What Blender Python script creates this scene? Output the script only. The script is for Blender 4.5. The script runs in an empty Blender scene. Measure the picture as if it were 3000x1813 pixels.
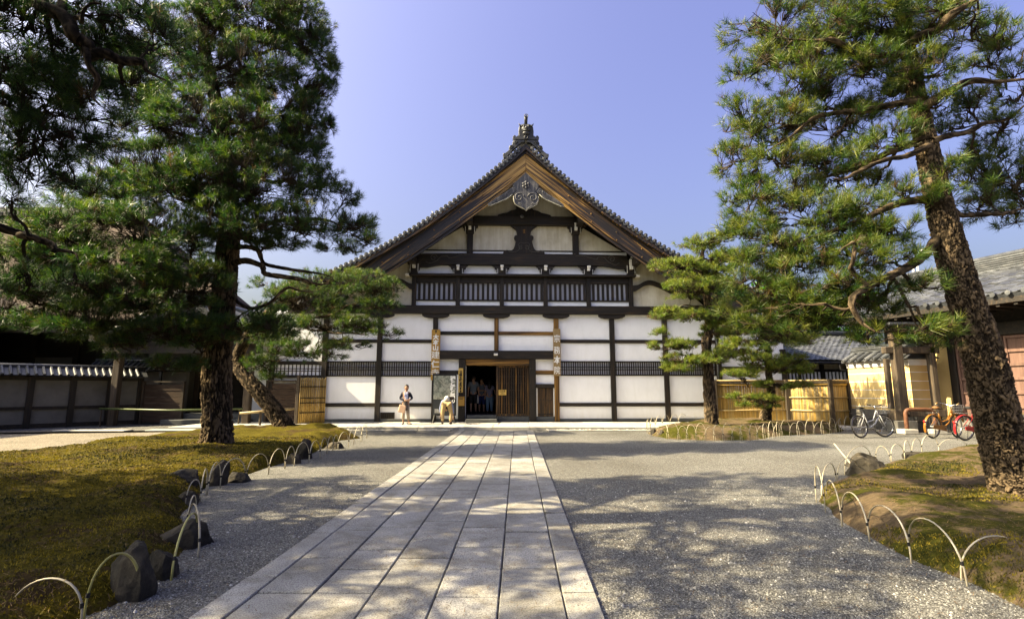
import bpy, bmesh, math, random
import numpy as np
from mathutils import Vector, Matrix

random.seed(7)
RNG = np.random.default_rng(7)
SC = bpy.context.scene
COL = SC.collection
PI = math.pi

# ------------------------------------------------------------------ camera, sky, sun, exposure
H = 1.5                       # eye height
FPX = 1530.0                  # focal length in pixels of the 3000 px wide photograph
PITCH = math.atan(234 / FPX)
cd = bpy.data.cameras.new('camera')
cam = bpy.data.objects.new('camera', cd)
COL.objects.link(cam)
cd.sensor_width = 36.0
cd.lens = FPX / 3000 * 36
cd.clip_start = 0.05
cd.clip_end = 2000
cam.location = (0, 0, H)
cam.rotation_euler = (PI / 2 + PITCH, 0, 0)
SC.camera = cam

SUN_EL = math.radians(40)
SUN_DIR = Vector((-math.cos(math.radians(9)), -math.sin(math.radians(9)), math.tan(SUN_EL))).normalized()
wd = bpy.data.worlds.new('World')
SC.world = wd
wd.use_nodes = True
wn = wd.node_tree
wn.nodes.clear()
sky = wn.nodes.new('ShaderNodeTexSky')
sky.sky_type = 'NISHITA'
sky.sun_disc = False
sky.sun_elevation = SUN_EL
sky.sun_rotation = math.atan2(SUN_DIR.x, SUN_DIR.y)
sky.air_density = 1.3
sky.dust_density = 9.5
sky.ozone_density = 4.0
hs = wn.nodes.new('ShaderNodeHueSaturation')
hs.inputs['Hue'].default_value = 0.535
hs.inputs['Saturation'].default_value = 1.05
bg = wn.nodes.new('ShaderNodeBackground')
bg.inputs['Strength'].default_value = 0.073
wo = wn.nodes.new('ShaderNodeOutputWorld')
wn.links.new(sky.outputs[0], hs.inputs['Color'])
wn.links.new(hs.outputs[0], bg.inputs['Color'])
wn.links.new(bg.outputs[0], wo.inputs['Surface'])

sl = bpy.data.lights.new('sun', 'SUN')
sl.energy = 5.0
sl.angle = math.radians(0.5)
sl.color = (1.0, 0.83, 0.52)
sun = bpy.data.objects.new('sun', sl)
COL.objects.link(sun)
sun.rotation_euler = SUN_DIR.to_track_quat('Z', 'Y').to_euler()
sun.location = (-20, 0, 30)

vs = SC.view_settings
vs.view_transform = 'Standard'
vs.look = 'None'
vs.gamma = 1.0
vs.use_curve_mapping = False
vs.exposure = 2.22

# ------------------------------------------------------------------ measuring: from a spot in the photograph to a place
CP, SP = math.cos(PITCH), math.sin(PITCH)
def ray(x, y):
    cx = (x - 1500) / FPX
    cy = -(y - 906.5) / FPX
    return Vector((cx, CP - cy * SP, SP + cy * CP))
def ground(x, y, z=0.0):
    d = ray(x, y)
    return Vector((0, 0, H)) + d * ((z - H) / d.z)
def atY(x, y, Y):
    d = ray(x, y)
    return Vector((0, 0, H)) + d * (Y / d.y)
K = 3000 / 2464.0
def dY(x, y, Y):
    return atY(x * K, y * K, Y)

# ------------------------------------------------------------------ materials
def new_mat(name):
    m = bpy.data.materials.new(name)
    m.use_nodes = True
    nt = m.node_tree
    nt.nodes.clear()
    out = nt.nodes.new('ShaderNodeOutputMaterial')
    b = nt.nodes.new('ShaderNodeBsdfPrincipled')
    nt.links.new(b.outputs[0], out.inputs[0])
    return m, nt, b, out
def N(nt, t, **kw):
    n = nt.nodes.new(t)
    for k, v in kw.items():
        if k in n.inputs.keys():
            n.inputs[k].default_value = v
        else:
            setattr(n, k, v)
    return n
def ramp(nt, src, stops):
    r = nt.nodes.new('ShaderNodeValToRGB')
    el = r.color_ramp.elements
    el[0].position, el[0].color = stops[0][0], (*stops[0][1], 1)
    el[1].position, el[1].color = stops[-1][0], (*stops[-1][1], 1)
    for p, c in stops[1:-1]:
        e = el.new(p)
        e.color = (*c, 1)
    nt.links.new(src, r.inputs[0])
    return r.outputs[0]
def coords(nt, scale=(1, 1, 1), rot=(0, 0, 0), kind='Object', rnd=0.0):
    tc = nt.nodes.new('ShaderNodeTexCoord')
    mp = nt.nodes.new('ShaderNodeMapping')
    mp.inputs['Scale'].default_value = scale
    src = tc.outputs[kind]
    if any(rot):
        m0 = nt.nodes.new('ShaderNodeMapping')
        m0.inputs['Rotation'].default_value = rot
        nt.links.new(src, m0.inputs['Vector'])
        src = m0.outputs[0]
    nt.links.new(src, mp.inputs['Vector'])
    if rnd:
        oi = nt.nodes.new('ShaderNodeObjectInfo')
        mu = nt.nodes.new('ShaderNodeMath'); mu.operation = 'MULTIPLY'; mu.inputs[1].default_value = rnd
        nt.links.new(oi.outputs['Random'], mu.inputs[0])
        nt.links.new(mu.outputs[0], mp.inputs['Location'])
    return mp.outputs[0]
def noise(nt, vec, scale, detail=4, rough=0.55, dist=0.0):
    n = N(nt, 'ShaderNodeTexNoise', Scale=scale, Detail=detail, Roughness=rough, Distortion=dist)
    nt.links.new(vec, n.inputs['Vector'])
    return n.outputs['Fac']
def bump(nt, b, h, strength=0.3, dist=0.02):
    bp = N(nt, 'ShaderNodeBump', Strength=strength, Distance=dist)
    nt.links.new(h, bp.inputs['Height'])
    nt.links.new(bp.outputs[0], b.inputs['Normal'])
def mixc(nt, fac, a, bcol, mode='MIX'):
    m = nt.nodes.new('ShaderNodeMix'); m.data_type = 'RGBA'; m.blend_type = mode
    for s, v in ((0, fac), (6, a), (7, bcol)):
        if isinstance(v, (int, float)):
            m.inputs[s].default_value = v
        elif isinstance(v, tuple):
            m.inputs[s].default_value = (*v, 1)
        else:
            nt.links.new(v, m.inputs[s])
    return m.outputs[2]
def randval(nt, lo, hi):
    oi = nt.nodes.new('ShaderNodeObjectInfo')
    mr = nt.nodes.new('ShaderNodeMapRange')
    mr.inputs['To Min'].default_value = lo
    mr.inputs['To Max'].default_value = hi
    nt.links.new(oi.outputs['Random'], mr.inputs['Value'])
    return mr.outputs[0]
def by_value(nt, col, val):
    h = nt.nodes.new('ShaderNodeHueSaturation')
    nt.links.new(col, h.inputs['Color'])
    nt.links.new(val, h.inputs['Value'])
    return h.outputs[0]

DIM = dict(smoked_roof_tile=0.52, dark_roof_tile=0.55, pale_stone=0.85, weathered_bamboo=0.8, split_bamboo=0.8, pale_bamboo=0.8, ochre_plaster=0.85, white_plaster=1, shoji_paper=1, white_paint=0.85, carved_grey_wood=0.9, dark_wood_upright=0.85, dark_wood_level=0.85, weathered_wood_upright=0.85, weathered_wood_level=0.85,
           lattice_door_wood=0.85, garden_rock=0.75, carved_pale_edge=0.9, white_lettering=0.9, small_yellow_board=0.85, sign_board_gold=0.85, sign_board_pale=0.9, faded_red_wood=0.5, shaded_aged_plaster=0.75, black_hair=1)
def simple(name, stops, scale=(1, 1, 1), nscale=4, rough=0.7, bs=0.2, bd=0.01, rot=(0, 0, 0), detail=5, rnd=3.0, vary=(0.85, 1.12), spec=0.3, metal=0.0, dist=0.0, fine=0):
    q_ = DIM.get(name, 0.66)
    stops = [(p, tuple(k * q_ for k in c)) for p, c in stops]
    m, nt, b, out = new_mat(name)
    v = coords(nt, scale, rot, rnd=rnd)
    n = noise(nt, v, nscale, detail, 0.6, dist)
    c = ramp(nt, n, stops)
    if fine:
        n2 = noise(nt, v, fine, 3, 0.7)
        c = mixc(nt, 0.35, c, ramp(nt, n2, [(0.3, (0.25, 0.25, 0.25)), (0.7, (1.0, 1.0, 1.0))]), 'MULTIPLY')
    if vary:
        c = by_value(nt, c, randval(nt, *vary))
    nt.links.new(c, b.inputs['Base Color'])
    b.inputs['Roughness'].default_value = rough
    b.inputs['Metallic'].default_value = metal
    b.inputs['Specular IOR Level'].default_value = spec
    if bs:
        bump(nt, b, n, bs, bd)
    return m

DARK = [(0.3, (0.010, 0.008, 0.006)), (0.55, (0.020, 0.015, 0.011)), (0.68, (0.05, 0.032, 0.016)), (0.8, (0.12, 0.065, 0.02))]
DOOR = [(0.3, (0.010, 0.007, 0.005)), (0.48, (0.035, 0.02, 0.009)), (0.60, (0.11, 0.058, 0.016)), (0.72, (0.25, 0.14, 0.035))]
GOLD = [(0.3, (0.012, 0.008, 0.005)), (0.42, (0.05, 0.028, 0.01)), (0.52, (0.21, 0.105, 0.02)), (0.66, (0.36, 0.20, 0.045)), (0.75, (0.10, 0.05, 0.014))]
M = {}
M['wood_up'] = simple('dark_wood_upright', DARK, (9, 9, 0.7), 1.6, 0.6, 0.3)
M['wood_flat'] = simple('dark_wood_level', DARK, (0.7, 9, 9), 1.6, 0.6, 0.3)
M['door_up'] = simple('lattice_door_wood', DOOR, (12, 12, 0.5), 1.3, 0.55, 0.3)
M['gold_up'] = simple('weathered_wood_upright', GOLD, (12, 12, 0.35), 1.3, 0.55, 0.3)
M['gold_flat'] = simple('weathered_wood_level', GOLD, (0.35, 12, 12), 1.3, 0.55, 0.3)
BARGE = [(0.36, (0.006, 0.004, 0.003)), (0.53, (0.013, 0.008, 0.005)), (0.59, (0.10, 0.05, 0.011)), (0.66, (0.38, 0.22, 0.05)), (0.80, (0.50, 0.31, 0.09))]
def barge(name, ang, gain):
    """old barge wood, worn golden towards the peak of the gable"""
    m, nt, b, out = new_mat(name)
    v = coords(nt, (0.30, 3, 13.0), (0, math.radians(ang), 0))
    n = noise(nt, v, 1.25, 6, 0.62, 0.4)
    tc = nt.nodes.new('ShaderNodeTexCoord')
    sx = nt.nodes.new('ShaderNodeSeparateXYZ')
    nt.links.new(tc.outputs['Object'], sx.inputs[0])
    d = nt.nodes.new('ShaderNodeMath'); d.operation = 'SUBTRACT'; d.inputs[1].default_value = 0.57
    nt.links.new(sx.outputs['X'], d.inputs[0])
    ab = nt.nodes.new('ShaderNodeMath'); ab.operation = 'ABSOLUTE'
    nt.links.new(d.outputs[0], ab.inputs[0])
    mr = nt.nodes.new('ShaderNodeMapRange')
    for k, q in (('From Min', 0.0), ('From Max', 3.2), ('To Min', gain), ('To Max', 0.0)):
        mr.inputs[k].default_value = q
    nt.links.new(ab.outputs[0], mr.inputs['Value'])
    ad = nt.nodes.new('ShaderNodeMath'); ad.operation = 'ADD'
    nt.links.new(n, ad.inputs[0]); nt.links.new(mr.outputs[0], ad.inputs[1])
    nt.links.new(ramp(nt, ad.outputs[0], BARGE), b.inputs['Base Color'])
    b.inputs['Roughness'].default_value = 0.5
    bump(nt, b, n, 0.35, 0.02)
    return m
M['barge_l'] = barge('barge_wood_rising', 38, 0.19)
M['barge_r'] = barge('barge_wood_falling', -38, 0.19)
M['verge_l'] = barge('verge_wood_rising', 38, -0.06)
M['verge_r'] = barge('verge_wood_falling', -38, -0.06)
M['grey_wood'] = simple('grey_weathered_wood', [(0.3, (0.05, 0.055, 0.055)), (0.7, (0.16, 0.165, 0.16))], (0.8, 8, 8), 2, 0.8, 0.3)
M['carved'] = simple('carved_grey_wood', [(0.3, (0.035, 0.037, 0.045)), (0.55, (0.10, 0.10, 0.11)), (0.68, (0.20, 0.19, 0.18)), (0.8, (0.22, 0.13, 0.05))], (9, 9, 1.0), 1.8, 0.6, 0.3, rnd=0)
M['carved_edge'] = simple('carved_pale_edge', [(0.3, (0.30, 0.29, 0.22)), (0.7, (0.5, 0.48, 0.38))], nscale=6)
def plaster():
    m, nt, b, out = new_mat('white_plaster')
    v = coords(nt)
    c = ramp(nt, noise(nt, v, 1.1, 5, 0.6), [(0.3, (0.76, 0.775, 0.80)), (0.7, (0.83, 0.845, 0.87))])
    c = mixc(nt, 0.35, c, ramp(nt, noise(nt, coords(nt, (2.2, 2.2, 0.5)), 1.6, 6, 0.7, 0.5), [(0.33, (0.86, 0.86, 0.83)), (0.55, (1, 1, 1))]), 'MULTIPLY')
    tc = nt.nodes.new('ShaderNodeTexCoord'); sx = nt.nodes.new('ShaderNodeSeparateXYZ')
    nt.links.new(tc.outputs['Object'], sx.inputs[0])
    mr = nt.nodes.new('ShaderNodeMapRange')
    for k, q in (('From Min', 0.2), ('From Max', 0.75), ('To Min', 0.75), ('To Max', 0.0)):
        mr.inputs[k].default_value = q
    nt.links.new(sx.outputs['Z'], mr.inputs['Value'])
    mu = nt.nodes.new('ShaderNodeMath'); mu.operation = 'MULTIPLY'
    nt.links.new(mr.outputs[0], mu.inputs[0]); nt.links.new(noise(nt, coords(nt, (3, 3, 1)), 2.0, 5, 0.7), mu.inputs[1])
    nt.links.new(mixc(nt, mu.outputs[0], c, (0.56, 0.49, 0.34)), b.inputs['Base Color'])
    b.inputs['Roughness'].default_value = 0.9
    return m
M['plaster'] = plaster()
M['plaster_smooth'] = simple('white_plaster', [(0.3, (0.82, 0.815, 0.80)), (0.7, (0.88, 0.875, 0.86))], nscale=1.2, rough=0.9, bs=0.05, rnd=9, vary=(0.96, 1.02))
M['paper'] = simple('shoji_paper', [(0.3, (0.66, 0.68, 0.76)), (0.7, (0.74, 0.76, 0.84))], nscale=2, rough=0.9, bs=0)
M['plaster_shaded'] = simple('shaded_aged_plaster', [(0.3, (0.12, 0.112, 0.095)), (0.7, (0.20, 0.188, 0.16))], nscale=1.5, rough=0.9, bs=0.05)  # aged plaster with the deep shade of these walls put into the colour
M['white'] = simple('white_paint', [(0.3, (0.72, 0.71, 0.66)), (0.7, (0.82, 0.81, 0.77))], nscale=5, rough=0.7, bs=0)
M['tile'] = simple('smoked_roof_tile', [(0.3, (0.05, 0.055, 0.063)), (0.55, (0.105, 0.112, 0.122)), (0.75, (0.20, 0.203, 0.207))], nscale=3, rough=0.42, bs=0.15, rnd=20, vary=(0.6, 1.35), spec=0.5)
M['tile_dark'] = simple('dark_roof_tile', [(0.3, (0.028, 0.031, 0.037)), (0.7, (0.075, 0.08, 0.09))], nscale=4, rough=0.55, bs=0.15, rnd=20, vary=(0.7, 1.3), spec=0.5)
M['granite'] = None
M['iron'] = simple('black_iron', [(0.3, (0.01, 0.01, 0.01)), (0.7, (0.03, 0.03, 0.03))], nscale=8, rough=0.5)
M['rust'] = simple('rusty_pipe', [(0.3, (0.09, 0.035, 0.018)), (0.7, (0.22, 0.10, 0.05))], nscale=7, rough=0.6, fine=40)
M['stone'] = simple('grey_stone', [(0.3, (0.10, 0.095, 0.085)), (0.55, (0.20, 0.19, 0.17)), (0.75, (0.30, 0.28, 0.24))], nscale=3, rough=0.9, bs=0.5, bd=0.03, rnd=8, fine=28)
M['rock'] = simple('garden_rock', [(0.3, (0.014, 0.012, 0.009)), (0.5, (0.04, 0.034, 0.025)), (0.66, (0.10, 0.083, 0.057)), (0.8, (0.17, 0.14, 0.10))], nscale=3.2, rough=0.95, bs=1.0, bd=0.08, rnd=8, fine=25, detail=9)
M['kerb'] = simple('pale_stone', [(0.3, (0.36, 0.34, 0.30)), (0.7, (0.50, 0.48, 0.43))], nscale=3, rough=0.9, bs=0.2, rnd=8, fine=60)
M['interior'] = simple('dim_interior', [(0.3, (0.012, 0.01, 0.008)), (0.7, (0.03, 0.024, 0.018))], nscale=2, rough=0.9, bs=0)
M['cane'] = simple('split_bamboo', [(0.3, (0.40, 0.24, 0.055)), (0.5, (0.58, 0.38, 0.10)), (0.72, (0.66, 0.47, 0.17))], (14, 14, 1.3), 1.2, 0.5, 0.1, rnd=30, vary=(0.68, 1.12))
M['cane_pale'] = simple('pale_bamboo', [(0.3, (0.36, 0.26, 0.11)), (0.7, (0.60, 0.47, 0.23))], (14, 14, 1.3), 1.2, 0.5, 0.1, rnd=30, vary=(0.6, 1.1))
M['hoop'] = simple('weathered_bamboo', [(0.3, (0.34, 0.29, 0.20)), (0.7, (0.56, 0.51, 0.38))], nscale=6, rough=0.5, bs=0.1, rnd=30, vary=(0.7, 1.15))
M['hoop_green'] = simple('fresh_bamboo', [(0.3, (0.34, 0.33, 0.10)), (0.7, (0.52, 0.48, 0.18))], nscale=6, rough=0.5, bs=0.1)
M['green_bamboo'] = simple('green_bamboo', [(0.3, (0.06, 0.085, 0.025)), (0.7, (0.12, 0.15, 0.05))], nscale=3, rough=0.4)
M['cord'] = simple('black_cord', [(0.3, (0.012, 0.012, 0.012)), (0.7, (0.025, 0.022, 0.02))], nscale=9, rough=0.9)
M['thatch'] = simple('bark_thatch', [(0.3, (0.04, 0.025, 0.016)), (0.7, (0.085, 0.054, 0.036))], (2, 2, 30), 2.5, 0.95, 0.5, 0.04)
M['ochre'] = simple('ochre_plaster', [(0.3, (0.60, 0.43, 0.17)), (0.7, (0.70, 0.52, 0.23))], nscale=1.4, rough=0.9, bs=0.06)
M['door_red'] = simple('faded_red_wood', [(0.3, (0.17, 0.092, 0.072)), (0.6, (0.26, 0.15, 0.115)), (0.78, (0.32, 0.21, 0.14))], (8, 8, 0.8), 1.6, 0.75, 0.2, vary=(0.85, 1.1))
M['fence_board'] = simple('brown_board', [(0.3, (0.05, 0.032, 0.02)), (0.7, (0.13, 0.085, 0.055))], (1, 8, 8), 2, 0.8, 0.3)
M['post_old'] = simple('old_grey_post', [(0.3, (0.035, 0.026, 0.018)), (0.6, (0.10, 0.075, 0.05)), (0.75, (0.22, 0.15, 0.07))], (9, 9, 0.6), 1.8, 0.8, 0.35)

def flat(name, col, rough=0.6, metal=0.0):
    c = tuple(col)
    return simple(name, [(0.3, tuple(x * 0.88 for x in c)), (0.7, tuple(min(1, x * 1.1) for x in c))], nscale=7, rough=rough, bs=0, metal=metal, vary=None, rnd=0)
M['skin'] = flat('skin', (0.42, 0.24, 0.15), 0.55)
M['hair'] = flat('black_hair', (0.008, 0.007, 0.007), 0.4)
M['chrome'] = flat('bare_metal', (0.5, 0.5, 0.5), 0.25, 0.9)
M['rubber'] = flat('black_rubber', (0.012, 0.012, 0.012), 0.7)
M['letter_white'] = flat('white_lettering', (0.8, 0.8, 0.78), 0.7)
M['letter_black'] = flat('black_lettering', (0.012, 0.010, 0.008), 0.7)
M['sign_gold'] = simple('sign_board_gold', [(0.3, (0.33, 0.185, 0.03)), (0.7, (0.42, 0.25, 0.05))], (14, 14, 0.8), 1.5, 0.6, 0.15)
M['sign_pale'] = simple('sign_board_pale', [(0.3, (0.22, 0.145, 0.06)), (0.7, (0.31, 0.22, 0.105))], (14, 14, 0.8), 1.5, 0.7, 0.15)
M['plate_yellow'] = simple('small_yellow_board', [(0.3, (0.52, 0.34, 0.07)), (0.7, (0.66, 0.45, 0.12))], (10, 10, 1), 1.5, 0.6, 0)

def cream():
    m, nt, b, out = new_mat('aged_cream_plaster')
    v = coords(nt, rnd=5)
    c = ramp(nt, noise(nt, v, 1.1, 5, 0.6), [(0.3, (0.44, 0.40, 0.31)), (0.5, (0.60, 0.565, 0.46)), (0.7, (0.68, 0.65, 0.55))])
    st = ramp(nt, noise(nt, coords(nt, (4, 4, 0.5)), 1.5, 4, 0.6), [(0.35, (0.78, 0.74, 0.64)), (0.6, (1, 1, 1))])
    nt.links.new(mixc(nt, 0.7, c, st, 'MULTIPLY'), b.inputs['Base Color'])
    b.inputs['Roughness'].default_value = 0.9
    return m
M['cream'] = cream()

def granite():
    m, nt, b, out = new_mat('granite_paving')
    v = coords(nt, rnd=40)
    c = ramp(nt, noise(nt, v, 1.6, 4, 0.6), [(0.25, (0.155, 0.148, 0.132)), (0.45, (0.235, 0.231, 0.218)), (0.7, (0.31, 0.306, 0.29))])
    stn = ramp(nt, noise(nt, v, 3.5, 6, 0.7, 0.6), [(0.38, (0.70, 0.66, 0.58)), (0.52, (1, 1, 1))])
    c = mixc(nt, 0.8, c, stn, 'MULTIPLY')
    sp = ramp(nt, noise(nt, v, 95, 2, 0.8), [(0.36, (0.16, 0.16, 0.165)), (0.5, (0.85, 0.85, 0.84)), (0.66, (1.15, 1.13, 1.08))])
    c = mixc(nt, 0.85, c, sp, 'MULTIPLY')
    c = by_value(nt, c, randval(nt, 0.78, 1.14))
    nt.links.new(c, b.inputs['Base Color'])
    b.inputs['Roughness'].default_value = 0.85
    bump(nt, b, noise(nt, v, 60, 3, 0.7), 0.35, 0.01)
    return m
M['granite'] = granite()

def gravel_mat(name, base, scale):
    m, nt, b, out = new_mat(name)
    v = coords(nt)
    vo = N(nt, 'ShaderNodeTexVoronoi', Scale=scale)
    nt.links.new(v, vo.inputs['Vector'])
    sep = nt.nodes.new('ShaderNodeSeparateColor')
    nt.links.new(vo.outputs['Color'], sep.inputs[0])
    c = ramp(nt, sep.outputs[0], [(0.0, tuple(x * 0.45 for x in base)), (0.5, base), (0.85, tuple(x * 1.45 for x in base)), (1.0, tuple(min(0.8, x * 2.0) for x in base))])
    gap = ramp(nt, vo.outputs['Distance'], [(0.2, (1, 1, 1)), (0.75, (0.3, 0.3, 0.3))])
    c = mixc(nt, 0.8, c, gap, 'MULTIPLY')
    big = ramp(nt, noise(nt, v, 0.35, 4, 0.6), [(0.3, (0.70, 0.68, 0.64)), (0.7, (1.2, 1.19, 1.16))])
    c = mixc(nt, 1.0, c, big, 'MULTIPLY')
    mid = ramp(nt, noise(nt, v, 13, 5, 0.75), [(0.35, (0.68, 0.68, 0.68)), (0.65, (1.25, 1.24, 1.22))])
    c = mixc(nt, 0.9, c, mid, 'MULTIPLY')
    nt.links.new(c, b.inputs['Base Color'])
    b.inputs['Roughness'].default_value = 0.95
    b.inputs['Specular IOR Level'].default_value = 0.15
    inv = nt.nodes.new('ShaderNodeMath'); inv.operation = 'SUBTRACT'; inv.inputs[0].default_value = 1.0
    nt.links.new(vo.outputs['Distance'], inv.inputs[1])
    bump(nt, b, inv.outputs[0], 0.7, 0.015)
    return m
M['gravel'] = gravel_mat('gravel', (0.168, 0.168, 0.162), 85)
M['sand'] = gravel_mat('sandy_gravel', (0.22, 0.195, 0.155), 60)

def pebble_mat():
    m, nt, b, out = new_mat('loose_pebble')
    at = N(nt, 'ShaderNodeAttribute', attribute_name='tint')
    c = ramp(nt, at.outputs['Fac'], [(0.0, (0.036, 0.037, 0.038)), (0.5, (0.122, 0.122, 0.118)), (0.85, (0.205, 0.202, 0.19)), (1.0, (0.38, 0.37, 0.345))])
    nt.links.new(c, b.inputs['Base Color'])
    b.inputs['Roughness'].default_value = 0.9
    return m
M['pebble'] = pebble_mat()

def moss_mat(name, a, c2, soil, amount):
    m, nt, b, out = new_mat(name)
    v = coords(nt)
    n1 = noise(nt, v, 1.1, 6, 0.62)
    n2 = noise(nt, v, 26, 4, 0.7)
    moss = ramp(nt, n2, [(0.3, a), (0.7, c2)])
    so = ramp(nt, noise(nt, v, 18, 4, 0.7), [(0.3, tuple(x * 0.6 for x in soil)), (0.7, tuple(x * 1.3 for x in soil))])
    nm = noise(nt, v, 7.0, 8, 0.75)
    mx_ = nt.nodes.new('ShaderNodeMath'); mx_.operation = 'MULTIPLY_ADD'; mx_.inputs[1].default_value = 0.55
    nt.links.new(nm, mx_.inputs[0]); nt.links.new(n1, mx_.inputs[2])
    f = ramp(nt, mx_.outputs[0], [(amount + 0.22, (0, 0, 0)), (amount + 0.30, (1, 1, 1))])
    nt.links.new(mixc(nt, f, so, moss), b.inputs['Base Color'])
    b.inputs['Roughness'].default_value = 1.0
    b.inputs['Specular IOR Level'].default_value = 0.05
    bump(nt, b, noise(nt, v, 40, 5, 0.75), 0.9, 0.03)
    return m
M['moss'] = moss_mat('garden_moss', (0.018, 0.018, 0.0025), (0.10, 0.078, 0.007), (0.045, 0.03, 0.012), 0.46)
M['moss_dry'] = moss_mat('patchy_moss', (0.014, 0.019, 0.004), (0.06, 0.055, 0.008), (0.095, 0.07, 0.042), 0.53)

def bark_mat(name, a, c2):
    m, nt, b, out = new_mat(name)
    at = N(nt, 'ShaderNodeAttribute', attribute_name='tint')
    v = coords(nt)
    c = ramp(nt, at.outputs['Fac'], [(0.0, tuple(x * 0.18 for x in a)), (0.4, a), (1.0, c2)])
    sp = ramp(nt, noise(nt, v, 22, 5, 0.7), [(0.3, (0.55, 0.52, 0.5)), (0.7, (1.25, 1.2, 1.15))])
    nt.links.new(mixc(nt, 0.9, c, sp, 'MULTIPLY'), b.inputs['Base Color'])
    b.inputs['Roughness'].default_value = 0.95
    b.inputs['Specular IOR Level'].default_value = 0.1
    bump(nt, b, noise(nt, v, 30, 5, 0.7), 0.8, 0.02)
    return m
M['bark'] = bark_mat('pine_bark', (0.045, 0.035, 0.023), (0.15, 0.113, 0.071))
M['bark_dark'] = bark_mat('dark_pine_bark', (0.022, 0.018, 0.014), (0.085, 0.066, 0.045))

def leaf_mat(name, cols, trans=0.35, rough=0.45):
    m, nt, b, out = new_mat(name)
    at = N(nt, 'ShaderNodeAttribute', attribute_name='tint')
    c = ramp(nt, at.outputs['Fac'], [(i / (len(cols) - 1), k) for i, k in enumerate(cols)])
    nt.links.new(c, b.inputs['Base Color'])
    b.inputs['Roughness'].default_value = rough
    b.inputs['Specular IOR Level'].default_value = 0.35
    tr = nt.nodes.new('ShaderNodeBsdfTranslucent')
    h = N(nt, 'ShaderNodeHueSaturation', Value=1.5, Saturation=1.1)
    nt.links.new(c, h.inputs['Color'])
    nt.links.new(h.outputs[0], tr.inputs[0])
    mx = nt.nodes.new('ShaderNodeMixShader')
    mx.inputs[0].default_value = trans
    nt.links.new(b.outputs[0], mx.inputs[1])
    nt.links.new(tr.outputs[0], mx.inputs[2])
    nt.links.new(mx.outputs[0], out.inputs[0])
    return m
M['needle'] = leaf_mat('pine_needles', [(0.007, 0.021, 0.008), (0.019, 0.050, 0.011), (0.045, 0.085, 0.012), (0.085, 0.115, 0.016), (0.135, 0.145, 0.022), (0.075, 0.048, 0.018)])
M['needle_light'] = leaf_mat('young_pine_needles', [(0.02, 0.048, 0.008), (0.046, 0.088, 0.011), (0.085, 0.13, 0.016), (0.13, 0.165, 0.022), (0.17, 0.18, 0.03), (0.085, 0.055, 0.02)])
M['leaf'] = leaf_mat('maple_leaves', [(0.02, 0.08, 0.007), (0.04, 0.145, 0.01), (0.08, 0.21, 0.013)], 0.45)
M['moss_blade'] = leaf_mat('moss_tips', [(0.007, 0.011, 0.002), (0.026, 0.027, 0.004), (0.10, 0.08, 0.007), (0.19, 0.145, 0.011)], 0.2, 0.9)

# ------------------------------------------------------------------ mesh helpers
ORG = {}
def org(parent):
    return ORG.get(parent.name, Vector((0, 0, 0))) if parent else Vector((0, 0, 0))
def link(o, parent):
    COL.objects.link(o)
    if parent:
        o.parent = parent
    return o
def empty(name, loc=(0, 0, 0), rotz=0.0, parent=None, local=False):
    o = bpy.data.objects.new(name, None)
    o.empty_display_size = 0.2
    link(o, parent)
    o.location = loc
    o.rotation_euler = (0, 0, rotz)
    ORG[o.name] = Vector((0, 0, 0)) if local else Vector(loc)
    return o
def tag(o, label=None, cat=None, group=None, kind=None):
    for k, v in (('label', label), ('category', cat), ('group', group), ('kind', kind)):
        if v:
            o[k] = v
    return o
def thing(name, label, cat, loc=(0, 0, 0), rotz=0.0, group=None, local=False):
    return tag(empty(name, loc, rotz, None, local), label, cat, group)

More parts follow.
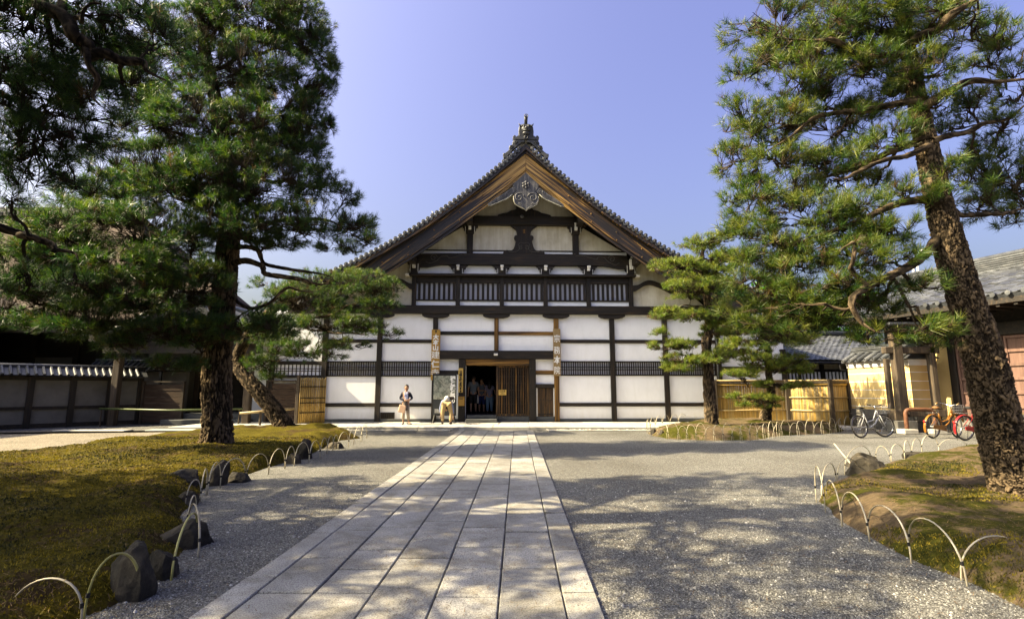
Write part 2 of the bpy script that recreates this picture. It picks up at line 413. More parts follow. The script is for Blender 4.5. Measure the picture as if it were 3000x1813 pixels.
class MB:
    def __init__(s):
        s.v, s.f = [], []
    def add(s, v, f):
        n = len(s.v)
        s.v.extend([tuple(p) for p in v])
        s.f.extend([tuple(i + n for i in q) for q in f])
        return s
    def box(s, x0, x1, y0, y1, z0, z1):
        return s.add([(x0, y0, z0), (x1, y0, z0), (x1, y1, z0), (x0, y1, z0), (x0, y0, z1), (x1, y0, z1), (x1, y1, z1), (x0, y1, z1)],
                     [(0, 3, 2, 1), (4, 5, 6, 7), (0, 1, 5, 4), (1, 2, 6, 5), (2, 3, 7, 6), (3, 0, 4, 7)])
    def hexa(s, p):
        return s.add(p, [(0, 3, 2, 1), (4, 5, 6, 7), (0, 1, 5, 4), (1, 2, 6, 5), (2, 3, 7, 6), (3, 0, 4, 7)])
    def obox(s, c, size, R):
        c = Vector(c); hx, hy, hz = [q / 2 for q in size]
        pts = [c + R @ Vector((a * hx, b_ * hy, d * hz)) for d in (-1, 1) for a, b_ in ((-1, -1), (1, -1), (1, 1), (-1, 1))]
        return s.hexa(pts)
    def wall(s, a, b_, z0, z1, t):
        """upright slab from a to b_ (x, y), t thick"""
        a, b_ = Vector(a[:2]), Vector(b_[:2])
        d = (b_ - a).normalized(); n = Vector((-d.y, d.x)) * t / 2
        q = [a - n, b_ - n, b_ + n, a + n]
        return s.hexa([(p.x, p.y, z0) for p in q] + [(p.x, p.y, z1) for p in q])
    def prism(s, poly, y0, y1):
        """polygon in x, z carried from y0 to y1"""
        n = len(poly)
        area = sum(poly[i][0] * poly[(i + 1) % n][1] - poly[(i + 1) % n][0] * poly[i][1] for i in range(n))
        if area < 0:
            poly = poly[::-1]
        v = [(x, y0, z) for x, z in poly] + [(x, y1, z) for x, z in poly]
        f = [tuple(range(n)), tuple(range(2 * n - 1, n - 1, -1))] + [(i, i + n, (i + 1) % n + n, (i + 1) % n) for i in range(n)]
        return s.add(v, f)
    def strip(s, top, bot, y0, y1):
        """band between two x, z curves of equal count, from y0 to y1"""
        n = len(top)
        v = [(x, y0, z) for x, z in top] + [(x, y0, z) for x, z in bot] + [(x, y1, z) for x, z in top] + [(x, y1, z) for x, z in bot]
        f = []
        for i in range(n - 1):
            f += [(i, n + i, n + i + 1, i + 1), (2 * n + i, 2 * n + i + 1, 3 * n + i + 1, 3 * n + i), (i, i + 1, 2 * n + i + 1, 2 * n + i), (n + i, 3 * n + i, 3 * n + i + 1, n + i + 1)]
        f += [(0, 2 * n, 3 * n, n), (n - 1, 2 * n - 1, 4 * n - 1, 3 * n - 1)]
        return s.add(v, f)
    def tube(s, pts, r, n=8, cap=True, flatten=1.0):
        pts = [Vector(p) for p in pts]
        m = len(pts)
        rr = r if hasattr(r, '__len__') else [r] * m
        v, f = [], []
        up = Vector((0, 0, 1)); prev = None
        for i, p in enumerate(pts):
            t = (pts[min(i + 1, m - 1)] - pts[max(i - 1, 0)])
            if t.length < 1e-9:
                t = Vector((0, 0, 1))
            t.normalize()
            if prev is None:
                a = t.cross(up)
                if a.length < 0.05:
                    a = t.cross(Vector((1, 0, 0)))
            else:
                a = prev - t * prev.dot(t)
            a.normalize(); prev = a
            b_ = t.cross(a)
            for k in range(n):
                th = 2 * PI * k / n
                v.append(p + a * (math.cos(th) * rr[i]) + b_ * (math.sin(th) * rr[i] * flatten))
        for i in range(m - 1):
            for k in range(n):
                k2 = (k + 1) % n
                f.append((i * n + k, i * n + k2, (i + 1) * n + k2, (i + 1) * n + k))
        if cap:
            f.append(tuple(range(n - 1, -1, -1)))
            f.append(tuple((m - 1) * n + k for k in range(n)))
        return s.add(v, f)
    def ball(s, c, r, nu=10, nv=7, sc=(1, 1, 1)):
        v, f = [], []
        for j in range(nv + 1):
            ph = PI * j / nv
            for i in range(nu):
                th = 2 * PI * i / nu
                v.append((c[0] + r * sc[0] * math.sin(ph) * math.cos(th), c[1] + r * sc[1] * math.sin(ph) * math.sin(th), c[2] + r * sc[2] * math.cos(ph)))
        for j in range(nv):
            for i in range(nu):
                i2 = (i + 1) % nu
                f.append((j * nu + i, (j + 1) * nu + i, (j + 1) * nu + i2, j * nu + i2))
        return s.add(v, f)
    def ring(s, c, R, r, ax='y', n=24, m=6, sc=1.0):
        v, f = [], []
        for i in range(n):
            th = 2 * PI * i / n
            for k in range(m):
                ph = 2 * PI * k / m
                a = (R + r * math.cos(ph)); q = (a * math.cos(th), r * sc * math.sin(ph), a * math.sin(th))
                q = {'y': q, 'x': (q[1], q[0], q[2]), 'z': (q[0], q[2], q[1])}[ax]
                v.append((c[0] + q[0], c[1] + q[1], c[2] + q[2]))
        for i in range(n):
            for k in range(m):
                f.append((i * m + k, i * m + (k + 1) % m, ((i + 1) % n) * m + (k + 1) % m, ((i + 1) % n) * m + k))
        return s.add(v, f)
    def mesh(s, name, mat=None, smooth=False, bevel=0.0, fix=True):
        me = bpy.data.meshes.new(name)
        me.from_pydata(s.v, [], s.f)
        if bevel or fix:
            bm = bmesh.new(); bm.from_mesh(me)
            if fix:
                bmesh.ops.recalc_face_normals(bm, faces=bm.faces)
            if bevel:
                bmesh.ops.bevel(bm, geom=list(bm.edges), offset=bevel, segments=1, affect='EDGES', clamp_overlap=True)
            bm.to_mesh(me); bm.free()
        if smooth:
            me.shade_smooth()
        if mat:
            me.materials.append(M[mat] if isinstance(mat, str) else mat)
        return me
    def build(s, name, mat, parent=None, smooth=False, bevel=0.0, world=False, label=None, kind=None, fix=True):
        o_ = org(parent)
        if world and o_.length > 0:
            s.v = [(p[0] - o_.x, p[1] - o_.y, p[2] - o_.z) for p in s.v]
        o = bpy.data.objects.new(name, s.mesh(name, mat, smooth, bevel, fix))
        link(o, parent)
        ORG[o.name] = o_
        if label:
            o['label'] = label
        if kind:
            o['kind'] = kind
        return o
def place(me, name, parent, loc=(0, 0, 0), rot=(0, 0, 0), scale=(1, 1, 1), label=None):
    o = bpy.data.objects.new(name, me)
    link(o, parent)
    o.location, o.rotation_euler, o.scale = loc, rot, scale
    ORG[o.name] = Vector((0, 0, 0))
    if label:
        o['label'] = label
    return o
def bx(name, mat, parent, x0, x1, y0, y1, z0, z1, bevel=0.0, label=None):
    return MB().box(x0, x1, y0, y1, z0, z1).build(name, mat, parent, bevel=bevel, label=label)
def tris_mesh(name, co, tint=None, mat=None, smooth=False):
    """co: (n, 3, 3) triangles -> mesh; tint: (n,) -> point attribute"""
    n = co.shape[0]
    me = bpy.data.meshes.new(name)
    me.vertices.add(n * 3)
    me.vertices.foreach_set('co', co.reshape(-1).astype(np.float32))
    me.loops.add(n * 3)
    me.loops.foreach_set('vertex_index', np.arange(n * 3, dtype=np.int32))
    me.polygons.add(n)
    me.polygons.foreach_set('loop_start', np.arange(0, n * 3, 3, dtype=np.int32))
    if tint is not None:
        a = me.attributes.new('tint', 'FLOAT', 'POINT')
        a.data.foreach_set('value', np.repeat(tint, 3).astype(np.float32))
    me.update(calc_edges=True)
    if mat:
        me.materials.append(M[mat])
    return me
def grid_mesh(name, V, nu, nv, wrap=False, tint=None, mat=None, mask=None):
    """V: (nv, nu, 3) grid -> quads"""
    idx = np.arange(nu * nv).reshape(nv, nu)
    a, b_, c, d = idx[:-1, :-1], idx[:-1, 1:], idx[1:, 1:], idx[1:, :-1]
    if wrap:
        nx = np.roll(idx, -1, axis=1)
        a, b_, c, d = idx[:-1], nx[:-1], nx[1:], idx[1:]
    q = np.stack([a, b_, c, d], -1).reshape(-1, 4)
    if mask is not None:
        q = q[mask.reshape(-1)]
    me = bpy.data.meshes.new(name)
    me.vertices.add(nu * nv)
    me.vertices.foreach_set('co', V.reshape(-1).astype(np.float32))
    me.loops.add(q.size)
    me.loops.foreach_set('vertex_index', q.reshape(-1).astype(np.int32))
    me.polygons.add(len(q))
    me.polygons.foreach_set('loop_start', np.arange(0, q.size, 4, dtype=np.int32))
    if tint is not None:
        at = me.attributes.new('tint', 'FLOAT', 'POINT')
        at.data.foreach_set('value', tint.reshape(-1).astype(np.float32))
    me.update(calc_edges=True)
    me.shade_smooth()
    if mat:
        me.materials.append(M[mat])
    return me
def smooth_path(pts, n):
    """Catmull-Rom through pts, n samples; pts may carry extra columns such as a radius"""
    P = np.array(pts, float)
    P = np.vstack([2 * P[0] - P[1], P, 2 * P[-1] - P[-2]])
    t = np.linspace(0, len(pts) - 1 - 1e-6, n)
    i = t.astype(int); f = (t - i)[:, None]
    p0, p1, p2, p3 = P[i], P[i + 1], P[i + 2], P[i + 3]
    return 0.5 * (2 * p1 + (p2 - p0) * f + (2 * p0 - 5 * p1 + 4 * p2 - p3) * f ** 2 + (3 * p1 - p0 - 3 * p2 + p3) * f ** 3)
def spiral(c, r0, r1, a0, turns, n=18):
    out = []
    for i in range(n):
        t = i / (n - 1); r = r0 + (r1 - r0) * t; a = a0 + turns * 2 * PI * t
        out.append((c[0] + r * math.cos(a), c[1] + r * math.sin(a)))
    return out
def glyph(ch, size, extrude=0.01, offset=0.0):
    cu = bpy.data.curves.new('glyph', 'FONT')
    cu.body = ch; cu.size = size; cu.extrude = extrude; cu.offset = offset
    cu.align_x = 'CENTER'; cu.resolution_u = 3
    o = bpy.data.objects.new('glyph', cu)
    COL.objects.link(o)
    dg = bpy.context.evaluated_depsgraph_get()
    me = bpy.data.meshes.new_from_object(o.evaluated_get(dg))
    bpy.data.objects.remove(o)
    # stand it up: text x, y -> x, z, facing -y, centred on its own middle
    co = np.zeros(len(me.vertices) * 3, np.float32)
    me.vertices.foreach_get('co', co); co = co.reshape(-1, 3)
    if len(co):
        c = (co.max(0) + co.min(0)) / 2
        co = co - c
        co = np.stack([co[:, 0], -co[:, 2], co[:, 1]], -1)
        me.vertices.foreach_set('co', np.ascontiguousarray(co).reshape(-1))
    me.update()
    me.materials.clear()
    return me
def put_glyph(ch, size, x, y, z, mat, parent, sx=1.0, sz=1.0, offset=0.0, extrude=0.01):
    me = glyph(ch, size, extrude, offset)
    me.materials.append(M[mat])
    return place(me, 'character', parent, (x, y, z), (0, 0, 0), (sx, 1, sz))
ORD = ['first', 'second', 'third', 'fourth', 'fifth', 'sixth', 'seventh', 'eighth', 'ninth', 'tenth', 'eleventh', 'twelfth', 'thirteenth', 'fourteenth', 'fifteenth', 'sixteenth', 'seventeenth', 'eighteenth', 'nineteenth', 'twentieth', 'twenty-first', 'twenty-second', 'twenty-third', 'twenty-fourth', 'twenty-fifth', 'twenty-sixth', 'twenty-seventh', 'twenty-eighth', 'twenty-ninth', 'thirtieth']
# ------------------------------------------------------------------ ground, path, platform, mounds
g = MB().add([(-400, -200, 0), (400, -200, 0), (400, 600, 0), (-400, 600, 0)], [(0, 1, 2, 3)]).build('ground', 'gravel', kind='structure')

PDX = 0.0106                                     # the path runs a touch to the side
PX = [-2.108, -1.880, -1.460, -1.022, -0.555, -0.095, 0.363, 0.612]
def pathx(x, y):
    return x + PDX * (y - 3.72)
soil = simple('joint_soil', [(0.3, (0.07, 0.065, 0.055)), (0.7, (0.15, 0.138, 0.115))], nscale=12, rough=1.0, bs=0.3)
pb = MB().add([(pathx(PX[0], 1.6), 1.6, 0.006), (pathx(PX[-1], 1.6), 1.6, 0.006), (pathx(PX[-1], 19.6), 19.6, 0.006), (pathx(PX[0], 19.6), 19.6, 0.006)], [(0, 1, 2, 3)])
path = pb.build('path', soil, kind='structure')
rs = random.Random(5)
for c in range(7):
    border = c in (0, 6)
    y = 1.6 + rs.uniform(0, 0.5)
    y0 = 1.6
    while y0 < 19.55:
        ln = rs.uniform(1.0, 1.5) if border else rs.choice([0.52, 0.6, 0.7, 0.8, 0.9])
        y1 = min(19.6, y0 + ln)
        if 19.6 - y1 < 0.35:
            y1 = 19.6
        gp = 0.013
        yj = lambda: rs.uniform(-0.008, 0.008)
        top = 0.030 + rs.uniform(-0.0045, 0.0045) + (0.004 if border else 0)
        tl = rs.uniform(-0.003, 0.003)
        ga, gb = 0.0045 + rs.uniform(0, 0.003), 0.0045 + rs.uniform(0, 0.003)
        a = [(pathx(PX[c] + ga, y0), y0 + gp + yj() * 0.8), (pathx(PX[c + 1] - gb, y0), y0 + gp + yj() * 0.8), (pathx(PX[c + 1] - gb, y1), y1 - gp), (pathx(PX[c] + ga, y1), y1 - gp)]
        MB().hexa([(p[0], p[1], 0.0) for p in a] + [(p[0], p[1], top + (tl if i in (0, 3) else -tl)) for i, p in enumerate(a)]).build('paving_stone', 'granite', path, bevel=0.007)
        y0 = y1

# platform of stone flags along the front of the hall
plat = MB().box(-13.0, 13.2, 20.25, 25.0, 0.0, 0.085).build('platform', 'kerb', kind='structure')
rs = random.Random(9)
for row, (ya, yb) in enumerate(((20.0, 20.42), (20.42, 21.3), (21.3, 22.2), (22.2, 23.1))):
    x = -12.9
    while x < 13.0:
        w = rs.uniform(1.1, 1.7) if row == 0 else rs.uniform(0.8, 1.3)
        x1 = min(13.1, x + w)
        MB().box(x + 0.008, x1 - 0.008, ya + 0.006, yb - 0.006, 0.0 if row == 0 else 0.05, 0.11 + rs.uniform(-0.003, 0.003)).build('platform_slab', 'kerb', plat, bevel=0.01)
        x = x1
# shallow gutters in front of the platform, with pebbles in them
gut_mat = simple('gutter_bed', [(0.3, (0.03, 0.027, 0.02)), (0.7, (0.09, 0.08, 0.06))], nscale=14, rough=1)
for x0, x1 in ((-9.3, -2.25), (1.3, 9.0)):
    gt = MB().box(x0, x1, 19.55, 19.99, -0.05, 0.008).build('gutter', gut_mat, kind='structure')
    mb = MB()
    for i in range(int((x1 - x0) * 16)):
        s = rs.uniform(0.025, 0.055)
        mb.ball((rs.uniform(x0, x1), rs.uniform(19.6, 19.95), 0.01 + s * 0.2), s, 6, 4, (1.2, 0.9, 0.6))
    mb.build('gutter_pebbles', 'kerb', gt, smooth=True, kind='stuff', fix=False)
    for i in range(int((x1 - x0) / 1.15)):
        xa = x0 + i * (x1 - x0) / int((x1 - x0) / 1.15)
        MB().box(xa + 0.01, xa + (x1 - x0) / int((x1 - x0) / 1.15) - 0.01, 19.38, 19.54, 0.0, 0.05).build('gutter_kerb', 'kerb', gt, bevel=0.01)

# sandy drive far on the one side, with its kerb
ka, kb = ground(-250, 1375), ground(640, 1258)
sand = MB().add([(ka.x, ka.y, 0.005), (kb.x, kb.y, 0.005), (kb.x + 0.6, 19.3, 0.005), (-60, 20.5, 0.005), (-60, ka.y, 0.005)], [(0, 1, 2, 3, 4)]).build('drive', 'sand', kind='structure')
kerb = MB().wall(ka - Vector((0.05, 0.1, 0)), kb - Vector((0.05, 0.1, 0)), 0.0, 0.05, 0.1).build('kerb', 'stone', kind='structure')
nk = 12
for i in range(nk):
    p, q = ka.lerp(kb, i / nk), ka.lerp(kb, (i + 0.985) / nk)
    MB().wall(p, q, 0.0, 0.075, 0.16).build('kerb_stone', 'kerb', kerb, bevel=0.012)
# flat stepping slabs in the drive
for (x, y, w, d) in ((-15.2, 19.4, 2.6, 0.5), (-12.3, 19.6, 2.0, 0.5)):
    MB().box(x - w / 2, x + w / 2, y - d / 2, y + d / 2, 0, 0.05).build('drive_slab', 'kerb', sand, bevel=0.015)

def vnoise(x, y, s, seed=0):
    """smooth value noise on arrays"""
    r = np.random.default_rng(seed).random((64, 64))
    x, y = x * s, y * s
    xi, yi = np.floor(x).astype(int), np.floor(y).astype(int)
    fx, fy = x - xi, y - yi
    fx, fy = fx * fx * (3 - 2 * fx), fy * fy * (3 - 2 * fy)
    g_ = lambda a, b_: r[a % 64, b_ % 64]
    return (g_(xi, yi) * (1 - fx) + g_(xi + 1, yi) * fx) * (1 - fy) + (g_(xi, yi + 1) * (1 - fx) + g_(xi + 1, yi + 1) * fx) * fy
def poly_dist(P, X, Y):
    """signed distance to polygon P, positive inside"""
    P = np.array(P, float); Q = np.roll(P, -1, axis=0)
    best = np.full(X.shape, 1e9); ins = np.zeros(X.shape, bool)
    for (ax, ay), (bx_, by_) in zip(P, Q):
        dx, dy = bx_ - ax, by_ - ay
        t = np.clip(((X - ax) * dx + (Y - ay) * dy) / (dx * dx + dy * dy + 1e-12), 0, 1)
        best = np.minimum(best, np.hypot(X - ax - t * dx, Y - ay - t * dy))
        with np.errstate(divide='ignore', invalid='ignore'):
            c = ((ay > Y) != (by_ > Y)) & (X < dx * (Y - ay) / (dy + 1e-12) + ax)
        ins ^= c
    return np.where(ins, best, -best)
class Mound:
    def __init__(s, P, h, edge, amp, seed):
        s.P, s.h, s.edge, s.amp, s.seed = P, h, edge, amp, seed
    def z(s, X, Y):
        X, Y = np.asarray(X, float), np.asarray(Y, float)
        d = poly_dist(s.P, X, Y) + 0.10 * (vnoise(X, Y, 2.3, s.seed + 3) - 0.5)
        t = np.clip(d / s.edge, -0.3, 1)
        prof = np.where(t > 0, t * (2 - t), t)
        z = s.h * prof + 0.5 * s.amp * np.maximum(0, vnoise(X, Y, 2.7, s.seed + 5) - 0.45) * np.clip(t * 3, 0, 1) + s.amp * (vnoise(X, Y, 1.3, s.seed) - 0.5) * np.clip(t, 0, 1) + 0.35 * s.amp * (vnoise(X, Y, 5.0, s.seed + 1) - 0.5) * np.clip(t * 3, 0, 1) + 0.16 * s.amp * (vnoise(X, Y, 17.0, s.seed + 2) - 0.5) * np.clip(t * 4, 0, 1)
        return z - 0.01
    def at(s, x, y):
        return float(s.z(np.array([x]), np.array([y]))[0])
    def build(s, name, mat, res):
        P = np.array(s.P)
        x0, y0 = P.min(0) - 0.4; x1, y1 = P.max(0) + 0.4
        nx, ny = int((x1 - x0) / res) + 2, int((y1 - y0) / res) + 2
        X, Y = np.meshgrid(np.linspace(x0, x1, nx), np.linspace(y0, y1, ny))
        Z = s.z(X, Y)
        d = poly_dist(s.P, X, Y) > -0.3
        mask = d[:-1, :-1] & d[1:, 1:] & d[1:, :-1] & d[:-1, 1:]
        o = bpy.data.objects.new(name, grid_mesh(name, np.stack([X, Y, Z], -1), nx, ny, mat=mat, mask=mask))
        COL.objects.link(o)
        o['kind'] = 'structure'
        return o
def c7(x, y):
    return (x * 0.6088, 1213 + y * 0.6088)
def c8(x, y):
    return (1500 + x * 0.6088, 1213 + y * 0.6088)
def c7b(x, y):
    return (1880 + x * 0.25162, 1080 + y * 0.25162)
gp2 = lambda q: tuple(ground(*q)[:2])
LP = [gp2(c7(*q)) for q in ((1735, 116), (1640, 126), (1560, 160), (1470, 200), (1380, 230), (1290, 258), (1180, 292), (1060, 322), (985, 362), (930, 412), (880, 470), (905, 560), (880, 640), (800, 735), (690, 830), (520, 930), (330, 1000))]
LP += [(-2.75, 2.6), (-3.2, 0.8), (-14, 0.8), (-16, 9.5)] + [gp2(q) for q in ((0, 1352), (300, 1310), (585, 1274), (800, 1262), (1000, 1260))]
moundL = Mound(LP, 0.24, 0.55, 0.13, 11)
moundL.build('moss_mound', 'moss', 0.055)
RP = [gp2(c8(*q)) for q in ((1500, 350), (1475, 420), (1530, 470), (1610, 530), (1735, 605), (1935, 705), (2200, 815), (2464, 945))]
RP += [(5.4, 3.6), (8.5, 3.6), (11.5, 8.5)] + [gp2(c8(*q)) for q in ((2464, 165), (2200, 180), (1960, 205), (1850, 235), (1690, 290), (1560, 330))]
moundR = Mound(RP, 0.23, 0.6, 0.12, 23)
moundR.build('moss_mound', 'moss_dry', 0.06)
FP = [gp2(c7b(*q)) for q in ((70, 745), (110, 775), (290, 812), (420, 822), (830, 835), (1040, 832), (1250, 832), (1420, 815), (1520, 792), (1640, 777), (1820, 767), (2000, 762), (2190, 752), (2330, 735))]
FP += [(13.0, 20.8), (12.6, 21.6), (10.5, 22.6), (7.6, 22.6), (6.4, 20.6)]
moundF = Mound(FP, 0.30, 0.8, 0.12, 31)
moundF.build('moss_mound', 'moss_dry', 0.08)

# moss tips on the near mound, loose pebbles in the near gravel
def scatter_blades(name, mound, n, box, hgt, mat, seed, keep=None):
    r = np.random.default_rng(seed)
    x = r.uniform(box[0], box[1], n); y = box[2] + (box[3] - box[2]) * r.random(n) ** 1.6
    z = mound.z(x, y)
    k = (poly_dist(mound.P, x, y) > 0.02)
    if keep is not None:
        k &= keep(x, y)
    x, y, z = x[k], y[k], z[k]; n = len(x)
    a = r.uniform(0, 2 * PI, n); w = r.uniform(0.004, 0.009, n) * (0.6 + y / 8); h = hgt * r.uniform(0.5, 1.3, n)
    co = np.zeros((n, 3, 3))
    co[:, 0] = np.stack([x - w * np.cos(a), y - w * np.sin(a), z - 0.004], -1)
    co[:, 1] = np.stack([x + w * np.cos(a), y + w * np.sin(a), z - 0.004], -1)
    co[:, 2] = np.stack([x + h * 0.5 * r.normal(size=n), y + h * 0.5 * r.normal(size=n), z + h], -1)
    t = np.clip(-0.15 + 0.75 * vnoise(x, y, 1.3, seed) + 0.6 * vnoise(x, y, 5.1, seed + 1) + 0.2 * r.normal(size=n), 0, 1)
    o = bpy.data.objects.new(name, tris_mesh(name, co, t, mat))
    COL.objects.link(o); o['kind'] = 'stuff'
scatter_blades('moss', moundL, 150000, (-11.5, -1.2, 2.6, 14.5), 0.02, 'moss_blade', 3)
scatter_blades('moss', moundR, 70000, (2.5, 9.5, 3.6, 9.5), 0.022, 'moss_blade', 5, lambda x, y: vnoise(x, y, 0.9, 77) > 0.52)

def litter(name, mound, n, box, seed, mat):
    """fallen pine needles and crumbs lying about"""
    r = np.random.default_rng(seed)
    x = r.uniform(box[0], box[1], n); y = r.uniform(box[2], box[3], n)
    k = (poly_dist(mound.P, x, y) > 0.0) & (vnoise(x, y, 1.4, seed) + 0.3 * r.random(n) > 0.55)
    x, y = x[k], y[k]; n = len(x)
    a = r.uniform(0, 2 * PI, n); L = r.uniform(0.03, 0.075, n); w = r.uniform(0.0015, 0.003, n)
    dx, dy = np.cos(a), np.sin(a)
    z0 = mound.z(x, y) + r.uniform(0.006, 0.022, n); z1 = mound.z(x + dx * L, y + dy * L) + r.uniform(0.004, 0.025, n)
    co = np.zeros((n, 3, 3))
    co[:, 0] = np.stack([x - dy * w, y + dx * w, z0], -1); co[:, 1] = np.stack([x + dy * w, y - dx * w, z0], -1); co[:, 2] = np.stack([x + dx * L, y + dy * L, z1], -1)
    o = bpy.data.objects.new(name, tris_mesh(name, co, np.clip(r.normal(0.5, 0.3, n), 0, 1), mat))
    COL.objects.link(o); o['kind'] = 'stuff'
M['litter'] = leaf_mat('fallen_needles', [(0.03, 0.016, 0.008), (0.10, 0.056, 0.022), (0.19, 0.125, 0.056)], 0.1, 0.8)
litter('fallen_needles', moundR, 30000, (2.6, 9.5, 3.6, 10.5), 6, 'litter')
litter('fallen_needles', moundL, 34000, (-10, -1.3, 2.6, 12.5), 7, 'litter')
class Flat:
    P = [(-3.6, 2.5), (5.2, 2.5), (6.5, 14), (-2.6, 14)]
    def z(s, X, Y):
        on = (X > PX[0] + PDX * (Y - 3.72)) & (X < PX[-1] + PDX * (Y - 3.72))
        z = np.where(on, 0.031, 0.004)
        return np.where((poly_dist(moundL.P, X, Y) > 0) | (poly_dist(moundR.P, X, Y) > 0), -0.3, z)
litter('fallen_needles', Flat(), 16000, (-3.6, 6.5, 2.6, 13.5), 17, 'litter')
def pebbles(n, box, seed, size):
    r = np.random.default_rng(seed)
    x = r.uniform(box[0], box[1], n); y = box[2] + (box[3] - box[2]) * r.random(n) ** 1.5
    k = (poly_dist(moundL.P, x, y) < 0.03) & (poly_dist(moundR.P, x, y) < 0.05)
    on = (x > PX[0] + PDX * (y - 3.72)) & (x < PX[-1] + PDX * (y - 3.72))
    k &= ~on | (r.random(n) < 0.004)
    on = on[k]; x, y = x[k], y[k]; n = len(x)
    s = size * np.exp(r.normal(size=n) * 0.4) * np.where(on, 0.7, 1)
    base = np.array([[1, 0, -0.1], [0, 1, -0.1], [-1, 0, -0.1], [0, -1, -0.1], [0, 0, 0.8], [0, 0, -0.75]], float)
    tri = np.array([[0, 1, 4], [1, 2, 4], [2, 3, 4], [3, 0, 4]])
    v = base[None] * (1 + 0.35 * r.normal(size=(n, 6, 1)))
    v *= s[:, None, None]
    a = r.uniform(0, 2 * PI, n); ca, sa = np.cos(a)[:, None], np.sin(a)[:, None]
    vx = v[:, :, 0] * ca - v[:, :, 1] * sa; vy = v[:, :, 0] * sa + v[:, :, 1] * ca
    V = np.stack([vx + x[:, None], vy + y[:, None], v[:, :, 2] + np.where(on, 0.035, 0.001)[:, None]], -1)
    co = V[:, tri].reshape(-1, 3, 3)
    t = np.repeat(np.clip(0.5 + 0.24 * r.normal(size=n), 0, 1), 4)
    o = bpy.data.objects.new('loose_gravel', tris_mesh('loose_gravel', co, t, 'pebble'))
    COL.objects.link(o); o['kind'] = 'stuff'
pebbles(90000, (-3.4, 6.2, 2.7, 9.0), 4, 0.0056)

# ------------------------------------------------------------------ rocks
def rock(px, py, w, h, label, seed, mound=None, dep=0.8, sink=0.25, group='rocks edging the moss mounds', z=0.0):
    p = ground(px, py, z)
    m = w * p.y / FPX / 2
    hh = h * p.y / FPX
    r = np.random.default_rng(seed)
    bm = bmesh.new()
    bmesh.ops.create_icosphere(bm, subdivisions=5, radius=1.0)
    planes = []
    for i in range(16):
        n = r.normal(size=3); n[2] = abs(n[2]) * 0.8 if i % 3 else n[2]; n /= np.linalg.norm(n); planes.append((n, r.uniform(0.62, 0.86)))
    from mathutils import noise as mn
    V = np.array([v.co for v in bm.verts])
    V = V / np.max(np.abs(V), axis=1)[:, None] ** 0.45 * 0.95
    for n, d in planes:
        q = np.maximum(V @ n - d, 0)
        V = V - n[None] * q[:, None]
    off = Vector(r.uniform(0, 50, 3))
    for v, c in zip(bm.verts, V):
        p_ = Vector(c)
        f_ = mn.fractal(p_ * 1.7 + off, 0.75, 2.1, 6) * 0.085 + mn.ridged_multi_fractal(p_ * 2.6 + off, 0.8, 2.2, 5, 1.0, 2.0) * 0.022
        c = c * (1 + f_)
        v.co = (c[0] * m * 1.2, c[1] * m * 1.2 * dep, (c[2] + 1 - 2 * sink) * hh / (2 - 2 * sink) * 1.1)
    me = bpy.data.meshes.new('rock')
    bm.to_mesh(me); bm.free()
    me.shade_smooth(); me.materials.append(M['rock'])
    o = bpy.data.objects.new('rock', me)
    COL.objects.link(o)
    o.location = (p.x, p.y + m * dep * 0.95, p.z - 0.02)
    tag(o, label, 'rock', group)
for i, (x, y, w, h, lab) in enumerate((
        (800, 380, 235, 105, 'low dark boulder broad as a bench, half sunk in moss'), (1030, 345, 110, 125, 'dark upright rock with steep sides behind the bamboo hoops'),
        (1125, 330, 110, 60, 'low dark rock just behind the steep-sided upright one'), (1455, 218, 62, 100, 'slanting brown slab of rock leaning up from the moss'),
        (1405, 240, 80, 60, 'rounded grey rock at the foot of the slanting slab'), (1495, 142, 55, 34, 'small pale rock farthest along the mossy bank'),
        (1600, 168, 90, 34, 'long flat rock at the far end of the hoops'), (1480, 215, 40, 40, 'small rounded rock between two bamboo hoops'), (870, 445, 120, 75, 'dark rock below the broad boulder, moss on top'),
        (850, 655, 230, 140, 'flat-topped tan rock with a sunlit upper face'), (575, 905, 215, 300, 'tall blocky dark rock standing like a stump'),
        (745, 800, 150, 150, 'pointed dark rock next to the tall blocky one'))):
    px, py = c7(x, y)
    rock(px, py, w * 0.6088 * 0.86, h * 0.6088 * 0.9, lab, 40 + i)
for i, (x, y, w, h, lab) in enumerate(((1715, 262, 120, 70, 'brown boulder behind a rounder one by the crossed hoops'), (1765, 310, 165, 95, 'round brown boulder in front at the tip of the dry mound'),
                                       (2000, 222, 120, 45, 'low brown rock on the far edge of the dry mound'))):
    px, py = c8(x, y)
    rock(px, py, w * 0.6088, h * 0.6088, lab, 60 + i)
for i, (x, y, w, h, lab) in enumerate(((150, 770, 70, 75, 'squat tan stone at the tip of the pine island'), (245, 790, 80, 80, 'second tan stone from the tip of the pine island'))):
    px, py = c7b(x, y)
    rock(px, py, w * 0.2516, h * 0.2516, lab, 70 + i)

